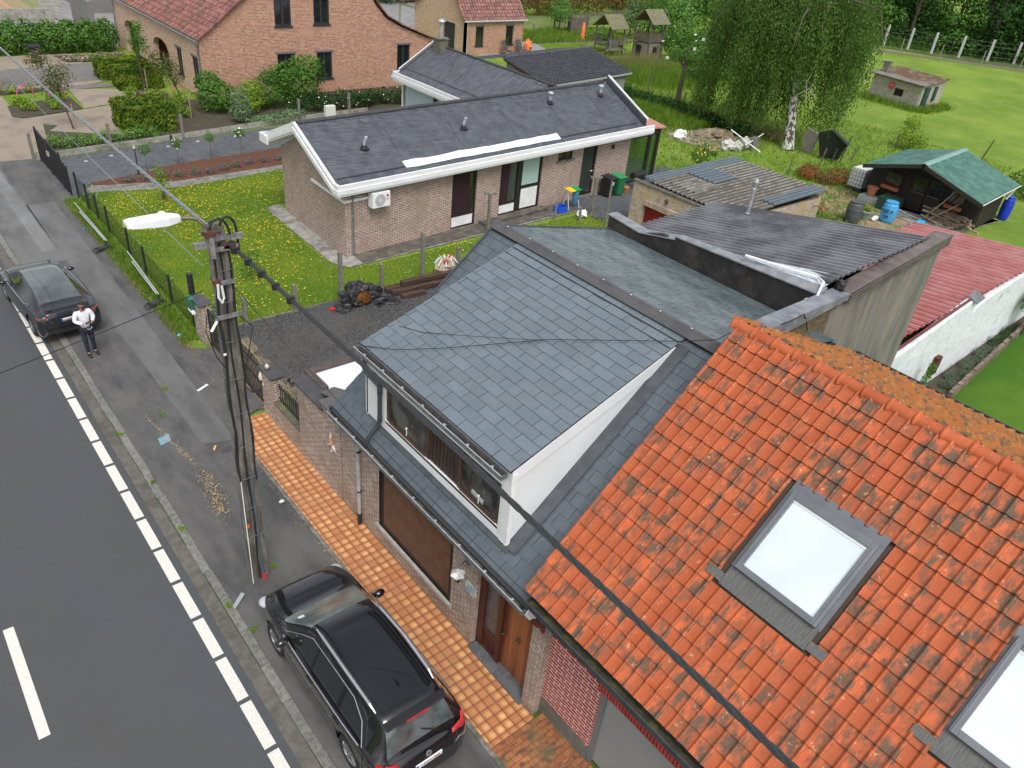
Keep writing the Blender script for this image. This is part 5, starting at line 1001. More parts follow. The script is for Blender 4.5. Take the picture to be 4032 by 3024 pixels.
g = MB(); g.box(44.95, 45.0, 61.2, 62.19, 0, 2.4); g.box(44.95, 45.0, 62.21, 63.2, 0, 2.4); dd = g.build('double_door', ANTH, sh)
g = MB(); sv = Vector((0, 4.8, 5.6)); pantiles(g, (44.4, 59.45, 2.85), (1, 0, 0), sv, 24, 22, .3, sv.length/22, None, [(0, .02), (.3, 0), (.5, .01), (.65, .04), (.78, .06), (.9, .05), (1.02, .02)], drop=.04); srf = g.build('roof', [RTM, EDGB], sh)
g = MB(); g.slab([(44.35, 64.3, 8.5), (51.7, 64.3, 8.5), (51.7, 69, 2.9), (44.35, 69, 2.9)], (0, 0, .06)); g.build('rear_roof', RTM, srf)
g = MB(); rp = [(59.45, 2.85), (64.3, 8.5)]; n = 20
for i in range(n): a, b = i/n, (i+1)/n; g.beam((44.42, 59.45+4.85*a, 2.9+5.65*a), (44.42, 59.45+4.85*b, 2.94+5.65*b), .2, .07)
for ya, za, yb, zb in ((65.5, 5.0, 66.6, 3.7), (66.6, 3.7, 68.2, 3.2), (68.2, 3.2, 70.3, 2.7)): g.slab([(44.3, ya, za), (44.3, yb, zb), (46.5, yb, zb), (46.5, ya, za)], (0, 0, .08))
g.build('verge_tiles', RTM, srf)
g = MB(); g.tube([(44.4, 59.4, 2.8), (51.7, 59.4, 2.8)], .08, 8); g.tube([(44.85, 59.5, 2.8), (44.85, 59.5, 0)], .055, 8); g.build('gutter', ZINCL, sh)
for a, b, z0, z1 in [(45.85, 46.75, .75, 2.35), (49.35, 50.25, .75, 2.35)]: win(sh, a, b, z0, z1, 59.6, sash=1)
g = MB(); g.box(44.4, 44.55, 70.0, 70.15, 0, 2.7); g.beam((44.48, 70.1, 2.65), (44.6, 67.6, 2.65), .12, .2); g.build('carport_post', M('pale_timber', (.36, .34, .3), .8), sh)

# ---------------- dark timber cabin with green roof
cb = thing('timber_cabin', 'dark stained timber garden cabin with green corrugated roof', 'cabin', (47, 17, 0))
DK = BR('dark_boards', (.018, .013, .011), (.026, .019, .016), (.008, .006, .005), bw=4, bh=.14, ms=.01, rough=.7)
pr = [(45.1, 20.25), (45.45, 14.1)]
g = MB(); 
g.slab([(45.1, 20.25, 0), (45.5, 14.1, 0), (45.5, 14.1, 2.0), (45.3, 17.1, 2.95), (45.1, 20.25, 2.05)], (.15, 0, 0)); g.slab([(45.65, 14.05, 0), (48.9, 14.25, 0), (48.9, 14.25, 2.1), (45.65, 14.05, 2.0)], (0, .15, 0)); g.slab([(45.2, 20.25, 0), (48.7, 20.5, 0), (48.7, 20.5, 2.1), (45.2, 20.25, 2.05)], (0, -.15, 0)); g.slab([(48.7, 20.4, 0), (48.95, 14.3, 0), (48.95, 14.3, 2.1), (48.85, 17.2, 2.95), (48.7, 20.4, 2.1)], (-.1, 0, 0)); g.build('wall', DK, cb)
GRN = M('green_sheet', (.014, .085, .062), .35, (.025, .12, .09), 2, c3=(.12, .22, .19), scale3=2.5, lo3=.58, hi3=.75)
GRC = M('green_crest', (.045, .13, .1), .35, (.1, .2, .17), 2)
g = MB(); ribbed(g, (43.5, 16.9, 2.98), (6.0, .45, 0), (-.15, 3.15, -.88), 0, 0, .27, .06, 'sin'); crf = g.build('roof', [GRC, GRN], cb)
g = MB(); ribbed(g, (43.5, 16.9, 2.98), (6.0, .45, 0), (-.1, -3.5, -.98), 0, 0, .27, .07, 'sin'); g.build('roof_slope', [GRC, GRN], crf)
g = MB(); g.slab([(43.45, 16.7, 3.0), (43.45, 16.92, 3.06), (49.55, 17.4, 3.06), (49.55, 17.18, 3.0)], (0, 0, .015)); g.slab([(43.45, 16.92, 3.06), (43.45, 17.12, 3.0), (49.55, 17.58, 3.0), (49.55, 17.4, 3.06)], (0, 0, .015)); g.build('ridge_cap', M('pale_green_cap', (.15, .28, .26), .45, (.2, .33, .3), 4), crf)
g = MB(); g.beam((43.42, 17.0, 2.9), (43.3, 20.05, 2.03), .05, .2); g.beam((43.42, 16.85, 2.9), (43.35, 13.4, 1.93), .05, .2); g.beam((43.35, 13.4, 1.95), (49.35, 13.85, 1.97), .05, .12); g.build('barge_board', M('dark_board', (.022, .017, .014), .7), crf)
g = MB(); g.beam((43.4, 13.35, 1.98), (49.4, 13.8, 2.0), .04, .04); g.beam((49.3, 13.9, 1.95), (48.95, 14.1, 1.2), .06, .06); g.build('gutter', WPLAS, crf)
for y0, y1, z0, z1 in ((18.4, 19.4, 1.0, 1.75), (14.9, 15.8, 1.0, 1.75)):
    xw = 45.07+(20.25-(y0+y1)/2)*.065; g = MB(); t = .06
    g.box(xw-.03, xw+.05, y0, y0+t, z0, z1); g.box(xw-.03, xw+.05, y1-t, y1, z0, z1); g.box(xw-.03, xw+.05, y0+t, y1-t, z0, z0+t); g.box(xw-.03, xw+.05, y0+t, y1-t, z1-t, z1); f = g.build('window', M('dark_board', (.022, .017, .014), .7), cb)
    g = MB(); g.box(xw-.01, xw, y0+t, y1-t, z0+t, z1-t); g.build('glass', GLASSD, f)
    g = MB(); g.box(xw-.25, xw-.05, y0, y1, z0-.2, z0-.02); g.build('planter', M('terracotta_plastic', (.42, .13, .06), .6), f)
for y0, y1 in ((16.1, 16.95), (16.98, 17.85)):
    xw = 45.07+(20.25-(y0+y1)/2)*.065; g = MB(); g.box(xw-.05, xw, y0, y1, .05, 1.95); d = g.build('door', M('dark_door', (.025, .018, .015), .6), cb)
    g = MB(); g.box(xw-.07, xw-.05, y0+.12, y1-.12, 1.1, 1.8); g.build('glass', GLASSD, d)
    g = MB(); g.box(xw-.09, xw-.05, y0+.08, y1-.08, 1.03, 1.08); g.build('door_sill', WOODG, d)

struct(MB().slab([(43.3, 14.4, 0), (48.9, 13.9, 0), (48.9, 14.2, 0), (45.4, 14.2, 0), (45.0, 20.2, 0), (44.3, 20.2, 0), (43.2, 17.6, 0)], (0, 0, .04)), 'cabin_slab', CONCW)

# ---------------- block hut in the meadow
hu = thing('block_hut', 'derelict grey concrete block hut with mossy roof and stub chimney alone in the meadow', 'hut', (74, 33, 0))
BLK = BR('concrete_blocks', (.3, .28, .23), (.37, .35, .29), (.46, .43, .35), bw=.42, bh=.22, ms=.02, c3=(.24, .23, .2), dirt=(.4, .37, .27), n3=.5)
g = MB(); g.wall((73.0, 35.6), (72.3, 30.6), 0, 2.1, .2, [(2.7, 3.35, .75, 1.35)]); g.slab([(72.3, 30.6, 0), (76.2, 30.5, 0), (76.2, 30.5, 2.35), (72.3, 30.6, 2.05)], (0, .2, 0)); g.slab([(76.2, 30.5, 0), (76.9, 35.4, 0), (76.9, 35.4, 2.4), (76.2, 30.5, 2.4)], (-.2, 0, 0)); g.slab([(73, 35.6, 0), (76.9, 35.4, 0), (76.9, 35.4, 2.4), (73, 35.6, 2.05)], (0, -.2, 0)); g.build('wall', BLK, hu)
g = MB(); g.slab([(72.0, 30.35, 2.02), (76.4, 30.3, 2.38), (77.1, 35.6, 2.42), (72.75, 35.85, 2.08)], (0, 0, .06)); hrf = g.build('roof', M('mossy_roof', (.14, .055, .025), .95, (.1, .08, .05), 2.2, c3=(.22, .19, .15), scale3=1.2, bmp=1, bsc=9, bd=.06), hu)
g = MB(); g.slab([(71.9, 30.3, 2.08), (72.9, 30.3, 2.17), (73.6, 35.85, 2.2), (72.65, 35.9, 2.12)], (0, 0, .03)); g.build('roof_edge', M('grey_slab_edge', (.2, .19, .17), .85, (.14, .13, .12), 4), hrf)
g = MB(); g.box(73.7, 74.2, 34.9, 35.4, 2.1, 3.05); g.box(73.65, 74.25, 34.85, 35.45, 3.05, 3.12); g.build('chimney', CONC, hrf)
g = MB(); g.box(72.6, 72.65, 32.4, 33.1, .75, 1.35); g.build('opening', M('hut_dark', (.004, .006, .005), .9), hu)
g = MB(); g.box(72.72, 72.76, 30.45, 30.5, .0, 1.9); g.box(72.7, 73.5, 30.44, 30.49, 0, 1.9); g.box(74.4, 74.9, 30.42, 30.48, .7, 1.9); g.build('green_door', M('dark_green_paint', (.01, .06, .05), .5), hu)
g = MB(); g.slab([(72.58, 33.7, 1.25), (72.54, 33.3, 1.25), (72.54, 33.3, 1.72), (72.58, 33.7, 1.72)], (-.03, 0, 0)); sg = g.build('sign', M('sign_red', (.5, .02, .03), .5), hu)
text('sign_lettering', '7777', .15, (72.52, 33.5, 1.5), (-.14, -1, 0), (0, 0, 1), WHITE, sg, .004)

# ---------------- modern grey house beyond the hedge
mh = thing('modern_grey_house', 'modern grey rendered house front with slim dark post beyond the tall hedge', 'house', (24, 85, 0))
g = MB(); g.box(19.5, 40, 83, 92, 0, 5.5); g.box(17.2, 17.6, 72.5, 78, 0, 2.6); g.build('wall', M('taupe_render', (.2, .19, .18), .8, (.17, .16, .15), 1), mh)
g = MB(); g.box(18.3, 18.7, 81, 81.5, 0, 3.5); g.build('post', BLACKM, mh)
g = MB(); g.box(4, 16.4, 80.2, 80.5, 0, .9); 
tag(g.build('retaining_wall', CONCW), 'pale concrete retaining wall beyond the tall hedge', 'wall')
g = MB()
for i in range(9): g.box(15.6+.25*i, 17.2+.25*i, 82+i*1.0, 82.6+i*1.0, .0, .1)
struct(g, 'stepping_slabs', CONCW); g = MB(); g.poly(P2([(-5, 80.5), (15.5, 80.5), (17.5, 92), (-5, 92)], .02)); struct(g, 'striped_garden', BR('striped_beds', (.4, .24, .13), (.08, .2, .04), (.2, .19, .17), bw=.7, bh=20, ms=.08))
g = MB(); g.poly(P2([(16.5, 68.5), (60, 72), (60, 110), (16.5, 110)], .01)); g.poly(P2([(-5, 69), (16.5, 69), (17.3, 80), (-5, 80)], .01)); struct(g, 'far_forecourt', M('grey_forecourt', (.2, .2, .2), .8, (.26, .26, .255), 1.2))
# ---------------- cars
def cr(p0, p1, p2, p3, t):
    return tuple(.5*((2*b)+(-a+c)*t+(2*a-5*b+4*c-d)*t*t+(-a+3*b-3*c+d)*t**3) for a, b, c, d in zip(p0, p1, p2, p3))
def spline(pts, n):
    out = []
    for i in range(len(pts)-1):
        a = pts[max(i-1, 0)]; b, c = pts[i], pts[i+1]; d = pts[min(i+2, len(pts)-1)]
        for k in range(n): out.append((i+k/n, cr(a, b, c, d, k/n)))
    out.append((len(pts)-1, pts[-1])); return out
def carshell(st, wheels, wr, glass):
    """st: (y, half width, bottom, shoulder, roof half width, roof height). glass: {name: (ring seg range, y range fn)}; returns MBs keyed by part"""
    S_ = spline(st, 10); rows = []
    for si, (y, hw, zb, zs, rw, zr) in S_:
        lo = [(hw*.82, zb), (hw*.965, zb+.03), (hw, zb+.22), (hw*1.005, (zb+zs)/2+.08), (hw*.985, zs-.06), (hw*.95, zs)]
        up = [(hw*.94, zs+.004), (rw+(hw*.94-rw)*.5, zs+(zr-.09-zs)*.5), (rw, zr-.085), (rw-.07, zr-.028), (rw*.55, zr-.004), (0, zr)]
        ring = [(t, p) for t, p in spline(lo, 4)]+[(t+6, p) for t, p in spline(up, 4)]
        rows.append((y, ring))
    V_ = []; n = len(rows[0][1])
    for y, ring in rows:
        V_.append([(x, y, z) for t, (x, z) in ring]+[(-x, y, z) for t, (x, z) in reversed(ring[:-1])])
    tt = [t for t, p in rows[0][1]]; tt = tt+list(reversed(tt[:-1])); m = len(tt)
    parts = {}
    for i in range(len(V_)-1):
        for j in range(m-1):
            y = (V_[i][j][1]+V_[i+1][j][1])/2; z = sum(V_[a][b][2] for a, b in ((i, j), (i, j+1), (i+1, j), (i+1, j+1)))/4; x = V_[i][j][0]; tm = (tt[j]+tt[j+1])/2
            if z < .85 and tm < 5.5 and any(math.hypot(y-w, z-wr) < wr+.05 for w in wheels): continue
            k = 'body'
            for nm, fn in glass.items():
                if fn(tm, y, z, x, (S_[i][0]+S_[i+1][0])/2): k = nm; break
            mb, idx = parts.setdefault(k, (MB(), {})); f = []
            for a, b in ((i, j), (i+1, j), (i+1, j+1), (i, j+1)):
                if (a, b) not in idx: idx[(a, b)] = len(mb.v); mb.v.append(V_[a][b])
                f.append(idx[(a, b)])
            mb.f.append(tuple(f)); mb.m.append(0)
    b = parts['body'][0]
    for row, rev in ((V_[0], False), (V_[-1], True)): b.add(row, [tuple(range(len(row))) if not rev else tuple(reversed(range(len(row))))])
    return {k: v[0] for k, v in parts.items()}, V_
def wheel(parent, x, y, r, w, spokes=5, rim=(.3, .3, .31)):
    s = 1 if x > 0 else -1; c = Vector((x, y, r)); a = Vector((s, 0, 0))
    g = MB(); g.lathe([(r*.66, -w/2), (r*.95, -w/2), (r, -w*.35), (r, w*.3), (r*.95, w*.45), (r*.7, w*.46), (r*.66, w*.3)], c, 28, axis=a); t = g.build('wheel', RUBBER, parent, smooth=False)
    g = MB(); g.lathe([(r*.68, w*.3), (r*.7, w*.4), (r*.64, w*.42), (r*.6, w*.3)], c, 28, axis=a, cap=False)
    for k in range(spokes):
        th = 2*math.pi*k/spokes; 
        for o in (-.12, .12):
            d = Vector((0, math.cos(th+o), math.sin(th+o))); d0 = Vector((0, math.cos(th+o*.6), math.sin(th+o*.6))); g.beam(c+a*w*.36+d0*r*.1, c+a*w*.38+d*r*.63, .03, .03, a)
    g.lathe([(.001, w*.42), (r*.14, w*.4), (r*.14, w*.3)], c, 12, axis=a); g.build('rim', M('alloy', rim, .35, metal=.7), t)
    g = MB(); g.lathe([(r*.6, w*.05), (r*.1, w*.05)], c, 20, axis=a); g.build('brake_disc', M('dark_disc', (.02, .02, .02), .6), t)
def under(parent, w, y0, y1, z=.24):
    g = MB(); g.box(-w, w, y0, y1, z, z+.12); g.build('underbody', RUBBER, parent)
def carpaint(name, c, rough=.18):
    m = M(name, c, rough, coat=1.0, spec=.25); return m
GLCAR = M('car_glass', (.012, .015, .016), .03, spec=1, coat=.6)
CHR = M('chrome_trim', (.75, .76, .78), .18, metal=.9)
REDL = M('red_lamp', (.45, .012, .015), .2, coat=.8)
# black estate-type suv in front of the house
sv_ = thing('parked_suv', 'glossy black suv with silver roof rails parked beside the tiled path', 'car', (4.6, 6.05, .05)); sv_['_proto'] = 1
st = [(0, .62, .36, .74, .5, .78), (.08, .83, .3, .86, .68, .95), (.22, .925, .27, .99, .72, 1.08), (.52, .955, .26, 1.05, .61, 1.57), (1.0, .96, .25, 1.05, .625, 1.67), (2.1, .965, .25, 1.03, .64, 1.72), (2.95, .965, .25, 1.0, .62, 1.65), (3.9, .955, .25, .985, .8, 1.1), (4.4, .93, .27, .94, .78, 1.02), (4.8, .82, .3, .84, .64, .9), (4.97, .62, .34, .7, .46, .72), (5.03, .4, .38, .58, .3, .6)]
def sg_side(t, y, z, x, s): return 6.35 < t < 7.75 and .62 < y-(.25 if z > 1.35 else 0) and y < 3.75-(z-1.05)*1.15 and not any(abs(y-p) < .045 for p in (1.55, 2.55))
gl = {'side_window': sg_side, 'windscreen': lambda t, y, z, x, s: t > 8.15 and 6.08 < s < 6.97, 'rear_window': lambda t, y, z, x, s: t > 8.6 and 2.12 < s < 2.86}
sh_, V_ = carshell(st, (1.1, 4.08), .37, gl)
BLKP = carpaint('black_car_paint', (.006, .006, .008), .12)
bd_ = sh_['body'].build('body', BLKP, sv_, smooth=True)
for k, mt in (('side_window', GLCAR), ('windscreen', M('windscreen_glass', (.17, .2, .19), .05, (.08, .1, .1), 1.6, spec=.5)), ('rear_window', M('rear_glass', (.09, .11, .115), .05, (.03, .035, .036), 1.6, spec=1, coat=.8))): sh_[k].build(k, mt, bd_, smooth=True)
for x in (-.85, .85):
    for y in (1.1, 4.08): wheel(sv_, x, y, .37, .23)
under(sv_, .82, .3, 4.8)
for s in (-1, 1):
    g = MB(); g.tube([(s*.585, .78, 1.64), (s*.6, .95, 1.7), (s*.62, 1.8, 1.76), (s*.605, 2.6, 1.73), (s*.59, 2.88, 1.67)], [.015, .032, .034, .032, .012], 8); g.build('roof_rail', CHR, bd_)
    g = MB(); g.tube([(s*.955, 3.6, 1.03), (s*.965, 2.5, 1.05), (s*.963, 1.3, 1.07), (s*.95, .75, 1.09)], .012, 6); g.build('window_chrome', CHR, bd_)
    g = MB(); g.tube([(s*.9, 3.62, 1.1), (s*.77, 3.1, 1.42), (s*.7, 2.8, 1.56), (s*.71, 2.0, 1.61), (s*.7, 1.3, 1.58), (s*.77, .92, 1.42), (s*.93, .68, 1.1)], .008, 6); g.build('window_chrome', CHR, bd_)
    g = MB(); g.ball((s*1.07, 3.42, 1.07), (.13, .09, .085), 12, 8); g.beam((s*.93, 3.5, 1.03), (s*1.02, 3.45, 1.05), .06, .05); g.build('wing_mirror', BLKP, bd_, smooth=True)
    g = MB(); vs = [(s*.54, .09, .94), (s*.6, .1, 1.0), (s*.8, .15, 1.02), (s*.88, .28, 1.05), (s*.885, .26, .99), (s*.84, .14, .94)]
    g.slab([Vector(v)+Vector((s*.012, -.016, 0)) for v in (vs if s > 0 else vs[::-1])], (-s*.03, .05, 0)); g.build('tail_light', REDL, bd_)
    g = MB(); g.ball((s*.8, 4.78, .74), (.14, .16, .08), 10, 6); g.build('headlight', M('headlight_glass', (.4, .43, .45), .08, coat=1), bd_, smooth=True)
    for y in (1.5, 2.5): g = MB(); g.beam((s*.985, y-.1, .92), (s*.985, y+.1, .92), .03, .025); g.build('door_handle', BLKP, bd_)
for y in (.62, 1.56, 2.6, 3.62): 
    for s in (-1, 1): g = MB(); g.beam((s*.972, y, .35), (s*.962, y, 1.0), .004, .008, (0, 1, 0)); g.build('door_gap', RUBBER, bd_)
g = MB(); g.slab([(-.6, .4, 1.56), (.6, .4, 1.56), (.62, .55, 1.6), (-.62, .55, 1.6)], (0, 0, .03)); g.build('spoiler', BLKP, bd_, bevel=.01)
g = MB(); g.box(-.22, .22, .375, .395, 1.555, 1.58); g.build('brake_light', REDL, bd_)
g = MB(); g.add([(-.035, .98, 1.66), (.035, .98, 1.66), (0, 1.22, 1.68), (0, 1.0, 1.76)], [(0, 2, 1), (0, 1, 3), (1, 2, 3), (2, 0, 3)]); g.build('roof_antenna', BLKP, bd_)
g = MB(); g.box(-.27, .27, -.012, .02, .7, .8); pl_ = g.build('number_plate', WHITE, bd_); g = MB(); g.box(-.27, -.22, -.016, -.012, .7, .8); g.build('plate_band', M('plate_blue', (.02, .08, .4), .5), pl_)
text('plate_lettering', '1-MVV-064', .09, (.02, -.016, .75), (1, 0, 0), (0, 0, 1), M('plate_red', (.3, .02, .04), .5), pl_, .002)
g = MB(); g.lathe([(.06, 0), (.06, .012)], (0, .02, .93), 16, axis=(0, -1, .3)); g.build('badge', CHR, bd_); text('badge_letter', 'H', .08, (0, .003, .935), (1, 0, 0), (.2, .3, 1), BLACKM, bd_, .003)
text('model_lettering', 'CRDi', .07, (.72, .01, .84), (1, .1, 0), (0, 0, 1), CHR, bd_, .003)
g = MB(); g.beam((.3, .2, 1.12), (.02, .3, 1.26), .015, .02); g.build('rear_wiper', BLACKM, bd_)
g = MB(); g.slab([(-.62, 3.66, 1.245), (-.5, 3.66, 1.245), (-.5, 3.56, 1.3), (-.62, 3.56, 1.3)], (0, 0, .004)); g.build('windscreen_sticker', WHITE, bd_)
# dark grey fastback half on the pavement
te = thing('parked_saloon', 'dark grey fastback saloon with big glass roof parked half on the pavement', 'car', (3.66, 24.75, .03)); te['_proto'] = 1
st = [(0, .72, .38, .74, .55, .78), (.06, .86, .3, .88, .64, .98), (.16, .91, .27, .94, .68, 1.07), (.62, .93, .24, .97, .66, 1.13), (1.35, .955, .22, .96, .6, 1.36), (2.1, .96, .22, .95, .585, 1.455), (2.85, .96, .22, .93, .58, 1.43), (3.85, .945, .22, .9, .74, 1.0), (4.4, .91, .25, .85, .7, .9), (4.8, .8, .3, .72, .56, .74), (4.93, .62, .35, .6, .45, .62)]
def te_side(t, y, z, x, s): return 6.3 < t < 7.8 and y > .95+(z-.95)*1.3 and y < 3.65-(z-.95)*1.4 and abs(y-2.2) > .03
gl = {'side_window': te_side, 'glass_roof': lambda t, y, z, x, s: t > 8.55 and y > .68 and y < 2.95, 'windscreen': lambda t, y, z, x, s: t > 8.4 and 2.95 <= y < 3.8}
sh_, V_ = carshell(st, (.95, 3.85), .345, gl)
GRP = M('dark_grey_car_paint', (.018, .022, .027), .2, metal=.3, coat=1)
bd_ = sh_['body'].build('body', GRP, te, smooth=True)
GR2 = M('tinted_roof_glass', (.045, .054, .057), .04, (.1, .12, .118), .9, spec=1, coat=1)
for k in ('side_window', 'glass_roof', 'windscreen'): sh_[k].build(k, GR2 if k != 'side_window' else GLCAR, bd_, smooth=True)
for x in (-.84, .84):
    for y in (.95, 3.85): wheel(te, x, y, .345, .22, 5, (.1, .1, .11))
under(te, .82, .3, 4.6)
for s in (-1, 1):
    g = MB(); g.tube([(s*.925, 3.4, .965), (s*.925, 2.2, .985), (s*.915, 1.3, 1.0), (s*.87, .98, 1.07)], .009, 6); g.build('window_chrome', CHR, bd_)
    g = MB(); g.ball((s*1.04, 3.12, .99), (.12, .08, .07), 12, 8); g.build('wing_mirror', BLKP, bd_, smooth=True)
    vs = [(s*.56, .06, .84), (s*.6, .045, .91), (s*.84, .1, .94), (s*.9, .22, .94), (s*.885, .12, .88)]
    g = MB(); g.slab([Vector(v)+Vector((s*.004, -.012, 0)) for v in (vs if s > 0 else vs[::-1])], (-s*.03, .05, 0)); tl = g.build('tail_light', REDL, bd_)
    vs = [(s*.585, .03, .855), (s*.62, .02, .9), (s*.8, .07, .925), (s*.82, .08, .9), (s*.66, .035, .87)]
    g = MB(); g.slab([Vector(v)+Vector((s*.01, -.03, 0)) for v in (vs if s > 0 else vs[::-1])], (-s*.02, .03, 0)); g.build('light_bar', M('dark_lens', (.08, .03, .03), .1, coat=1), tl)
g = MB(); g.slab([(-.62, .09, 1.04), (.62, .09, 1.04), (.66, .2, 1.1), (-.66, .2, 1.1)], (0, 0, .022)); g.build('spoiler', M('gloss_black', (.005, .005, .006), .1, coat=1), bd_, bevel=.006)
g = MB(); g.box(-.5, .5, -.01, .03, .36, .42); g.box(-.68, .68, .0, .06, .52, .56); g.build('bumper_trim', BLACKM, bd_)
g = MB(); g.box(-.26, .26, -.0, .05, .72, .83); pl_ = g.build('number_plate', WHITE, bd_); g = MB(); g.box(-.26, -.215, -.004, 0, .72, .83); g.build('plate_band', M('plate_blue', (.02, .08, .4), .5), pl_)
text('plate_lettering', '2-FSP-510', .09, (.02, -.004, .775), (1, 0, 0), (0, 0, 1), M('plate_red', (.3, .02, .04), .5), pl_, .002)
text('boot_lettering', '· · ·', .07, (0, .05, .93), (1, 0, 0), (0, .3, 1), CHR, bd_, .002)
te.rotation_euler = (0, 0, rad(3.5))
for o in (sv_, te): del o['_proto']

# ---------------- man with a phone
def skinned(name, verts, edges, radii, mat, parent, sub=2, root=0):
    me = bpy.data.meshes.new(name); me.from_pydata(verts, edges, []); me.materials.append(mat); o = bpy.data.objects.new(name, me); COL.objects.link(o)
    bm = bmesh.new(); bm.from_mesh(me); ly = bm.verts.layers.skin.verify()
    for i, bv in enumerate(bm.verts):
        r = radii[i]; bv[ly].radius = r if isinstance(r, tuple) else (r, r); bv[ly].use_root = (i == root)
    bm.to_mesh(me); bm.free()
    k = o.modifiers.new('skin', 'SKIN'); k.use_smooth_shade = True; k.branch_smoothing = .6
    s = o.modifiers.new('sub', 'SUBSURF'); s.levels = s.render_levels = sub
    dg = bpy.context.evaluated_depsgraph_get(); dg.update(); m2 = bpy.data.meshes.new_from_object(o.evaluated_get(dg)); o.modifiers.clear(); o.data = m2; m2.name = name
    for p in m2.polygons: p.use_smooth = True
    if parent:
        o.parent = parent
    return o
man = thing('person', 'man in white sweater and dark trousers looking at a phone behind the grey saloon', 'person', (3.83, 23.6, .03))
SK_ = M('skin', (.42, .2, .13), .5); 
v = [(0, 0, 1.0), (0, .01, 1.2), (0, .0, 1.42), (0, -.015, 1.58), (0, -.05, 1.68),
     (.19, 0, 1.53), (.27, -.04, 1.28), (.12, -.27, 1.24), (-.19, 0, 1.53), (-.28, -.03, 1.26), (-.1, -.27, 1.22),
     (.1, 0, .93), (.11, .0, .52), (.13, .04, .1), (.15, -.1, .05), (-.1, 0, .93), (-.1, -.02, .52), (-.09, -.02, .1), (-.1, -.17, .05)]
e = [(0, 1), (1, 2), (2, 3), (3, 4), (2, 5), (5, 6), (6, 7), (2, 8), (8, 9), (9, 10), (0, 11), (11, 12), (12, 13), (13, 14), (0, 15), (15, 16), (16, 17), (17, 18)]
r = [(.11, .08), (.1, .07), (.1, .07), .05, .05, .04, .035, .026, .04, .035, .026, .06, .045, .035, .03, .06, .045, .035, .03]
body = skinned('body', v, e, r, SK_, man)
# head with face, one mesh with the body
hm = MB(); hc = Vector((0, -.06, 1.77)); nn, mm = 20, 16; vs = []
for i in range(mm+1):
    th = math.pi*i/mm
    for j in range(nn):
        ph = 2*math.pi*j/nn; d = Vector((math.sin(th)*math.cos(ph), math.sin(th)*math.sin(ph), math.cos(th))); rr = Vector((.078, .098, .12)); p = Vector((d.x*rr.x, d.y*rr.y, d.z*rr.z))
        if d.z < -.1: p.x *= 1+.35*(d.z+.1); 
        if d.y < -.7 and abs(d.x) < .25: p.y -= .02*max(0, 1-abs(d.z+.15)/.35)*(1-abs(d.x)/.25)
        if d.y < -.6 and .1 < abs(d.x) < .55 and -.05 < d.z < .28: p.y += .01
        q = Vector((p.x, p.y*math.cos(-.5)-p.z*math.sin(-.5)*-1 if False else p.y*math.cos(.5)+p.z*-math.sin(.5), p.y*math.sin(.5)+p.z*math.cos(.5)))
        vs.append(hc+q)
hm.add(vs, [(i*nn+j, (i+1)*nn+j, (i+1)*nn+(j+1) % nn, i*nn+(j+1) % nn) for i in range(mm) for j in range(nn)])
for s in (-1, 1): hm.ball((s*.08, -.05, 1.76), (.015, .025, .035), 8, 6)
# hands with fingers round the phone
def hand(mb, c, s):
    c = Vector(c); mb.ball(c, (.042, .05, .022), 10, 8)
    for k in range(4):
        l = (.06, .07, .066, .052)[k]; o = c+Vector((-s*.02, -.03+.02*k, .005)); mb.tube([o, o+Vector((-s*l*.5, -.005, .022)), o+Vector((-s*l*.95, 0, .012))], [.0095, .0085, .007], 6)
    o = c+Vector((s*.0, -.045, .0)); mb.tube([o, o+Vector((-s*.02, -.03, .025)), o+Vector((-s*.045, -.03, .04))], [.011, .01, .008], 6)
hm2 = MB(); hand(hm2, (.085, -.315, 1.245), 1); hand(hm2, (-.07, -.31, 1.225), -1)
def merge(o, mb):
    bm = bmesh.new(); bm.from_mesh(o.data); off = {}
    vv = [bm.verts.new(p) for p in mb.v]
    for f in mb.f:
        try: fc = bm.faces.new([vv[i] for i in f]); fc.smooth = True
        except ValueError: pass
    bm.to_mesh(o.data); bm.free()
merge(body, hm); merge(body, hm2)
WSW = M('white_sweater', (.74, .75, .8), .8, (.66, .67, .73), 9, bmp=.4, bsc=14, bd=.02)
v2 = [(0, 0, .93), (0, .01, 1.2), (0, .0, 1.42), (0, -.01, 1.535), (.19, 0, 1.52), (.27, -.04, 1.28), (.15, -.24, 1.24), (-.19, 0, 1.52), (-.28, -.03, 1.26), (-.13, -.24, 1.22)]
e2 = [(0, 1), (1, 2), (2, 3), (2, 4), (4, 5), (5, 6), (2, 7), (7, 8), (8, 9)]
sw = skinned('sweater', v2, e2, [(.17, .135), (.185, .145), (.19, .14), (.08, .075), .1, .07, .045, .1, .07, .045], WSW, body)
v3 = [(0, 0, .96), (.1, 0, .9), (.11, 0, .52), (.13, .04, .1), (-.1, 0, .9), (-.1, -.02, .52), (-.09, -.02, .1)]
tr = skinned('trousers', v3, [(0, 1), (1, 2), (2, 3), (0, 4), (4, 5), (5, 6)], [(.15, .12), .105, .075, .055, .105, .075, .055], M('navy_trousers', (.012, .014, .028), .8, (.018, .02, .038), 8), body)
g = MB(); g.ball((.15, -.05, .05), (.055, .15, .055), 12, 8); g.build('shoe', M('black_shoe', (.015, .015, .017), .5), body, smooth=True); g = MB(); g.ball((-.1, -.11, .05), (.055, .15, .055), 12, 8); g.build('shoe', M('black_shoe', (.015, .015, .017), .5), body, smooth=True)
hr = MB(); vs = []
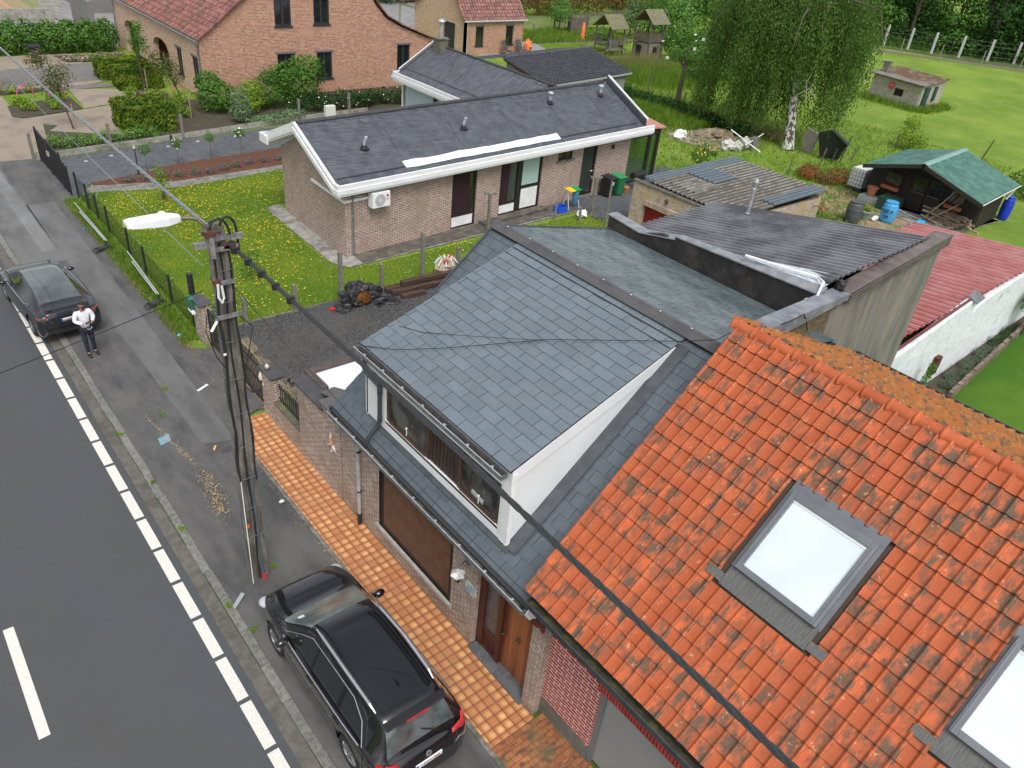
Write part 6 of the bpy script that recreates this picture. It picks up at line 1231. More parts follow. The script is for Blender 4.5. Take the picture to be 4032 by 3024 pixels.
for i in range(9):
    th = math.pi*.5*i/8
    for j in range(nn):
        ph = 2*math.pi*j/nn; d = Vector((math.sin(th)*math.cos(ph), math.sin(th)*math.sin(ph), math.cos(th))); p = Vector((d.x*.083, d.y*.103+.006, d.z*.125+.008)); k = 1
        if d.y > 0: p.z -= .05*d.y*(i/8)
        if d.y < -.5 and i > 5: p = Vector((d.x*.07, d.y*.07, max(p.z, .055)))
        vs.append(hc+Vector((p.x, p.y*math.cos(.5)-p.z*math.sin(.5), p.y*math.sin(.5)+p.z*math.cos(.5))))
hr.add(vs, [(i*nn+j, (i+1)*nn+j, (i+1)*nn+(j+1) % nn, i*nn+(j+1) % nn) for i in range(8) for j in range(nn)])
HAIR = M('dark_hair', (.02, .014, .01), .7, bmp=.4, bsc=80); hr.build('hair', HAIR, body, smooth=True)
g = MB()
g.ball(hc+Vector((0, -.045, -.105)), (.055, .045, .04), 12, 8); g.build('beard', HAIR, body, smooth=True)
g = MB()
for s in (-1, 1): g.tube([hc+Vector((s*.03+math.cos(a)*.026, -.115, -.02+math.sin(a)*.018)) for a in [i*math.pi/5 for i in range(11)]], .003, 4)
g.build('glasses', BLACKM, body)
g = MB(); g.tube([(-.02, -.14, .99), (.03, -.16, .95), (.1, -.15, .96), (.14, -.12, 1.0)], .007, 5); g.build('white_cord', WPLAS, body)
man.rotation_euler = (0, 0, rad(8))
ph = thing('phone', 'black phone held in both hands of the man in the white sweater', 'phone', (3.85, 23.27, 1.3)); g = MB(); g.obox((3.87, 23.27, 1.305), (.075, -.01, .03), (0, .035, .018), (0, -.002, .004)); g.build('case', BLACKM, ph)

# ---------------- street pole with lamp and cables
po = thing('utility_pole', 'old grey concrete utility pole bristling with brackets and black cables', 'pole', (4.22, 12.28, 0))
PC = M('pole_concrete', (.19, .175, .15), .9, (.12, .11, .095), 6, st=(1, 1, .3), c3=(.07, .065, .05), scale3=2.2, bmp=.5, bsc=40)
g = MB()
def psec(z): k = z/8.35; return .185-.065*k, .15-.045*k
rings = []
for i in range(9):
    z = 8.35*i/8; hx, hy = psec(z); rings.append([(4.22+a*hx, 12.26+b*hy, z) for a, b in ((-1, -1), (-.5, -1), (-.4, -.75), (.4, -.75), (.5, -1), (1, -1), (1, 1), (.5, 1), (.4, .75), (-.4, .75), (-.5, 1), (-1, 1))])
vs = [p for r_ in rings for p in r_]; g.add(vs, [(i*12+j, i*12+(j+1) % 12, (i+1)*12+(j+1) % 12, (i+1)*12+j) for i in range(8) for j in range(12)]); g.box(4.1, 4.34, 12.16, 12.36, 8.3, 8.38); g.ball((4.22, 12.26, 8.36), (.12, .1, .07), 10, 6, .3, 2)
shaft = g.build('shaft', PC, po)
GST = M('galvanised_steel', (.33, .34, .35), .45, (.2, .2, .2), 8, metal=.5); RUST = M('rusty_clamp', (.12, .035, .028), .7, (.07, .025, .02), 9)
g = MB()
for z, w in ((8.22, .5), (8.02, .42), (7.4, .36), (6.75, .5)): g.box(4.22-w/2, 4.22+w/2, 12.1, 12.13, z-.05, z+.03); g.box(4.22-w*.4, 4.22+w*.4, 12.38, 12.41, z-.05, z+.03)
g.box(3.78, 4.1, 12.05, 12.13, 8.1, 8.2); g.box(4.34, 4.62, 12.08, 12.13, 8.15, 8.25); g.box(4.02, 4.1, 12.02, 12.12, 7.9, 8.35)
for z in (7.6, 7.0, 6.2, 5.4, 4.6, 3.8, 3.0, 2.2, 1.4): h_ = psec(z); g.tube([(4.22+a*(h_[0]+.012), 12.26+b*(h_[1]+.012), z) for a, b in ((-1, -1), (1, -1), (1, 1), (-1, 1), (-1, -1))], .006, 4)
g.build('bracket', GST, shaft)
g = MB(); g.box(3.96, 4.14, 12.0, 12.12, 8.3, 8.38); g.box(4.0, 4.12, 12.0, 12.1, 7.42, 7.5); g.box(4.28, 4.5, 12.1, 12.2, 8.0, 8.08); g.build('rusty_clamp', RUST, shaft)
g = MB(); g.tube([(4.04, 12.08, 7.35), (4.03, 12.06, 7.9), (4.0, 12.06, 8.3), (3.98, 12.1, 8.5), (3.92, 12.15, 8.58), (3.8, 12.2, 8.6), (3.64, 12.25, 8.6)], .032, 10); arm = g.build('lamp_arm', M('brown_arm', (.13, .1, .08), .5, (.2, .19, .18), 3, metal=.3), shaft)
sl2 = thing('street_lamp', 'white led street lamp head reaching over the pavement from the pole', 'street lamp', (3.3, 12.3, 8.6))
g = MB(); prof_ = [(3.68, .06, .06), (3.6, .09, .08), (3.48, .13, .1), (3.3, .15, .09), (3.1, .15, .07), (2.95, .145, .06), (2.86, .11, .045)]; vs = []
for x, w, h_ in prof_:
    for k in range(10): a = 2*math.pi*k/10; c_, s_2 = math.cos(a), math.sin(a); vs.append((x, 12.27+(.02*(3.66-x))+w*max(-1, min(1, c_*1.25)), 8.6+h_*max(-.6, min(1, s_2*1.2))+.03*(3.66-x)))
g.add(vs, [(i*10+j, i*10+(j+1) % 10, (i+1)*10+(j+1) % 10, (i+1)*10+j) for i in range(6) for j in range(10)]+[tuple(range(10)), tuple(reversed(range(60, 70)))]); hd = g.build('lamp_head', M('lamp_white', (.78, .82, .84), .4), sl2, smooth=False)
g = MB(); g.lathe([(.06, 0), (.06, .05), (.045, .075), (.001, .08)], (3.42, 12.27, 8.67), 16); g.build('sensor_cap', WPLAS, hd); g = MB(); g.box(2.92, 3.4, 12.2, 12.36, 8.56, 8.575); g.build('lens', M('lens_grey', (.5, .5, .48), .3), hd)
BC = M('black_cable', (.015, .016, .018), .6)
def hcable(mb, a, b, z0, z1, xo, w=.016):
    pts = []; n = 14
    for i in range(n+1): z = z0+(z1-z0)*i/n; h_ = psec(z); pts.append((4.22+a*(h_[0]+.02)+xo*math.sin(i*1.3)*.02, 12.26+b*(h_[1]+.02)+.012*math.sin(i*2.1), z))
    mb.tube(pts, w, 6)
for k, (a, b, z0, z1, w) in enumerate([(-1, -.9, 8.0, 3.2, .02), (-.9, -1, 8.1, 3.0, .016), (.95, -.9, 8.0, 2.9, .02), (1, -.5, 7.6, 3.0, .018), (0.0, -.7, 8.1, 0.1, .02), (.9, 1, 7.5, 1.0, .016), (1.0, .2, 7.9, .3, .014)]):
    g = MB(); hcable(g, a, b, z0, z1, 1, w); g.build('pole_cable', BC, shaft)
g = MB(); hcable(g, .3, -.8, 3.1, .2, 0, .032); g.build('conduit', M('grey_conduit', (.08, .1, .115), .5), shaft); g = MB(); g.tube([(4.3, 12.12, .03), (4.3, 12.12, .17)], .05, 10); g.build('red_cap', M('faded_red', (.5, .04, .06), .5), shaft)
g = MB(); g.tube([(4.05, 12.11, 3.1), (4.03, 12.1, .03)], .01, 5); g.build('earth_strip', WPLAS, shaft); g = MB(); g.box(4.04, 4.1, 12.09, 12.11, 1.7, 1.78); g.build('orange_tag', M('orange_tag', (.7, .12, .03), .5), shaft)
g = MB()
def loop(mb, x0, x1, zt, y, w=.022): mb.tube([(x0+(x1-x0)*(.5-.5*math.cos(t)), y, 8.05+(zt-8.05)*math.sin(t)**.6) for t in [math.pi*i/14+1e-4 for i in range(14)]]+[(x1, y, 7.9)], w, 8)
loop(g, 4.04, 4.4, 8.55, 12.1); loop(g, 4.25, 4.56, 8.52, 12.2); loop(g, 4.1, 4.3, 8.45, 12.3, .016); g.build('cable_loop', BC, shaft)
g = MB(); g.tube([(4.06, 12.0, 7.45), (4.04, 11.98, 7.2), (4.08, 11.96, 7.1), (4.13, 11.98, 7.18), (4.12, 12.0, 7.4)], .022, 8); g.build('insulator_hook', M('pale_insulator', (.6, .62, .6), .4), shaft)
g = MB(); g.tube([(4.0, 12.1, 6.7), (3.86, 12.05, 6.55)], .025, 8); g.box(4.03, 4.08, 12.07, 12.1, 5.99, 6.02); g.build('white_clamp', WPLAS, shaft)
g = MB(); g.tube([(4.0, 12.05, 6.8), (3.8, 12.0, 6.9), (3.75, 12.0, 6.6), (3.9, 12.05, 6.0), (4.05, 12.1, 5.7)], .01, 5); g.tube([(4.4, 12.2, 6.7), (4.7, 12.3, 6.3), (4.5, 12.2, 5.7), (4.38, 12.15, 5.4)], .01, 5); g.tube([(4.35, 12.2, 5.2), (4.5, 12.1, 5.0), (4.4, 12.15, 5.5)], .012, 5); g.build('drop_wire', BC, shaft)
TW = M('alu_cable', (.2, .22, .24), .5); TWB = M('twisted_black', (.03, .033, .036), .5)
def sagp(a, b, sag, n): a, b = Vector(a), Vector(b); return [a.lerp(b, i/n)-Vector((0, 0, sag*4*(i/n)*(1-i/n))) for i in range(n+1)]
def twist(name, pts, r, strands, turns, mat, lbl):
    g = MB(); L_ = 0; acc = [0]
    for p, q in zip(pts[:-1], pts[1:]): L_ += (q-p).length; acc.append(L_)
    for s in range(strands):
        o = [p+Vector((math.cos(2*math.pi*(acc[i]*turns+s/strands)), 0, math.sin(2*math.pi*(acc[i]*turns+s/strands))))*r for i, p in enumerate(pts)]; g.tube(o, r*.85, 5)
    return tag(g.build(name, mat), lbl, 'cable')
twist('twisted_cable', sagp((4.3, 12.75, 8.14), (4.3, 52, 8.25), .35, 260), .021, 3, 1.1, TW, 'thick grey twisted overhead cable running from the pole to the top left')
twist('twisted_cable', sagp((4.35, 12.0, 8.12), (4.3, 5.5, 8.13), .0, 50)+sagp((4.3, 5.4, 8.13), (4.3, -14, 7.8), .1, 130), .021, 4, 1.2, TWB, 'thick black twisted overhead cable running past the dormer and over the orange roof')
g = MB()
for t in (11.7, 11.2, 10.7, 10.2, 9.7): g.box(4.26, 4.37, t-.03, t+.03, 8.08, 8.18)
g.tube([(4.38, 12.1, 8.0), (4.42, 11.9, 8.1), (4.38, 11.75, 8.2), (4.33, 11.7, 8.12)], .03, 6); g.build('cable_clamp', BLACKM, shaft)
def wire(lbl, a, b, sag, r=.007, n=16): g = MB(); g.tube(sagp(a, b, sag, n), r, 5); return tag(g.build('overhead_wire', BC), lbl, 'cable')
g = MB(); g.tube(sagp((4.1, 12.7, 7.46), (4.2, 52, 7.6), .25, 24), .008, 5); tag(g.build('overhead_wire', TW), 'thin grey wire below the thick cable leading from the pole to the top left', 'cable')
wire('thin black wire slanting from the pole down to the slate house gutter', (4.42, 12.2, 7.2), (6.75, 6.3, 3.3), .12, .009)
wire('thin black wire crossing high over the road from the pole to the left edge', (3.85, 12.2, 7.28), (-17.1, 5.0, 8.35), .3, .007)
wire('thin wire running from the pole over the yard to the brick garage', (4.4, 12.3, 5.5), (9.2, 20.5, 1.9), .1, .006)

# ---------------- road side fence of black posts and netting
NET = newmat('wire_netting')
def net_mat():
    m, nt, N, L, b = NET; v = coord(N, L, 'UV', (1, 1, 1), (0, 0, rad(45))); w = []
    b.inputs['Base Color'].default_value = (.02, .035, .02, 1)
    t = N.new('ShaderNodeTexBrick'); t.offset = 0; t.inputs['Scale'].default_value = 1; t.inputs['Brick Width'].default_value = .1; t.inputs['Row Height'].default_value = .1; t.inputs['Mortar Size'].default_value = .0085; t.inputs['Mortar Smooth'].default_value = 0
    L.new(v, t.inputs['Vector']); L.new(t.outputs['Fac'], b.inputs['Alpha'])
net_mat(); NET = NET[0]
fn_ = thing('wire_mesh_fence', 'black wire mesh fence with slim posts between the verge and the dandelion lawn', 'fence', (7.03, 31, 0))
ysf = [37.4, 35.8, 35.0-.6, 32.9, 30.3, 28.4, 25.6, 23.4]
g = MB(); g.slab([(7.06, 23.3, .03), (7.06, 37.4, .03), (7.06, 37.4, 1.02), (7.06, 23.3, 1.02)], (.003, 0, 0)); g.build('netting', NET, fn_)
for y in (37.4, 35.8, 34.4, 32.9, 30.3, 28.4, 25.7):
    g = MB(); g.tube([(7.03, y, 0), (7.03, y, 1.15)], .045, 8)
    for k in range(8): g.ball((7.03, y, .15+.13*k), .042, 6, 4)
    g.build('post', BLACKM, fn_)
dg_ = thing('driveway_gate', 'tall black double gate of thin bars closing the charcoal driveway', 'gate', (6.8, 40.5, 0))
for ya, yb, zt in ((43.0, 40.85, 1.62), (40.75, 38.7, 1.62)):
    g = MB(); g.beam((6.82, ya, .1), (6.82, yb, .1), .05, .06); g.beam((6.82, ya, zt), (6.82, yb, zt-.1), .05, .06)
    for i in range(18): y = ya+(yb-ya)*i/17; g.box(6.81, 6.83, y-.01, y+.01, .1, zt-.05)
    for y in (ya, yb): g.box(6.78, 6.86, y-.04, y+.04, 0, zt+.05)
    g.build('leaf', BLACKM, dg_)
g = MB(); g.box(6.74, 6.9, 40.7, 40.9, .9, 1.12); g.build('lock_box', ZINCL, dg_)
g = MB()
for y in (38.6, 38.2, 37.75): g.box(6.79, 6.87, y-.04, y+.04, 0, 1.35)
g.build('post', BLACKM, dg_)
# building site fence feet and tubes lying on the verge
FT = M('recycled_plastic', (.035, .037, .04), .7, (.05, .052, .055), 8)
def foot(lbl, c, rz):
    g = MB(); d = Vector((math.cos(rz), math.sin(rz), 0)); n_ = Vector((-d.y, d.x, 0)); c = Vector(c)
    for s in (-1, 1): g.slab([c+d*s*.42+n_*.12, c+d*s*.42-n_*.12, c+d*s*.3-n_*.13+Vector((0, 0, .13)), c+d*s*.3+n_*.13+Vector((0, 0, .13))], d*(-s*.14)); 
    for k in range(-3, 4): g.obox(c+d*.08*k+Vector((0, 0, .07)), d*.025, n_*.12, Vector((0, 0, .06)))
    g.obox(c+Vector((0, 0, .11)), d*.34, n_*.05, Vector((0, 0, .015))); tag(g.build('rubber_block', FT), lbl, 'fence foot', 'plastic fence feet on the verge')
foot('grey plastic fence foot on the verge farther up the street', (6.3, 31.25, .03), .4); foot('grey plastic fence foot on the verge nearer the letterbox pillar', (6.5, 25.85, .03), .35)
for lbl, p, q in (('silver fence panel tubes leaning from the farther plastic foot', (6.65, 36.5, .1), (6.6, 31.7, .2)), ('silver fence panel tubes leaning from the nearer plastic foot', (7.0, 30.5, .12), (6.75, 26.2, .25))):
    g = MB(); p, q = Vector(p), Vector(q); g.tube([p, q], .028, 8); g.tube([p.lerp(q, .25)+Vector((-.09, 0, .02)), q+Vector((-.07, 0, .03))], .025, 8); tag(g.build('fence_tube', M('bright_tube', (.62, .64, .66), .35, metal=.5)), lbl, 'tube', 'metal tubes on the verge')
# small things on the pavement
g = MB(); g.slab([(4.02, 17.98, .032), (4.32, 18.06, .032), (4.36, 18.4, .032), (4.05, 18.32, .032)], (0, 0, .012)); tag(g.build('utility_cover', M('blue_marked_cover', (.08, .26, .34), .6, (.3, .26, .3), 16, lo=.45, hi=.55, c3=(.1, .4, .5), scale3=9)), 'square utility cover daubed with turquoise paint in the pavement', 'cover')
g = MB(); g.slab([(5.22, 16.85, .032), (5.48, 16.8, .032), (5.55, 17.05, .032), (5.3, 17.12, .032)], (0, 0, .012)); tag(g.build('slate_offcut', CAP), 'dark slate offcut lying on the pavement near the pole', 'slate')
g = MB(); g.beam((5.1, 17.05, .05), (5.2, 17.2, .05), .05, .03); tag(g.build('wood_chip', M('pine', (.6, .42, .2), .7)), 'small pine wood offcut beside the slate on the pavement', 'offcut')
g = MB(); g.slab([(5.75, 20.02, .035), (6.12, 20.2, .035), (6.15, 20.14, .035), (5.8, 19.96, .035)], (0, 0, .02)); tag(g.build('white_strip', WPLAS), 'narrow white plastic strip lying on the pavement by the yard gate', 'strip')
for lbl, p, c in (('blue scrap of plastic by the verge up the street', (6.25, 33.6), (.02, .2, .6)), ('small blue scrap in the verge near the letterbox', (6.45, 23.4), (.1, .5, .8)), ('pale scrap on the pavement near the pole', (4.9, 14.7), (.6, .62, .4)), ('white pebble at the tiled path edge', (5.7, 14.2), (.7, .68, .6))):
    g = MB(); g.ball((p[0], p[1], .06), (.07, .06, .035), 7, 5, .5, p[0]); tag(g.build('litter', M('litter_%d' % int(p[0]*100), c, .7)), lbl, 'litter')
g = MB(); g.slab([(3.42, 11.62, .06), (3.75, 11.9, .06), (3.7, 11.98, .06), (3.4, 11.72, .06)], (0, 0, .015)); tag(g.build('grey_feather_strip', M('pale_strip', (.3, .33, .34), .5)), 'pale grey strip lying across the kerb by the parked suv', 'strip')
# straw and debris scatter
def scatter(name, n, polyf, size, mat, z, lbl, cat, flat=True, long=3):
    g = MB()
    for i in range(n):
        x, y = polyf(); a = R.uniform(0, math.pi); s = size*R.uniform(.5, 1.3); d = Vector((math.cos(a), math.sin(a), R.uniform(-.15, .15) if flat else R.uniform(.3, 1.5))); w = Vector((-d.y, d.x, R.uniform(-.3, .3)))
        p = Vector((x, y, z+R.uniform(0, .012))); g.add([p-d*s*long/2-w*s/2, p+d*s*long/2-w*s/2, p+d*s*long/2+w*s/2, p-d*s*long/2+w*s/2], [(0, 1, 2, 3)])
    return tag(g.build(name, mat), lbl, cat, kind='stuff')
STRAW = M('straw', (.5, .36, .17), .8, isl=.35, hue=.02)
def strawp():
    k = R.random()
    if k < .5: t = R.random(); return (4.35+.35*R.gauss(0, .3)+.15*t, 14.5+1.6*t+R.gauss(0, .12))
    if k < .7: t = R.random(); return (4.6-.5*t+R.gauss(0, .04), 16+3.6*t)
    if k < .85: return (5.8+R.gauss(0, .05), R.uniform(10, 17.5))
    return (6.5+R.gauss(0, .2), R.uniform(18, 23))
scatter('straw_litter', 900, strawp, .011, STRAW, .04, 'dry straw litter strewn over the pavement near the pole', 'straw')
scatter('dark_crumbs', 500, lambda: (R.uniform(3.8, 6.3), R.gauss(18, 2.2)), .012, M('dark_crumb', (.02, .02, .02), .9), .04, 'dark crumbs of dirt scattered on the pavement', 'dirt', long=1.2)
# ---------------- plants
def leafmat(name, c, c2=None, isl=.3, hue=.02, tr=.3):
    m = M(name, c, .55, c2, .8, isl=isl, hue=hue, spec=.1); nt = m.node_tree; N, L = nt.nodes, nt.links; b = N['Principled BSDF']; out = N['Material Output']
    t = N.new('ShaderNodeBsdfTranslucent'); mx = N.new('ShaderNodeMixShader'); mx.inputs[0].default_value = tr
    for l in list(L):
        if l.to_node == b and l.to_socket.name == 'Base Color': L.new(l.from_socket, t.inputs[0])
    L.new(b.outputs[0], mx.inputs[1]); L.new(t.outputs[0], mx.inputs[2]); L.new(mx.outputs[0], out.inputs[0]); return m
LG = dict(
 mid=leafmat('leaf_mid', (.07, .17, .028), (.1, .21, .035)), dark=leafmat('leaf_dark', (.018, .06, .014), (.035, .09, .018), .35),
 light=leafmat('leaf_light', (.1, .22, .045), (.14, .27, .06)), lime=leafmat('leaf_lime', (.16, .28, .03), (.22, .33, .03)),
 yew=leafmat('leaf_yew', (.05, .1, .012), (.14, .2, .02), .3), birch=leafmat('leaf_birch', (.12, .21, .045), (.075, .145, .03), .35, .015, .35),
 grey=leafmat('leaf_grey_green', (.14, .22, .1), (.18, .26, .13)), copper=leafmat('leaf_copper', (.16, .14, .06), (.1, .13, .04), .35, .04),
 wood=leafmat('leaf_wood', (.02, .062, .014), (.05, .12, .02), .4, .02), wood2=leafmat('leaf_wood_light', (.05, .13, .02), (.09, .19, .03), .4, .02), photinia=leafmat('leaf_photinia', (.1, .15, .035), (.24, .13, .06), .35, .03),
 lav=leafmat('leaf_lavender', (.09, .17, .05), (.14, .16, .14), .3), brown=leafmat('leaf_dead', (.3, .11, .035), (.18, .13, .05), .4), dry=leafmat('grass_dry', (.3, .24, .12), (.2, .19, .08), .3), blade=leafmat('grass_blade', (.12, .22, .025), (.17, .28, .035), .35),
 silver=leafmat('leaf_silver', (.13, .17, .12), (.09, .14, .08)), white=M('petal_white', (.75, .75, .7), .7), yellow=M('petal_yellow', (.75, .5, .02), .7), pink=M('petal_pink', (.55, .25, .3), .7), purple=M('petal_purple', (.14, .09, .2), .7))
BARK = M('bark', (.1, .08, .06), .9, (.06, .05, .04), 8, bmp=.6); 
def leaves(mb, blobs, n, size, up=.3, shell=.55, asp=.6, drop=0):
    wts = [b[3]*b[4]+b[4]*b[5] for b in blobs]; tot = sum(wts)
    for b, w in zip(blobs, wts):
        cx, cy, cz, rx, ry, rz = b; off = Vector((cx, cy, cz))
        for _ in range(max(1, int(n*w/tot))):
            d = Vector((R.gauss(0, 1), R.gauss(0, 1), R.gauss(0, 1))).normalized(); k = noise.noise(d*2.2+off)*.32+noise.noise(d*6+off)*.16
            q = (shell+(1-shell)*R.random()**.6)*(1+k); p = Vector((cx+d.x*rx*q, cy+d.y*ry*q, cz+d.z*rz*q))
            if p.z < .03: continue
            nn_ = (d+Vector((R.uniform(-.8, .8), R.uniform(-.8, .8), R.uniform(-.5, .8)+up))).normalized(); t = nn_.orthogonal().normalized(); t.rotate(Matrix.Rotation(R.uniform(0, 6.28), 3, nn_)); s = nn_.cross(t); l = size*R.uniform(.6, 1.35)
            mb.add([p-t*l*.5, p+s*l*asp*.5, p+t*l*.5, p-s*l*asp*.5], [(0, 1, 2, 3)])
    return mb
def plant(name, label, cat, loc, blobs, n, size, mat, trunk=None, group=None, flowers=None, **kw):
    """blobs relative to loc: (dx,dy,z,rx,ry,rz)"""
    x, y, z = loc; t = thing(name, label, cat, loc, group)
    bl = [(x+b[0], y+b[1], z+b[2], b[3], b[4], b[5]) for b in blobs]
    leaves(MB(), bl, 1, size)
    g = leaves(MB(), bl, n, size, **kw); g.build('foliage', LG[mat], t)
    if trunk:
        g = MB(); r0, pts = trunk; P = [Vector((x, y, z))+Vector(p) for p in pts]; g.tube(P, [r0*(1-.6*i/(len(P)-1)) for i in range(len(P))], 8); top = P[-1]
        for b in bl[:7]:
            st_ = P[max(1, len(P)//2)]; e_ = Vector(b[:3]); m_ = (st_+e_)/2+Vector((R.uniform(-.1, .1), R.uniform(-.1, .1), .1)); g.tube([st_, m_, e_], [r0*.45, r0*.3, r0*.1], 6)
        g.build('trunk', BARK, t)
    if flowers:
        fm, fn, fs = flowers; g = MB()
        leaves(g, bl, fn, fs, up=1, shell=.97, asp=.9); g.build('flowers', LG[fm], t)
    return t
def ballset(r, h, n, base=0, jr=.45, zr=.5):
    out = []
    for i in range(n):
        a = R.uniform(0, 6.28); q = r*R.uniform(.15, .75); z = base+h*(.25+.6*R.random()); out.append((math.cos(a)*q, math.sin(a)*q, z, r*R.uniform(.35, .55), r*R.uniform(.35, .55), h*R.uniform(.2, .34)))
    return out
# weeping birch
bt = thing('weeping_birch', 'tall weeping birch with white scarred trunk and long hanging curtains of leaves', 'tree', (49.03, 28.17, 0))
BW = M('birch_bark', (.55, .54, .5), .8, (.07, .055, .045), 5, lo=.46, hi=.54, st=(1, 1, .6), bmp=.5)
tp = [Vector(p) for p in ((49.03, 28.17, 0), (49.12, 28.5, 1.6), (49.22, 28.9, 3.4), (49.2, 29.3, 6.5), (49.1, 29.9, 9.5), (49.0, 30.4, 13.5))]
g = MB(); g.tube(tp, [.42, .3, .25, .2, .15, .05], 14); limbs = MB()
for a, h0, l in ((.3, 6, 4.5), (1.5, 6.5, 5.5), (2.4, 7.2, 5), (3.6, 6.8, 4.6), (4.6, 7.6, 5), (5.5, 8.5, 4), (.9, 9, 4), (2.0, 8.2, 5.8), (1.8, 10, 5)):
    b0 = tp[3].lerp(tp[4], (h0-6.5)/3) if h0 > 6.5 else tp[3]; e0 = b0+Vector((math.cos(a)*l, math.sin(a)*l, 1.6)); m0 = b0.lerp(e0, .5)+Vector((0, 0, 1.1)); limbs.tube([b0, m0, e0, e0+Vector((math.cos(a)*.8, math.sin(a)*.8, -1.6))], [.12, .08, .04, .015], 6)
trn = g.build('trunk', BW, bt); limbs.build('limbs', BARK, trn)
g = MB()
for b0, e0 in (((49.0, 27.9, 5.6), (48.2, 27.3, 3.2)), ((48.6, 27.5, 4.2), (48.0, 28.4, 3.0)), ((48.6, 27.5, 4.3), (48.2, 26.6, 3.7)), ((48.7, 27.9, 9.2), (48.2, 27.2, 6.5)), ((48.4, 29.5, 7.5), (48.0, 30.6, 5.6))): g.tube([b0, Vector(b0).lerp(Vector(e0), .5)+Vector((-.2, .2, 0)), e0], [.035, .025, .01], 5)
g.build('bare_branches', M('bare_twig', (.4, .38, .33), .8), trn)
g = MB(); tw = MB(); ccx, ccy = 50.2, 30.9
for s in range(1500):
    a = R.uniform(0, 6.283); q = R.random()**.55; rx, ry = 4.0, 6.0; x = ccx+math.cos(a)*q*rx; y = ccy+math.sin(a)*q*ry
    ztop = 7.5+6.5*(1-q*q)*R.uniform(.5, 1)+R.uniform(-.8, .8)
    if y > 35.8 and ztop > 9: ztop = R.uniform(6.5, 9)
    cl = noise.noise(Vector((x*.55, y*.55, 3)))   # curtains hang in bunches
    zb = 2.2+cl*11.0+R.uniform(-.5, 1.2)+max(0, 28.6-y)*1.5+max(0, y-34)*.7+(1.0 if q < .5 else 0); zb = max(.4+R.random(), zb)
    if abs(y-28.6) < 1.5 and x < 49.6: zb = max(zb, R.uniform(2.9, 5.5))
    if zb > ztop-.8: continue
    dx, dy = R.gauss(0, .05), R.gauss(0, .05); z = ztop; px, py = x, y
    while z > zb:
        f = (z-zb)/(ztop-zb+.01); wdt = .12+.14*f
        for _ in range(2):
            p = Vector((px+R.gauss(0, wdt), py+R.gauss(0, wdt), z+R.uniform(-.06, .06))); n_ = Vector((R.uniform(-1, 1), R.uniform(-1, 1), R.uniform(-.1, .5))).normalized(); t_ = Vector((R.uniform(-.35, .35), R.uniform(-.35, .35), -1)).normalized(); s_ = n_.cross(t_).normalized(); l = R.uniform(.1, .19)
            g.add([p-t_*l*.5, p+s_*l*.27, p+t_*l*.5, p-s_*l*.27], [(0, 1, 2, 3)])
        z -= R.uniform(.1, .17); px += dx*.12; py += dy*.12
g.build('crown', LG['birch'], bt)
# trees beyond the field fence
def bigtree(h, r, seed, n=4600, size=.42, mat='wood'):
    R.seed(seed); b = []
    for i in range(16):
        a = R.uniform(0, 6.28); z = h*R.uniform(.12, .88); q = r*R.uniform(.2, .75)*math.sin(min(1, .25+z/h)*2.6); b.append((math.cos(a)*q, math.sin(a)*q, z, r*R.uniform(.34, .5), r*R.uniform(.34, .5), h*R.uniform(.1, .17)))
    for i in range(6): a = i*1.05; b.append((math.cos(a)*r*.6, math.sin(a)*r*.6, 1.0, r*.42, r*.42, 1.5))
    t = proto('broadleaf_tree', None, 'tree', 'trees of the wood beyond the field fence'); leaves(MB(), b, 1, size); g = leaves(MB(), b, n, size, up=.5, shell=.4); g.build('crown', LG[mat], None).parent = t
    g = MB(); g.tube([(0, 0, 0), (.1, .1, h*.4), (0, 0, h*.8)], [.28, .2, .06], 8)
    for x in b[:8]: g.tube([(.05, .05, h*.3), Vector(x[:3])*.6+Vector((0, 0, h*.15)), x[:3]], [.12, .08, .02], 5)
    g.build('trunk', BARK, None).parent = t; return t
protos = [bigtree(11, 4.2, 5), bigtree(13, 4.8, 6), bigtree(9.5, 3.8, 7, mat='wood2'), bigtree(12, 4.5, 8), bigtree(8.5, 4.0, 9, 4200, mat='wood2')]
wood = []
R.seed(4)
line = [(103, 66), (106.5, 60.5), (110, 56), (112.5, 51.8), (114.5, 47.5), (117, 43.5), (120, 39.5), (123.5, 36), (127, 32.5), (131, 29)]
for i, (x, y) in enumerate(line): wood.append((x+R.uniform(-.6, .6), y+R.uniform(-.5, .5), i % 5, 'front'))
for i, (x, y) in enumerate(line): wood.append((x+6.5+R.uniform(-1, 1), y+4.5+R.uniform(-1, 1), (i*2+1) % 5, 'second'))
for i, (x, y) in enumerate(line[::2]): wood.append((x+14+R.uniform(-1, 1), y+10+R.uniform(-1, 1), (i*3) % 5, 'third'))
used = set()
kindw = ['dark broad', 'tall dark', 'lighter green', 'deep green', 'low light green']
for i, (x, y, k, row) in enumerate(wood):
    idx = {'front': i, 'second': i-10, 'third': i-20}[row]
    lab = '%s tree, %s from left in the %s row behind the field fence' % (kindw[k], ORD[idx], row)
    if k not in used: used.add(k); o = protos[k]; o.location = (x, y, 0); o['label'] = lab
    else: dup(protos[k], (x, y, 0), R.uniform(0, 6.28), lab, sc=R.uniform(.9, 1.15))
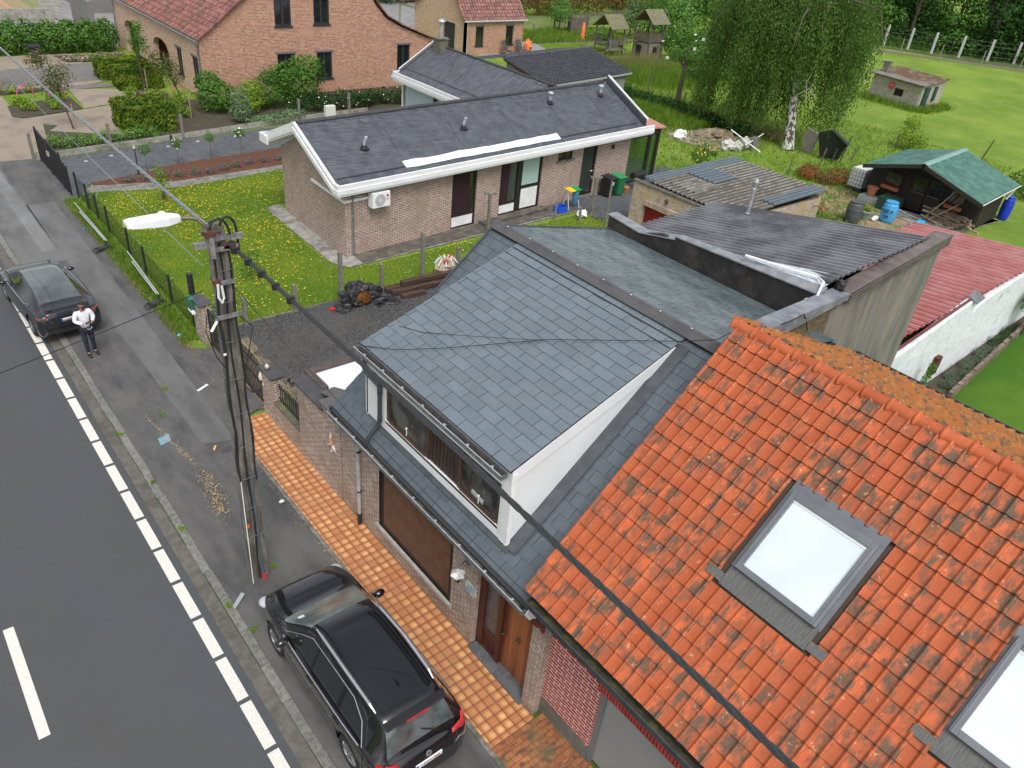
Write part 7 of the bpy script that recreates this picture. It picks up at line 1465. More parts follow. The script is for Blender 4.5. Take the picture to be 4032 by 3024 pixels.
# dark trees along the far back
back = [(40, 92), (47, 88), (54, 90), (61, 86), (67, 90), (74, 88), (81, 91), (88, 86), (95, 84), (99, 76), (92, 95), (70, 98), (50, 99)]
for i, (x, y) in enumerate(back): dup(protos[(0, 1, 3)[i % 3]], (x, y, 0), i*1.1, 'dark tree, %s from the left, in the row beyond the back gardens' % ORD[i], 'trees beyond the back gardens', sc=(1, 1, .9))
R.seed(12)
plant('willow_shrub', 'big light green willow shrub rising behind the wooden playhouse', 'shrub', (74, 61, 0), ballset(5.2, 7.5, 12)+[(0, 0, 2, 4, 4, 1.8)], 9000, .3, 'light')
plant('willow_shrub', 'mid green willow shrub right of the biggest one, half behind the birch', 'shrub', (80, 55, 0), ballset(5.5, 8.5, 12)+[(0, 0, 2, 4.5, 4.5, 2)], 8000, .32, 'mid')
plant('willow_shrub', 'dark leafy shrub deep behind the birch crown', 'shrub', (86, 49, 0), ballset(5.5, 8.5, 10)+[(0, 0, 2, 4.5, 4.5, 2)], 6000, .34, 'dark', (.3, [(0, 0, 0), (0, 0, 3)]))
plant('elder_bush', 'rounded elder bush dotted with white flower heads', 'bush', (66, 51.5, 0), ballset(3.6, 3.6, 10)+[(0, 0, 1.2, 3.2, 3.6, 1.2)], 7000, .22, 'mid', flowers=('white', 60, .35))
plant('bramble_thicket', 'bright green thicket between the elder bush and the birch', 'thicket', (63.5, 45.5, 0), ballset(3.4, 3.2, 9)+[(0, 0, 1, 3, 3, 1)], 6000, .2, 'light')
plant('small_fruit_tree', 'small crooked fruit tree with forked trunk by the old stakes', 'tree', (50.9, 39.7, 0), [(.9, .2, 3.4, .9, .9, .7), (-.1, .8, 3.6, .8, .8, .6), (.2, -.9, 2.5, .8, .8, .6), (1.3, -1.0, 2.2, .7, .7, .5)], 2000, .14, 'mid', (.22, [(0, 0, 0), (.1, .1, 1.3), (.3, .2, 2.6), (.4, .3, 4.2)]), shell=.3)
plant('round_young_tree', 'small vivid green round tree against the paling fence', 'tree', (63.9, 68.0, 0), [(0, 0, 2.1, 1.35, 1.35, 1.2), (0, 0, 3.1, .9, .9, .8)], 2600, .16, 'light', (.1, [(0, 0, 0), (0, 0, 1.6)]))
plant('silver_leaf_tree', 'pale silvery young tree just left of the playhouse', 'tree', (70.5, 63.5, 0), [(0, 0, 2.2, 1.4, 1.2, 1.3), (.2, 0, 3.2, .8, .8, .9)], 1800, .16, 'grey', (.1, [(0, 0, 0), (0, 0, 2)]), shell=.3)
plant('low_green_bush', 'low dark green bush beside the vegetable plot', 'bush', (66, 63.0, 0), [(0, 0, .6, 1.5, 1, .7)], 1200, .16, 'mid')
g = []
for i in range(16): g.append((-13+i*1.85+R.uniform(-.3, .3), R.uniform(-.8, .8), 1.5+R.uniform(-.3, .6), 1.5, 1.6, 1.6))
plant('photinia_hedge', 'loose red tipped hedge behind the paling fence', 'hedge', (79, 77.5, 0), g, 16000, .22, 'photinia', shell=.5)
plant('yellow_green_bush', 'yellow green bush in the meadow behind the timber cabin', 'bush', (58.6, 24.4, 0), [(0, 0, .9, 1.2, 1.2, .9), (.2, .3, 1.8, .8, .7, .7), (-.5, -.9, .6, .8, .8, .6)], 2600, .13, 'lime', (.06, [(0, 0, 0), (0, 0, 1.5)]), shell=.3)
plant('yellow_flowering_plant', 'tall straggly green plant with yellow tips beside the garage roof', 'plant', (38.6, 27.4, 0), [(0, 0, .7, .6, .6, .7), (.1, 0, 1.4, .45, .45, .5), (-.5, .3, 1.1, .35, .3, .4), (.6, -.3, 1.2, .3, .3, .3)], 900, .12, 'mid', (.03, [(0, 0, 0), (0, 0, 1.3)]), flowers=('yellow', 35, .1), shell=.2)
# farmhouse garden
plant('tall_hedge', 'tall leafy green hedge across the top left behind the gravel court', 'hedge', (9, 67.2, 0), [(-6+i*1.25, R.uniform(-.1, .1), 1.1, .95, .8, 1.15) for i in range(12)], 22000, .2, 'mid', shell=.6)
for lab, (x, y), (sx, sy, h), mat in (('clipped dark yew block nearest the farmhouse arches', (15.4, 59.0), (1.6, .8, 1.15), 'yew'), ('clipped yew block in front of the one by the arches', (15.5, 56.0), (1.4, .75, 1.3), 'yew'), ('large square yew block with bright yellow tips by the garden boundary', (13.0, 46.9), (1.4, 1.25, 1.45), 'yew')):
    t = thing('yew_block', lab, 'hedge', (x, y, 0)); g = MB()
    for _ in range(5200):
        f = R.choice([0, 1, 2, 3, 4, 4]); a, b = R.uniform(-1, 1), R.uniform(-1, 1); d = [(1, 0, 0), (-1, 0, 0), (0, 1, 0), (0, -1, 0), (0, 0, 1)][f]; 
        p = Vector((d[0] or a, (d[1] or (b if d[0] else a)), 0)); zz_ = h*(1 if d[2] else R.uniform(.03, 1)); 
        if d[2]: p = Vector((a, b, 0))
        k = 1-.08*noise.noise(Vector((p.x*3, p.y*3, zz_*2)))-R.random()*.1; q = Vector((x+p.x*sx*k, y+p.y*sy*k, zz_*(1 if not d[2] else k))); n_ = (Vector(d)+Vector((R.uniform(-.7, .7), R.uniform(-.7, .7), R.uniform(-.2, .8)))).normalized(); t1 = n_.orthogonal().normalized(); s1 = n_.cross(t1); l = R.uniform(.06, .14)
        g.add([q-t1*l, q+s1*l*.5, q+t1*l, q-s1*l*.5], [(0, 1, 2, 3)])
    g.build('foliage', LG[mat], t)
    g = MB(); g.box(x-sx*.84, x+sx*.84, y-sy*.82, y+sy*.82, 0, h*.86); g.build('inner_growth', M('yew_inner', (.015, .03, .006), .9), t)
STK = M('stake', (.3, .22, .12), .8)
def young(lab, loc, crown, h, mat='mid', lean=(0, 0), n=1100, sz=.12, stake=True):
    x, y, z = loc; t = plant('young_tree', lab, 'tree', loc, crown, n, sz, mat, (.05, [(0, 0, 0), (lean[0]*.5, lean[1]*.5, h*.5), (lean[0], lean[1], h)]), shell=.2)
    if stake: g = MB(); g.tube([(x+.12, y, 0), (x+.12, y, 1.3)], .04, 6); g.build('stake', STK, t)
young('young copper leaved tree by the neighbour gravel court, in front of the overhead cables', (9.5, 47.9, 0), [(-.5, .5, 2.2, .8, .8, .8), (-.2, 0, 2.9, .8, .7, .8), (-.9, .8, 3.5, .6, .6, .6)], 3.4, 'copper', (-.5, .4), 1500)
young('slender young tree in front of the left arch', (15.6, 55.0, 0), [(0, 0, 3.0, .7, .7, .9), (0, 0, 3.8, .5, .5, .5)], 3.4, 'mid', (-.3, .2))
young('leaning young tree with thin brownish crown before the farmhouse windows', (15.8, 47.9, 0), [(-.5, .3, 2.5, .8, .8, .7), (-.9, .5, 3.1, .9, .8, .6), (-1.4, .6, 3.5, .5, .5, .4)], 3.2, 'copper', (-.8, .5))
young('thin young tree at the left edge by the tall hedge', (7.8, 57.5, 0), [(0, 0, 2.4, .7, .7, .7), (-.3, .3, 3.2, .5, .5, .6)], 3.0, 'copper', (-.2, .2), 800)
young('small sapling in the dandelion lawn near the garden path', (10.1, 35.5, 0), [(0, 0, .7, .4, .4, .5), (-.05, 0, 1.3, .35, .35, .5)], 1.4, 'lime', (0, 0), 420, .1, False)
plant('bare_bush', 'sparse small shrub in the lawn right behind the utility pole', 'shrub', (10.2, 26.4, 0), [(0, 0, .5, .45, .45, .5), (.2, .1, .9, .3, .3, .3)], 260, .09, 'mid', (.02, [(0, 0, 0), (0, 0, .8)]), shell=.2)
for a in ((('big_shrub', 'large rounded green shrub growing against the farmhouse gable', 'shrub', (23.5, 49.3, 0), [(0, 0, 1.3, 1.7, 1.3, 1.2), (.6, 0, 2.1, 1.3, 1.1, .9), (-.9, 0, 1.7, 1.0, 1, .9)], 5200, .17, 'mid')),
          (('climbing_shrub', 'bushy green shrub at the farmhouse corner', 'shrub', (18.0, 48.9, 0), [(0, 0, .9, 1.4, 1.2, .9), (-.3, .4, 1.6, .9, .9, .7)], 3200, .16, 'mid')),
          (('weeping_shrub', 'pale weeping shrub beside the concrete boundary', 'shrub', (18.3, 46.2, 0), [(0, 0, 1.2, .6, .55, .8), (0, 0, .6, .7, .65, .6)], 1800, .12, 'grey')),
          (('golden_shrub', 'golden yellow shrub next to the weeping one', 'shrub', (19.6, 47.7, 0), [(0, 0, 1.5, .8, .7, .6), (0, 0, .8, .8, .8, .7)], 1500, .13, 'lime')),
          (('dark_shrub', 'dark green shrub between the golden shrub and the big round one', 'shrub', (21.0, 48.6, 0), [(0, 0, 1.0, 1.2, .9, 1.0), (.2, 0, 1.9, .6, .5, .5)], 2200, .15, 'mid')),
          (('creeping_juniper', 'pale creeping plant spilling over the concrete edging', 'plant', (19.8, 45.4, 0), [(0, 0, .3, 1.5, .6, .3), (1.4, .2, .35, 1.2, .5, .3)], 1800, .13, 'grey'))):
    plant(*a)
plant('boundary_greenery', 'long row of tall weeds and shrubs with white flowers along the concrete edging', 'hedge', (28, 47, 0), [(-6+i*.85, R.uniform(-.3, .5), .5+R.uniform(0, .25), .6, .6, .65) for i in range(15)], 8500, .13, 'dark', flowers=('white', 160, .1), shell=.3)
plant('bed_plants', 'leafy plants along the boundary between the gate post and the yew block', 'plants', (9.8, 44.9, 0), [(-2.4+i*.6, R.uniform(-.3, .4), .3, .4, .45, .4) for i in range(10)], 2600, .12, 'light', shell=.3)
plant('bed_plants', 'yellow green hydrangeas in the bed in front of the farmhouse', 'plants', (16.0, 50.8, 0), [(R.uniform(-1.6, .6), -2.5+i*.7, .3, .45, .45, .35) for i in range(9)], 2400, .13, 'lime', flowers=('pink', 60, .1), shell=.3)
plant('bed_plants', 'low shrubs in the square bed beside the pink arches', 'plants', (8.9, 52.9, 0), [(R.uniform(-1.2, 1.4), R.uniform(-1, 1), .25, .35, .35, .3) for i in range(9)], 1500, .12, 'lime', shell=.3)
plant('bed_plants', 'low shrubs in the narrow bed at the left edge', 'plants', (6.3, 56.4, 0), [(-2.5+i*.9, 0, .25, .4, .35, .3) for i in range(7)], 1200, .12, 'lime', shell=.3)
plant('pink_bed', 'bed of pink flowering ground cover by the left corner of the farmhouse', 'flowers', (15.4, 65, 0), [(R.uniform(-2, 1.6), R.uniform(-.8, .8), .15, .5, .4, .2) for i in range(9)], 1400, .12, 'grey', flowers=('pink', 420, .09), shell=.3)
plant('pink_bed', 'patch of pink flowering ground cover at the left edge below the tall hedge', 'flowers', (6, 64.5, 0), [(R.uniform(-2, 2), R.uniform(-1, 1), .15, .6, .5, .2) for i in range(8)], 1400, .12, 'mid', flowers=('pink', 300, .09), shell=.3)
plant('pink_bed', 'pink flowers between the yew blocks and the farmhouse', 'flowers', (15.2, 53.2, 0), [(R.uniform(-1, 1), R.uniform(-.8, .8), .12, .5, .4, .18) for i in range(6)], 700, .1, 'mid', flowers=('pink', 260, .09), shell=.3)
g = MB()
for c, r_ in (((8.7, 55, 0), .5), ((10.4, 55.2, 0), .45)): g.tube([(c[0]+math.cos(t)*r_, c[1]+.1*math.cos(t), math.sin(t)*.75) for t in [math.pi*i/12 for i in range(13)]], .035, 6)
tag(g.build('pink_arch', M('pink_tube', (.55, .06, .22), .4)), 'pair of pink plastic hoops over the bed by the copper leaved tree', 'hoop')
g = MB(); g.tube([(17.2+math.cos(t)*.4, 53.6, .0+math.sin(t)*.5) for t in [math.pi*i/10 for i in range(11)]], .03, 6); tag(g.build('pink_arch', M('pink_tube', (.55, .06, .22), .4)), 'single pink hoop in front of the farmhouse windows', 'hoop')
# standard roses and lavender of the mulch border
for i, (x, y, fl) in enumerate(((10.7, 39.6, 0), (12.4, 40.1, 1), (14.2, 40.4, 0), (15.9, 40.6, 1))):
    plant('standard_rose', '%s little standard tree from the street in the bark bed%s' % (ORD[i], ', dotted with white roses' if fl else ', plain green ball'), 'plant', (x, y, 0), [(0, 0, 1.1, .3, .3, .26)], 420, .07, 'mid', (.018, [(0, 0, 0), (0, 0, 1)]), 'standard trees in the bark bed', flowers=('white', 14, .12) if fl else None)
lavs = [(9.5, 38.6), (10.3, 38.5), (11.1, 38.7), (11.8, 38.4), (12.6, 38.4), (13.3, 38.3), (14.1, 38.5), (14.8, 38.7), (15.6, 38.9), (16.4, 38.9), (17.2, 38.9)]
for i, (x, y) in enumerate(lavs):
    plant('lavender', '%s lavender clump from the street along the bark bed' % ORD[i], 'plant', (x, y, 0), [(0, 0, .15, .3, .28, .22)], 240, .09, 'lav', group='lavender clumps in the bark bed', flowers=('purple', 60, .06), up=1.2, shell=.2, asp=.3)
# border by the whitewashed wall
for i in range(11):
    x = 27.3+i*.72; y = 7.05+(x-27.3)*.055+(.18 if i % 2 else 0)
    plant('lavender', '%s grey-green lavender cushion along the whitewashed wall' % ORD[i], 'plant', (x, y, .06), [(0, 0, .17, .33, .28, .24)], 500, .07, 'silver' if i < 7 else 'dark', group='lavender cushions by the white wall', up=1.2, shell=.4, asp=.3)
plant('wall_rose', 'thin climbing rose against the near end of the whitewashed wall', 'plant', (25.2, 7.2, 0), [(0, 0, .8, .35, .15, .5), (.1, 0, 1.4, .25, .12, .3)], 420, .09, 'mid', (.015, [(0, 0, 0), (0, 0, 1.2)]), shell=.2)
plant('leafy_vine', 'bright green broad leaved vine at the right edge above the border', 'plant', (34.6, 7.3, 0), [(0, 0, 1.6, .9, .5, .6), (.6, 0, 2.1, .8, .5, .6)], 1100, .16, 'light', (.04, [(0, 0, 0), (0, 0, 1.6)]), shell=.3)
g = MB(); n = 34
for i in range(n):
    a = Vector((26.6+8.9*i/n, 6.68+.78*i/n, 0)); b = Vector((26.6+8.9*(i+.94)/n, 6.68+.78*(i+.94)/n, 0)); d = (b-a).normalized(); s = Vector((-d.y, d.x, 0)); g.slab([a-s*.07, b-s*.07, b+s*.07, a+s*.07], (0, 0, .34+R.uniform(-.03, .02)))
tag(g.build('sleeper_edging', M('old_sleeper', (.2, .15, .11), .85, (.13, .1, .075), 8, isl=.2, bmp=.5)), 'low edging of upright sleepers between the neighbour lawn and the lavender border', 'edging')
# scrub along the old stakes, tall grass, brown clippings
plant('bramble_bank', 'dark weedy bank of brambles along the old stakes', 'brambles', (50, 38, 0), [(-1.5+R.uniform(-.5, .5), 6.5-i*.8, .4, .9, .7, .55) for i in range(17)], 9000, .16, 'dark', shell=.4)
plant('dry_brush', 'brown dry brushwood under the birch by the stakes', 'brush', (50.3, 31.6, 0), [(R.uniform(-.6, .6), 1.8-i*.6, .3, .8, .6, .4) for i in range(7)], 2600, .16, 'dry', shell=.2, asp=.25)
plant('brush_pile', 'rusty brown pile of dead conifer clippings beyond the garage roof', 'brush pile', (44.7, 23.8, 0), [(0, 0, .3, .9, .7, .45), (.6, .5, .25, .6, .5, .4)], 2200, .14, 'brown', shell=.5, asp=.3)
plant('brush_pile', 'second larger rust coloured clippings pile nearer the timber cabin', 'brush pile', (45.5, 22.4, 0), [(0, 0, .4, 1.0, .8, .55), (-.7, .2, .3, .7, .6, .4)], 2600, .14, 'brown', shell=.5, asp=.3)
plant('hedge_clump', 'dark leafy hedge beyond the right side of the timber cabin', 'hedge', (56, 12.2, 0), [(R.uniform(-1, 1), -5+i*1.1, .6, 1, .9, .7) for i in range(9)], 4200, .18, 'mid', shell=.5)
def blades(name, n, pf, h, mat, lbl, cat, w=.012, lean=.4):
    g = MB()
    for _ in range(n):
        x, y = pf(); a = R.uniform(0, 6.28); hh = h*R.uniform(.5, 1.3); d = Vector((math.cos(a), math.sin(a), 0)); p = Vector((x, y, 0)); t = p+Vector((R.gauss(0, lean)*hh, R.gauss(0, lean)*hh, hh)); g.add([p-d*w, p+d*w, t], [(0, 1, 2)])
    return tag(g.build(name, LG[mat]), lbl, cat, kind='stuff')
def inpoly(px, py, poly):
    c = False; n = len(poly); j = n-1
    for i in range(n):
        if (poly[i][1] > py) != (poly[j][1] > py) and px < (poly[j][0]-poly[i][0])*(py-poly[i][1])/(poly[j][1]-poly[i][1])+poly[i][0]: c = not c
        j = i
    return c
def inlawn(yb=1.0):
    while True:
        x, y = R.uniform(7.2, 28), R.uniform(23.3, 37.6)
        if inpoly(x, y, lawn) and not (x > 14.2 and 25.6 < y < 33): return x, y
blades('lawn_grass', 26000, inlawn, .07, 'blade', 'short grass blades of the dandelion lawn', 'grass', .014)
g = MB()
for _ in range(1500):
    while True:
        x, y = inlawn(); d = .5+.5*noise.noise(Vector((x*.22, y*.22, 5)))+.18*(y-30)/7+.1*noise.noise(Vector((x*1.1, y*1.1, 2)))
        if R.random() < max(.02, (d-.38)*2.2): break
    r_ = R.uniform(.018, .034); z = R.uniform(.06, .12); g.add([(x+r_*math.cos(a), y+r_*math.sin(a), z+R.uniform(-.006, .006)) for a in [i*math.pi/3 for i in range(6)]]+[(x, y, z+.015)], [(i, (i+1) % 6, 6) for i in range(6)])
tag(g.build('dandelions', LG['yellow']), 'yellow dandelions scattered over the front lawn', 'flowers', kind='stuff')
g = MB()
for _ in range(420):
    x, y = inlawn(); r_ = .015; z = .06; g.add([(x-r_, y-r_, z), (x+r_, y-r_, z), (x+r_, y+r_, z), (x-r_, y+r_, z)], [(0, 1, 2, 3)])
tag(g.build('daisies', LG['white']), 'tiny white daisies in the front lawn', 'flowers', kind='stuff')
blades('verge_grass', 7000, lambda: (min(7.1, max(6.3, R.gauss(6.72, .22))), R.uniform(22.9, 37.3)), .16, 'blade', 'rough green grass of the verge below the mesh fence', 'grass', .013)
blades('verge_dry_grass', 3500, lambda: (R.gauss(6.42, .09), R.uniform(21.8, 37.2)), .07, 'dry', 'dry straw coloured grass edging the pavement', 'grass', .012, .9)
blades('tall_grass', 8000, lambda: (R.gauss(57, 2.6), R.gauss(48, 2.2)), 1.0, 'blade', 'tall wild grass below the wooden playhouse', 'grass', .03, .3)
blades('seeding_grass', 2500, lambda: (R.gauss(57.5, 2.0), R.gauss(50, 1.5)), 1.3, 'dry', 'pale seeding grass stalks below the playhouse', 'grass', .018, .2)
blades('bank_grass', 14000, lambda: (47.5+R.gauss(0, 1.4), R.uniform(34, 45)), .5, 'blade', 'lush grass on the near side of the bramble bank', 'grass', .03, .4)
blades('meadow_tufts', 22000, lambda: (R.uniform(36, 62), R.uniform(18, 46)), .22, 'blade', 'meadow grass tufts around the stakes and rubble', 'grass', .025, .6)
blades('hut_grass', 2600, lambda: R.choice([(R.gauss(72.2, .5), R.uniform(30, 36)), (R.uniform(72, 77), R.gauss(30.1, .35))]), .5, 'blade', 'long grass round the foot of the block hut', 'grass', .03)
blades('plot_weeds', 9000, lambda: (R.uniform(55.5, 71), R.uniform(62.8, 69)), .35, 'blade', 'weeds over the vegetable plot', 'weeds', .035, .5)
blades('cabin_grass', 4500, lambda: R.choice([(R.uniform(37.5, 42.5), R.uniform(14, 16.2)), (R.gauss(39, .8), R.gauss(19.5, 1.5)), (R.uniform(44, 50), R.uniform(21, 25))]), .22, 'blade', 'grass patches in front of the timber cabin', 'grass', .02)
blades('field_edge_growth', 9000, lambda: (lambda t: (101+t*24+R.gauss(0, 1.2)+3, 57-t*26+R.gauss(0, 1.2)+2))(R.random()), .8, 'mid', 'undergrowth along the field fence', 'grass', .06, .5)
for i, (x, y) in enumerate(((3.36, 14.6), (3.35, 11.8), (3.5, 10.9), (3.3, 19.0), (4.6, 12.3), (5.0, 20.6), (4.5, 19.3), (3.36, 16.6))):
    g = MB()
    for _ in range(60): a = R.uniform(0, 6.28); d = Vector((math.cos(a), math.sin(a), 0)); p = Vector((x+R.gauss(0, .035), y+R.gauss(0, .05), .05)); g.add([p-d*.008, p+d*.008, p+Vector((R.gauss(0, .05), R.gauss(0, .05), R.uniform(.04, .1)))], [(0, 1, 2)])
    tag(g.build('weed_tuft', LG['lime']), 'small weed tuft %s' % ['at the kerb joint nearest the white pole strip', 'at the kerb by the grey strip', 'beside the parked suv nose by the kerb', 'at a kerb joint level with the turquoise cover', 'at the foot of the utility pole', 'on the pavement near the white plastic strip', 'on the pavement past the turquoise cover', 'at the kerb joint beside the straw litter'][i], 'weed')
# ---------------- concrete edging and posts
ce = thing('concrete_edging', 'low grey concrete edging board between the charcoal driveway and the planting', 'edging', (14, 44.2, 0))
pl = [(6.6, 43.25), (14.1, 44.2), (21.6, 45.3), (26.6, 45.7)]
g = MB()
for p, q in zip(pl[:-1], pl[1:]): g.beam((p[0], p[1], .14), (q[0], q[1], .14), .06, .3)
g.build('board', CONCW, ce)
PST = M('concrete_post', (.2, .195, .17), .9, (.13, .13, .11), 10, c3=(.3, .2, .06), scale3=5, lo3=.6, hi3=.68, bmp=.4)
def post(name, lab, x, y, h, w=.12, mat=PST, grp=None, lean=(0, 0), r=False):
    g = MB(); b = Vector((x, y, 0)); t = b+Vector((lean[0], lean[1], h))
    if r: g.tube([b, t], [w/2, w*.42], 8)
    else: g.beam(b, t, w, w, (1, 0, 0)); 
    g.ball(t, (w*.5, w*.5, .03), 8, 4) if not r else None
    return tag(g.build(name, mat), lab, 'post', grp)
for i, (x, y) in enumerate(((6.55, 43.25), (10.24, 43.7), (14.1, 44.2), (21.56, 45.25), (25.2, 45.6))):
    post('fence_post', '%s concrete post from the street along the driveway edging' % ORD[i], x, y, 1.3, .13, grp='concrete posts along the driveway')
for i, (x, y, h) in enumerate(((8.6, 23.1, 1.05), (10.47, 23.18, 1.05), (12.26, 23.1, 1.95), (14.02, 23.17, 1.05), (15.9, 23.2, 1.95), (17.8, 23.4, .9))):
    post('fence_post', '%s concrete post from the street between lawn and gravel yard' % ORD[i], x, y, h, .13, grp='concrete posts between lawn and yard')
g = MB(); g.box(8.2, 17, 23.12, 23.17, 0, .07); tag(g.build('kerb_board', CONC), 'thin concrete board edging the lawn along the gravel yard', 'edging')
def tpost(lab, x, y, h, arm=True):
    t = thing('clothes_post', lab, 'post', (x, y, 0)); g = MB(); g.beam((x, y, 0), (x, y, h), .12, .12, (1, 0, 0))
    if arm: g.beam((x-.28, y+.12, h), (x+.28, y-.12, h), .08, .08)
    g.build('post', PST, t)
    if arm:
        g = MB()
        for k in (-.25, -.1, .1, .25): g.ball((x+k, y-k*.45, h+.05), .03, 6, 4)
        g.build('hooks', M('green_glass_hook', (.1, .2, .13), .3), t)
tpost('concrete T shaped clothes post in front of the dark bungalow door', 27.4, 25.3, 1.9); tpost('concrete T shaped clothes post in front of the curtained windows', 21.3, 25.9, 1.8)
post('fence_post', 'tall rounded concrete post just left of the black upstand', 27.0, 23.9, 2.2, .12, r=True); post('fence_post', 'short concrete post peeping over the slate roof, left one', 25.2, 25.6, .95, .12, r=True); post('fence_post', 'short concrete post peeping over the slate roof by the white bag', 26.2, 24.9, .7, .14, r=True)
# stakes on the meadow edge
WST = M('dark_stake', (.04, .032, .026), .9, (.1, .09, .075), 12)
for i, (x, y, h, l, dk) in enumerate(((52.2, 43.9, 1.9, (0, .1), 1), (51.9, 43.7, .9, (0, 0), 0), (51, 39.2, 1.1, (0, -.15), 0), (50.8, 37.4, .9, (0, -.1), 0), (51.1, 37.3, 2.1, (.1, -.2), 1), (51.3, 35.7, 1.1, (0, -.2), 0), (51.2, 36.0, .9, (0, -.1), 0), (50.1, 24.8, 1.75, (.1, -.2), 1), (51.2, 24.6, 1.0, (0, -.2), 0), (49.2, 24.9, 1.0, (0, -.1), 1), (46.1, 24.1, 1.6, (0, -.2), 0), (43.6, 24.6, 1.1, (0, -.1), 0), (57.1, 24.6, 1.2, (0, 0), 1), (61.8, 20.4, 1.5, (0, -.3), 1))):
    lab = ['tall dark stake nearest the black tiled building', 'stub beside the tall dark stake near the tiled building', 'leaning grey stake right of the crooked fruit tree', 'short stake at the left of a pair by the brambles', 'tall dark stake above the brambles', 'grey stake at the right end of the brambles', 'short stake touching the brushwood', 'tall dark stake right of the black tarpaulin', 'short grey stake next to the one by the tarpaulin', 'dark stake touching the black tarpaulin', 'leaning grey stake behind the clippings piles', 'short stake behind the garage roof', 'dark stake beside the yellow green bush', 'dark stake leaning behind the green roof'][i]
    post('stake', lab, x, y, h, .1, WST if dk else WOODG, 'old stakes along the meadow edge', l, r=True)
WP = M('white_concrete_post', (.5, .5, .49), .8)
for i, (x, y) in enumerate(((107.5, 56), (106.9, 52.2), (108.3, 49.6), (108.8, 46.7), (110.9, 44.1), (113, 41.4), (115.7, 39.2), (118.6, 36.6))):
    post('field_post', '%s white concrete post from the left along the field fence' % ORD[i], x, y, 2.5, .22, WP, 'white posts of the field fence')
for i, (x, y) in enumerate(((102.7, 47.8), (104.8, 43.8), (107, 39.7), (111.5, 36.9))):
    post('field_stake', '%s thin wooden stake from the left beside the field track' % ORD[i], x, y, 1.8, .12, M('pale_stake', (.26, .23, .16), .9), 'wooden stakes by the field track', r=True)
g = MB(); pp = [(107.5, 56), (106.9, 52.2), (108.3, 49.6), (108.8, 46.7), (110.9, 44.1), (113, 41.4), (115.7, 39.2), (118.6, 36.6), (124, 31)]
for z in (.5, 1.1, 1.7, 2.2): g.tube([(x, y, z) for x, y in pp], .012, 4)
tag(g.build('field_wire', GST), 'thin wires strung between the white field posts', 'wire')
# paling fence
pf_ = thing('paling_fence', 'grey chestnut paling fence behind the vegetable plot', 'fence', (68, 70.5, 0))
g = MB(); pts = [(54.5, 69.2), (58.6, 69.4), (64.5, 69.6), (70.6, 71), (80, 72.4), (88, 72.5)]
for (xa, ya), (xb, yb) in zip(pts[:-1], pts[1:]):
    n = int(math.hypot(xb-xa, yb-ya)/.13)
    for i in range(n): k = i/n; x = xa+(xb-xa)*k+R.uniform(-.01, .01); y = ya+(yb-ya)*k; h = 1.35+R.uniform(-.08, .08); g.add([(x-.03, y, 0), (x+.03, y, 0), (x+.03+R.uniform(-.02, .02), y, h), (x-.03, y, h)], [(0, 1, 2, 3)])
g.build('palings', M('grey_paling', (.2, .185, .16), .9, (.13, .12, .1), 5), pf_)['kind'] = 'stuff'
g = MB()
for x, y in pts: g.tube([(x, y-.1, 0), (x, y-.1, 1.6)], .06, 6)
g.build('posts', WOODG, pf_)
cs = thing('concrete_panel_bay', 'leaning stack of grey concrete fence panels by the round young tree', 'panels', (65.6, 67.6, 0))
g = MB()
for k in range(5): g.slab([(65.3, 68.1, .3*k), (67.6, 67.6, .3*k), (67.6, 67.6, .3*k+.28), (65.3, 68.1, .3*k+.28)], (.02, .12, 0))
for k in range(4): g.slab([(64.6, 66.9, .3*k), (65.3, 68.0, .3*k), (65.3, 68.0, .3*k+.28), (64.6, 66.9, .3*k+.28)], (-.1, .05, 0))
g.build('panels', WOODG, cs); g = MB()
for x, y in ((64.6, 66.8), (65.4, 67.9), (67.7, 67.5)): g.box(x-.07, x+.07, y-.07, y+.07, 0, 1.6)
g.build('post', WOODG, cs)
for i, (x, y) in enumerate(((58.0, 65.6), (63.9, 64.9), (66.8, 64.0))): post('plot_post', 'grey post %s of the vegetable plot' % ['at the left', 'in the middle', 'with a leaning bar at the right'][i], x, y, 1.3, .14, WOODG, 'posts of the vegetable plot', r=True)
g = MB(); g.beam((64.5, 64.2, .2), (67.2, 64.0, 1.5), .1, .08); tag(g.build('leaning_bar', WOODG), 'grey timber bar leaning against the right plot post', 'beam')
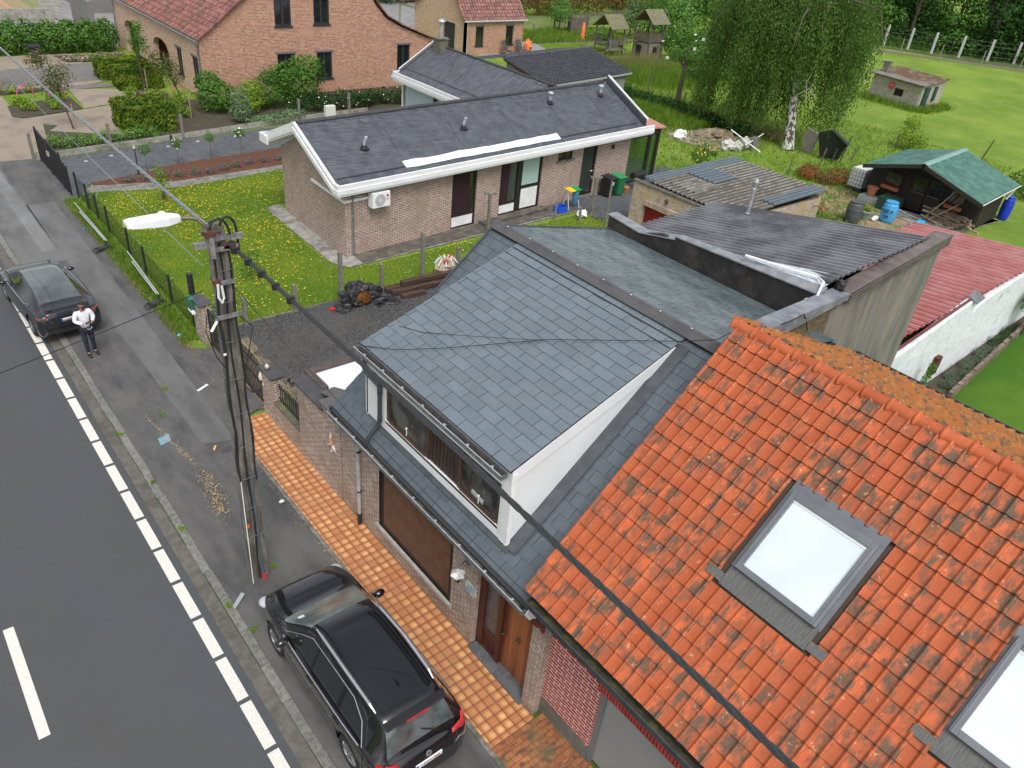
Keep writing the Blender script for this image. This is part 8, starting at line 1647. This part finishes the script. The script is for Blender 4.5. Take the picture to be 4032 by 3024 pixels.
# wooden playhouse
ph_ = thing('wooden_playhouse', 'weathered twin roofed wooden playhouse on stilts with blue slide bits', 'playhouse', (61.5, 56, 0))
SHG = BR('mossy_shingles', (.17, .155, .1), (.23, .21, .14), (.07, .065, .045), bw=.2, bh=.16, ms=.02, c3=(.12, .13, .06), dirt=(.16, .16, .06), n3=1)
def hut(x, y, zf, lb, w=1.9, d=2.0):
    g = MB()
    for a in (-1, 1):
        for b in (-1, 1): g.beam((x+a*w/2, y+b*d/2, 0), (x+a*w/2, y+b*d/2, zf+1.75), .12, .12, (1, 0, 0))
    g.box(x-w/2, x+w/2, y-d/2, y+d/2, zf-.08, zf)
    g.beam((x-w/2, y-d/2, zf+.75), (x+w/2, y-d/2, zf+.75), .06, .08); g.beam((x-w/2, y-d/2, zf+.75), (x-w/2, y+d/2, zf+.75), .06, .08)
    g.build('frame', WOODG, ph_)
    zr = zf+1.7; rr = MB(); rr.slab([(x-w/2-.3, y-d/2-.35, zr-.1), (x-w/2-.3, y+.0, zr+1.05), (x+w/2+.35, y+.0, zr+1.05), (x+w/2+.35, y-d/2-.35, zr-.1)], (0, -.03, .05)); rr.slab([(x-w/2-.3, y+d/2+.35, zr-.1), (x+w/2+.35, y+d/2+.35, zr-.1), (x+w/2+.35, y, zr+1.05), (x-w/2-.3, y, zr+1.05)], (0, .03, .05)); rr.build('roof', SHG, ph_)
    g = MB()
    for i in range(14):
        if lb or i > 6: g.beam((x-w/2-.02, y-d/2+d*i/13, zf), (x-w/2-.02, y-d/2+d*i/13, zf+.75), .09, .02, (1, 0, 0))
        g.beam((x-w/2+w*i/13, y-d/2-.02, zf), (x-w/2+w*i/13, y-d/2-.02, zf+.75), .1, .02, (0, 1, 0))
    g.build('railing', WOODG, ph_)
hut(60.8, 57.3, .75, False); hut(63.2, 54.3, 1.65, True)
g = MB(); g.box(62.3, 64.2, 53.3, 55.2, 0, 1.5); g.build('base_wall', BR('grey_planks', (.2, .18, .16), (.26, .24, .21), (.08, .07, .06), bw=3, bh=.15, ms=.01, dirt=(.1, .09, .07)), ph_)
g = MB(); g.box(62.25, 62.3, 54.3, 54.95, .1, 1.2); g.box(62.9, 63.4, 53.25, 53.3, .7, 1.2); g.build('opening', M('hut_dark', (.004, .006, .005), .9), ph_)
g = MB(); g.beam((61.3, 56.2, 1.0), (62.4, 55.0, 1.6), .7, .06); g.box(59.3, 61.8, 55.6, 56.3, .55, .62); 
for k in range(7): p = Vector((61.0, 56.1, .8)).lerp(Vector((62.3, 54.4, 1.55)), k/6); g.beam(p, p+Vector((0, 0, .65)), .07, .03, (1, 0, 0))
g.beam((61.0, 56.1, 1.45), (62.3, 54.4, 2.2), .06, .06); g.build('bridge', WOODG, ph_)
g = MB(); g.tube([(59.9, 56.4, 1.4), (59.6, 55.9, .9), (59.0, 55.8, .45), (58.5, 56.3, .3)], .05, 6); g.beam((59.9, 58.3, 1.5), (58.9, 59.4, .1), .09, .09); g.build('climbing_pole', WOODG, ph_)
g = MB(); g.ball((60.7, 57.0, 1.1), (.3, .25, .3), 10, 7); g.build('blue_seat', M('blue_plastic', (.01, .2, .4), .4), ph_)
tag(MB().lathe([(.15, 0), (.22, .3), (.2, 1.0), (.12, 1.5), (.03, 1.55)], (60.3, 60.6, .7), 10).build('folded_parasol', M('orange_cloth', (.75, .2, .08), .7)), 'folded orange parasol standing behind the left playhouse roof', 'parasol')
tag(MB().ball((63.2, 54.1, 2.1), (.3, .25, .35), 8, 6, .4).build('red_cushion', M('red_toy', (.4, .06, .04), .7)), 'red bundle inside the higher playhouse', 'bundle')
# loungers and orange bag
lgp = proto('lounger', None, 'lounger', 'reclining garden chairs by the coach house')
LGM = M('grey_mesh_fabric', (.06, .065, .07), .7)
g = MB(); g.slab([(-.28, .1, .42), (.28, .1, .42), (.28, .5, 1.2), (-.28, .5, 1.2)], (0, .02, -.02)); g.slab([(-.28, -.4, .45), (.28, -.4, .45), (.28, .1, .4), (-.28, .1, .4)], (0, 0, .03)); g.slab([(-.25, -.85, .08), (.25, -.85, .08), (.28, -.45, .42), (-.28, -.45, .42)], (0, 0, .03)); g.build('seat', LGM, None).parent = lgp
g = MB()
for s in (-.3, .3): g.tube([(s, -.6, .02), (s, .3, .5), (s, .5, 1.2)], .02, 5); g.tube([(s, .55, .02), (s, -.3, .45), (s, -.8, .1)], .02, 5); g.tube([(s, -.3, .65), (s, .2, .65)], .025, 5)
g.build('frame', BLACKM, None).parent = lgp
lgp.location = (48.9, 58.7, 0); lgp.rotation_euler = (0, 0, .3); lgp['label'] = 'dark reclining garden chair below the first coach house window'; dup(lgp, (50.7, 58.8, 0), .1, 'dark reclining garden chair beside the orange bag')
tag(MB().ball((51.9, 59.3, .55), (.4, .35, .6), 10, 8, .5, 3).build('orange_bag', M('orange_cloth', (.75, .2, .08), .7)), 'crumpled orange cushion bag standing at the coach house corner', 'bag')
# things round the bungalow
def bin_(lab, x, y, mat, lidm, rz):
    t = thing('wheelie_bin', lab, 'bin', (x, y, 0)); c, s = math.cos(rz), math.sin(rz)
    def T(a, b, z): return (x+a*c-b*s, y+a*s+b*c, z)
    g = MB(); lo = [T(-.22, -.25, .08), T(.22, -.25, .08), T(.24, .25, .08), T(-.24, .25, .08)]; hi = [T(-.29, -.33, 1.0), T(.29, -.33, 1.0), T(.29, .33, 1.0), T(-.29, .33, 1.0)]; g.add(lo+hi, [(3, 2, 1, 0), (4, 5, 6, 7), (0, 1, 5, 4), (1, 2, 6, 5), (2, 3, 7, 6), (3, 0, 4, 7)]); b = g.build('body', mat, t, bevel=.02)
    g = MB(); g.add([T(-.31, -.36, 1.0), T(.31, -.36, 1.0), T(.31, .36, 1.02), T(-.31, .36, 1.02), T(-.29, -.33, 1.05), T(.29, -.33, 1.05), T(.29, .33, 1.12), T(-.29, .33, 1.12)], [(3, 2, 1, 0), (4, 5, 6, 7), (0, 1, 5, 4), (1, 2, 6, 5), (2, 3, 7, 6), (3, 0, 4, 7)]); g.build('lid', lidm, b, bevel=.02)
    g = MB()
    for a in (-.24, .24): g.tube([T(a-.03, .3, .1), T(a+.03, .3, .1)], .1, 12)
    g.build('wheels', RUBBER, b)
    return t, T
BK, GN = M('bin_black', (.015, .017, .018), .5), M('bin_green', (.02, .17, .07), .45)
t, T = bin_('black wheelie bin with a white sticker against the bungalow wall', 30.1, 26.9, BK, BK, .1)
g = MB(); g.slab([T(-.06, -.32, .68), T(.06, -.32, .68), T(.06, -.34, .86), T(-.06, -.34, .86)], (0, -.008, 0)); g.build('sticker', WHITE, t)
bin_('green wheelie bin beside the black one at the end of the wall', 30.8, 26.85, GN, M('bin_green_lid', (.03, .25, .1), .4), .05)
t = thing('waste_rack', 'white metal bag stand with yellow and green lids and a blue bag', 'bag stand', (27.1, 26.5, 0))
g = MB(); 
for a in (-.38, .38): g.tube([(27.1+a, 26.25, 0), (27.1+a*.8, 26.5, .9), (27.1+a, 26.75, 0)], .016, 6)
g.beam((26.75, 26.5, .88), (27.45, 26.5, .88), .02, .02); g.build('frame', WPLAS, t)
g = MB(); g.slab([(26.72, 26.25, .93), (27.1, 26.25, .93), (27.1, 26.7, .98), (26.72, 26.7, .98)], (0, 0, .04)); g.build('yellow_lid', M('yellow_lid', (.75, .52, .02), .4), t)
g = MB(); g.slab([(27.12, 26.25, .93), (27.5, 26.25, .93), (27.5, 26.7, .98), (27.12, 26.7, .98)], (0, 0, .04)); g.build('green_lid', M('green_lid', (.01, .3, .08), .4), t)
g = MB(); g.lathe([(.02, .08), (.1, .2), (.17, .5), (.19, .9)], (27.3, 26.45, 0), 10); g.build('blue_bag', M('blue_bag', (.06, .22, .35), .4, bmp=.5, bsc=12), t)
t = thing('blue_crate', 'bright blue plastic crate standing beside the bag stand', 'crate', (26.2, 26.35, 0)); g = MB(); x, y = 26.2, 26.3
for (a, b, c, d) in ((-.3, -.27, -.22, .22), (.27, .3, -.22, .22), (-.27, .27, -.22, -.19), (-.27, .27, .19, .22)): g.box(x+a, x+b, y+c, y+d, 0, .3)
g.box(x-.27, x+.27, y-.19, y+.19, 0, .03); g.build('body', M('royal_blue', (.01, .09, .55), .4), t); g = MB(); g.tube([(x-.3, y, .3), (x-.15, y, .42), (x+.15, y, .42), (x+.3, y, .3)], .015, 6); g.build('handle', M('royal_blue', (.01, .09, .55), .4), t)
tag(MB().ball((26.75, 25.3, .15), (.3, .25, .2), 9, 7, .7, 8).build('white_bag', M('white_bag', (.72, .72, .7), .6)), 'crumpled white bag lying in the grass by the clothes post', 'bag')
tag(MB().lathe([(.14, 0), (.2, .3), (.22, .32), (.2, .33)], (31.45, 26.8, .03), 14).build('flower_pot', M('terracotta', (.4, .16, .07), .8)), 'terracotta pot at the foot of the green bin', 'pot')
t = thing('barbecue', 'black drum barbecue on thin legs behind the green bin', 'barbecue', (32.3, 26.9, 0)); g = MB(); g.tube([(31.95, 26.9, .85), (32.85, 26.95, .85)], .2, 14); g.build('drum', BLACKM, t); g = MB()
for a in (32.0, 32.8):
    for b in (26.75, 27.1): g.tube([(a, b, 0), (a, b, .75)], .015, 5)
g.build('legs', BLACKM, t)
t = thing('meter_box', 'white utility cabinet standing on the driveway before the concrete edging', 'cabinet', (23.1, 44.3, 0)); g = MB(); g.box(22.8, 23.45, 44.1, 44.4, .35, 1.05); g.box(22.83, 23.42, 44.13, 44.38, 0, .34); g.build('body', M('cream_cabinet', (.6, .6, .55), .5), t, bevel=.02)
t = thing('garden_lamp', 'small black lantern post at the driveway end of the bark bed', 'lamp', (10.2, 39.3, 0)); g = MB(); g.lathe([(.07, 0), (.04, .1), (.03, .2), (.025, 1.1), (.05, 1.12)], (10.2, 39.3, 0), 10); g.build('post', BLACKM, t); g = MB(); g.lathe([(.05, 1.12), (.1, 1.3), (.13, 1.32), (.03, 1.42)], (10.2, 39.3, 0), 8); g.build('lamp_head', M('lamp_glass', (.16, .17, .14), .15), t)
g = MB(); g.tube([(13.3, 43.7, 0), (13.3, 43.7, .4)], .06, 12); tag(g.build('bollard_light', BLACKM), 'short black bollard light at the driveway edge', 'bollard')
for i, (x, y) in enumerate(((8.6, 42.2), (9.9, 42.6), (11.4, 42.9), (12.9, 43.1), (14.6, 43.4))):
    tag(MB().lathe([(.09, 0), (.09, .012)], (x, y, .006), 14).build('ground_light', M('steel_disc', (.5, .52, .52), .3)), '%s round ground light from the gate in the driveway' % ORD[i], 'ground light', 'ground lights in the driveway')
t = thing('black_bin', 'black bin with a lid in front of the tall hedge', 'bin', (11.4, 64.5, 0)); g = MB(); g.slab([(11.15, 64.3, 0), (11.65, 64.3, 0), (11.7, 64.3, 1.0), (11.1, 64.3, 1.0)], (0, .5, 0)); g.build('body', BK, t); g = MB(); g.slab([(11.0, 64.2, 1.0), (11.8, 64.2, 1.0), (11.8, 64.9, 1.05), (11.0, 64.9, 1.05)], (0, 0, .06)); g.build('lid', BK, t)
# yard clutter
t = thing('tarpaulin_heap', 'heap of torn black tarpaulin and reddish roots on the gravel by the posts', 'heap', (12.9, 22.6, 0))
g = MB(); g.ball((12.8, 22.75, .1), (.75, .45, .5), 22, 12, .9, 5); g.ball((13.6, 22.25, .03), (.55, .3, .12), 14, 8, .9, 2); g.ball((12.0, 22.5, .05), (.3, .3, .15), 12, 8, .9, 6); g.build('tarpaulin', M('black_tarp', (.022, .023, .026), .35, bmp=.8, bsc=9, bd=.04), t)
g = leaves(MB(), [(12.8, 22.45, .28, .32, .22, .25)], 700, .16, shell=.5, asp=.12); g.build('roots', LG['brown'], t)
g = MB(); g.slab([(11.5, 22.55, .02), (11.75, 22.5, .02), (11.85, 22.62, .02), (11.55, 22.7, .02)], (0, 0, .05)); tag(g.build('red_scrap', M('red_scrap', (.5, .02, .03), .5)), 'small red piece of plastic on the gravel left of the heap', 'scrap')
OLDB = M('rotten_beam', (.075, .04, .028), .9, (.04, .024, .018), 14, st=(.2, 1, 1), bmp=.8)
t = thing('old_beams', 'rotten dark railway beams piled along the lawn edge beside the slate gable', 'beams', (15.3, 22.5, 0))
for a, b, z in (((14.0, 22.85), (17.2, 22.75), .12), ((14.1, 22.55), (17.2, 22.35), .12), ((14.6, 22.7), (17.2, 22.6), .33), ((14.3, 22.2), (15.3, 22.1), .06)):
    g = MB(); g.beam((a[0], a[1], z), (b[0], b[1], z), .24, .2); g.build('beam', OLDB, t, bevel=.03)
t = thing('rubble_bag', 'torn beige rubble sack full of scrap and cables near the slate gable', 'bag', (16.9, 23.0, 0)); g = MB(); g.ball((16.9, 23.0, .35), (.5, .42, .42), 14, 9, .4, 4); g.build('sack', M('beige_sack', (.32, .27, .2), .9, bmp=.5), t)
g = MB(); 
for k in range(9): a = k*.7; g.tube([(16.9, 23.0, .6), (16.9+math.cos(a)*.3, 23+math.sin(a)*.25, .8), (16.9+math.cos(a)*.5, 23+math.sin(a)*.4, .6)], .02, 5)
g.build('cable_scrap', WPLAS, t); g = MB(); g.ball((17.2, 23.1, .72), (.16, .14, .1), 8, 6, .5); g.ball((16.75, 22.8, .75), (.12, .1, .08), 8, 6, .5, 3); g.build('red_scrap', M('red_scrap2', (.35, .06, .03), .6), t)
# rubble patch
scatter('rubble_chips', 900, lambda: (R.gauss(46.2, 1.1), R.gauss(32.3, .8)), .09, M('rubble_chip', (.35, .31, .26), .9, isl=.5), .05, 'scattered rubble chips and sticks on the sandy patch', 'rubble', long=2)
t = thing('rubble_heap', 'low heap of rubble and twigs in the middle of the sandy patch', 'heap', (46.6, 32.4, 0)); g = MB(); g.ball((46.6, 32.4, 0), (1.6, 1.1, .4), 26, 10, .6, 2); g.build('earth', M('rubble_earth', (.17, .13, .09), .95, (.3, .24, .16), 4, bmp=1, bsc=12, bd=.06), t)
tag(MB().ball((43.3, 33.0, .2), (.6, .4, .35), 12, 8, .6, 9).build('white_sack', M('white_bag', (.72, .72, .7), .6)), 'big white sack lying at the left end of the sandy patch', 'sack')
t = thing('refuse_bags', 'white refuse bags with poles sticking out at the right end of the rubble', 'bags', (44.8, 29.5, 0))
for c, r_ in (((44.4, 29.8, .3), (.42, .35, .4)), ((44.9, 29.4, .28), (.35, .35, .35)), ((45.6, 29.3, .5), (.3, .3, .35))): g = MB(); g.ball(c, r_, 12, 8, .5, c[0]); g.build('bag', M('grey_white_bag', (.5, .52, .5), .5, (.4, .38, .33), 4), t)
g = MB(); g.box(46.0, 46.7, 29.0, 29.3, 0, .8); g.build('block', CONC, t); g = MB(); g.tube([(45.2, 30.4, 1.1), (46.0, 28.3, .1)], .035, 6); g.tube([(45.0, 28.9, .5), (47.4, 29.3, .9)], .03, 6); g.build('pole', WPLAS, t)
# tarpaulin screens under the birch
g = MB(); g.slab([(49.3, 25.9, .1), (49.0, 26.3, 1.6), (49.0, 25.4, 2.0), (49.2, 24.2, 1.35), (49.6, 24.6, .9), (49.8, 24.9, .1)], (.25, 0, .05)); tag(g.build('black_tarpaulin', M('black_tarp2', (.018, .02, .026), .45, bmp=.5, bsc=3, bd=.05)), 'pointed black tarpaulin draped over something right of the birch trunk', 'tarpaulin')
g = MB(); g.slab([(49.5, 27.4, .1), (49.3, 27.5, 1.0), (49.2, 27.2, 1.6), (49.2, 26.3, 1.5), (49.3, 26.5, .9), (49.5, 26.7, .1)], (.2, 0, .03)); tag(g.build('grey_sheet', M('grey_board', (.28, .26, .23), .8, (.22, .2, .18), 2)), 'grey board sheet leaning between the birch trunk and the black tarpaulin', 'sheet')
# around the cabin
def barrel(lab, x, y, h, r_, mat, nm='barrel', write=None):
    t = thing(nm, lab, 'barrel', (x, y, 0)); g = MB(); g.lathe([(r_*.8, 0), (r_*.93, h*.1), (r_, h*.35), (r_*1.02, h*.37), (r_, h*.4), (r_, h*.62), (r_*1.03, h*.64), (r_, h*.67), (r_*.9, h*.88), (r_*.78, h*.95), (r_*.8, h), (r_*.72, h), (r_*.7, h*.9)], (x, y, 0), 22, cap=False); b = g.build('body', mat, t, smooth=False)
    g = MB(); g.lathe([(r_*.7, h*.88), (.001, h*.88)], (x, y, 0), 22, cap=False); g.build('inside', M('hut_dark', (.004, .006, .005), .9), b); g = MB(); g.lathe([(r_*.72, h-.03), (r_*.84, h-.03), (r_*.84, h+.01), (r_*.72, h+.01)], (x, y, 0), 22); g.build('rim', mat, b); return t, b
barrel('grey plastic barrel standing on the bare soil by the cabin', 39.9, 18.1, 1.15, .42, M('barrel_grey', (.07, .075, .08), .5))
t, b = barrel('light blue barrel with black lettering on the bare soil by the cabin', 42.0, 17.2, 1.1, .4, M('barrel_blue', (.06, .32, .62), .45))
text('barrel_lettering', 'TEE R', .26, (41.58, 17.13, .66), (.25, -1, 0), (0, 0, 1), BLACKM, b, .006); text('barrel_lettering', 'OR', .24, (41.58, 17.15, .36), (.25, -1, 0), (0, 0, 1), BLACKM, b, .006)
barrel('dark blue barrel leaning behind the far corner of the cabin', 49.4, 14.0, 1.3, .3, M('barrel_navy', (.01, .04, .45), .4))
t = thing('plant_tub', 'grey green tub with a spiky plant between the two barrels', 'tub', (40.9, 18, 0)); g = MB(); g.lathe([(.22, 0), (.34, .45), (.4, .46), (.4, .52), (.34, .52)], (40.95, 18.0, 0), 18); g.build('pot', M('tub_green', (.18, .24, .22), .6), t); leaves(MB(), [(40.95, 18, .65, .28, .28, .22)], 1, .2); leaves(g := MB(), [(40.95, 18, .65, .28, .28, .22)], 140, .25, up=1.4, asp=.2); g.build('plant', LG['lime'], t)
tag(MB().lathe([(.16, 0), (.2, .35), (.22, .36)], (43.3, 17.3, .04), 14).build('grey_bucket', M('bucket_grey', (.2, .23, .28), .5)), 'small grey bucket right of the light blue barrel', 'bucket')
tag(MB().tube([(43.4, 17.1, .35), (43.9, 16.5, .1), (44.2, 16.2, .06)], .05, 6).build('garden_tool', ZINC), 'metal garden tool leaning by the grey bucket', 'tool')
tag(MB().lathe([(.2, 0), (.28, .42), (.32, .43), (.32, .5)], (44.3, 19.5, .35), 14).build('terracotta_pot', M('terracotta', (.4, .16, .07), .8)), 'terracotta pot on the low bench at the cabin corner', 'pot')
g = MB(); g.box(43.9, 44.6, 18.8, 20.0, .0, .32); tag(g.build('low_bench', M('bench_grey', (.3, .32, .32), .7)), 'low grey bench at the left front corner of the cabin', 'bench')
g = MB(); g.box(43.5, 44.6, 17.7, 18.7, 0, .7); tag(g.build('green_net_cage', M('dark_green_net', (.01, .05, .03), .8, bmp=.5)), 'dark green netted frame before the cabin wall', 'cage')
tag(MB().ball((41.5, 17.6, .12), (.35, .15, .12), 8, 6, .5, 5).build('white_rag', WHITE), 'white rag lying left of the light blue barrel', 'rag')
tag(MB().ball((43.2, 15.9, .15), (.3, .25, .18), 9, 6, .5, 7).build('blue_rag', M('cyan_bag', (.02, .35, .6), .5)), 'crumpled bright blue bag at the edge of the red roof', 'bag')
t = thing('water_tank', 'white caged water tank on a black pallet left of the cabin', 'tank', (45.7, 21.1, 0)); g = MB(); g.box(45.2, 46.2, 20.6, 21.5, .22, 1.3); b = g.build('tank', M('tank_white', (.62, .64, .62), .5), t, bevel=.05)
g = MB()
for k in range(6):
    for (p, q) in (((45.17, 20.57+.19*k, .2), (45.17, 20.57+.19*k, 1.32)), ((45.17+.2*k, 20.57, .2), (45.17+.2*k, 20.57, 1.32)), ((45.17, 20.57, .22+.22*k), (45.17, 21.53, .22+.22*k)), ((45.17, 20.57, .22+.22*k), (46.23, 20.57, .22+.22*k))): g.tube([p, q], .015, 4)
g.build('cage', GST, b); g = MB(); g.box(45.1, 46.3, 20.5, 21.6, .0, .18); g.build('pallet', BLACKM, b)
t = thing('firewood_pile', 'untidy pile of old planks and logs before the right cabin window', 'wood pile', (44.8, 15, 0))
R.seed(21)
g = MB()
for _ in range(34):
    a = R.gauss(1.5, .5); l = R.uniform(.6, 1.9); c = Vector((44.7+R.gauss(0, .35), 15.1+R.gauss(0, .45), R.uniform(.08, .65))); d = Vector((math.cos(a)*.6, -math.sin(a), R.uniform(-.15, .15))).normalized(); g.beam(c-d*l/2, c+d*l/2, R.uniform(.06, .16), R.uniform(.03, .12))
g.build('planks', M('old_planks', (.3, .25, .18), .85, (.18, .12, .08), 5, isl=.4), t)
g = MB(); g.tube([(44.3, 16.2, .2), (44.6, 15.6, 1.3), (44.9, 15.3, 2.0)], .035, 6); g.tube([(44.2, 15.8, .3), (44.9, 15.0, 1.2)], .03, 6); g.build('branches', M('pale_branch', (.35, .29, .2), .8), t)
tag(MB().lathe([(.08, 0), (.08, .04)], (7.6, 7.6, -5), 6).build('x', BLACKM), 'x', 'x') if False else None

# ---------------- every separate piece of a part becomes a part of its own
def split_parts():
    skip = ('foliage', 'crown', 'flowers', 'roof', 'tiles', 'slates', 'dormer', 'leaf', 'bars', 'railing', 'palings', 'lettering', 'number', 'course', 'spearhead', 'netting', 'cage', 'limbs', 'bare', 'grille', 'blind', 'planks', 'cable', 'wire', 'frame', 'ridge', 'cobble', 'roots', 'hooks', 'body', 'garage_door', 'plant', 'trunk', 'bridge', 'rim', 'beams', 'window_handle_', 'wall', 'door_canopy', 'drop', 'insulator', 'lamp_head', 'front_wall', 'sill', 'panels')
    for o in [x for x in COL.objects if x.type == 'MESH' and x.parent and not x.get('kind')]:
        base = o.name.split('.')[0]
        if any(k in base for k in skip) or o.data.users > 1: continue
        me = o.data; n = len(me.vertices)
        if n > 4000: continue
        par = list(range(n))
        def fd(a):
            while par[a] != a: par[a] = par[par[a]]; a = par[a]
            return a
        for e in me.edges:
            a, b = fd(e.vertices[0]), fd(e.vertices[1])
            if a != b: par[a] = b
        gr_ = {}
        for i in range(n): gr_.setdefault(fd(i), []).append(i)
        if not 1 < len(gr_) <= 45: continue
        bx = []
        for k, vs in gr_.items():
            cs = [me.vertices[i].co for i in vs]; bx.append([[min(c[a] for c in cs)-.03 for a in range(3)], [max(c[a] for c in cs)+.03 for a in range(3)], [k]])
        ch = True
        while ch:
            ch = False
            for i in range(len(bx)):
                for j in range(i+1, len(bx)):
                    if all(bx[i][0][a] <= bx[j][1][a] and bx[j][0][a] <= bx[i][1][a] for a in range(3)):
                        bx[i] = [[min(bx[i][0][a], bx[j][0][a]) for a in range(3)], [max(bx[i][1][a], bx[j][1][a]) for a in range(3)], bx[i][2]+bx[j][2]]; bx.pop(j); ch = True; break
                if ch: break
        if len(bx) < 2: continue
        first = True
        for lo, hi, ks in bx:
            keep = {i for k in ks for i in gr_[k]}; bm = bmesh.new(); bm.from_mesh(me); bm.verts.ensure_lookup_table()
            bmesh.ops.delete(bm, geom=[v for v in bm.verts if v.index not in keep], context='VERTS'); m2 = bpy.data.meshes.new(base); bm.to_mesh(m2); bm.free()
            for mt in me.materials:
                if not m2.materials or len(m2.materials) < len(me.materials): m2.materials.append(mt)
            if first: tgt = o; first = False; new = m2
            else:
                c = o.copy(); c.name = base; c.data = m2; COL.objects.link(c)
        o.data = new
split_parts()
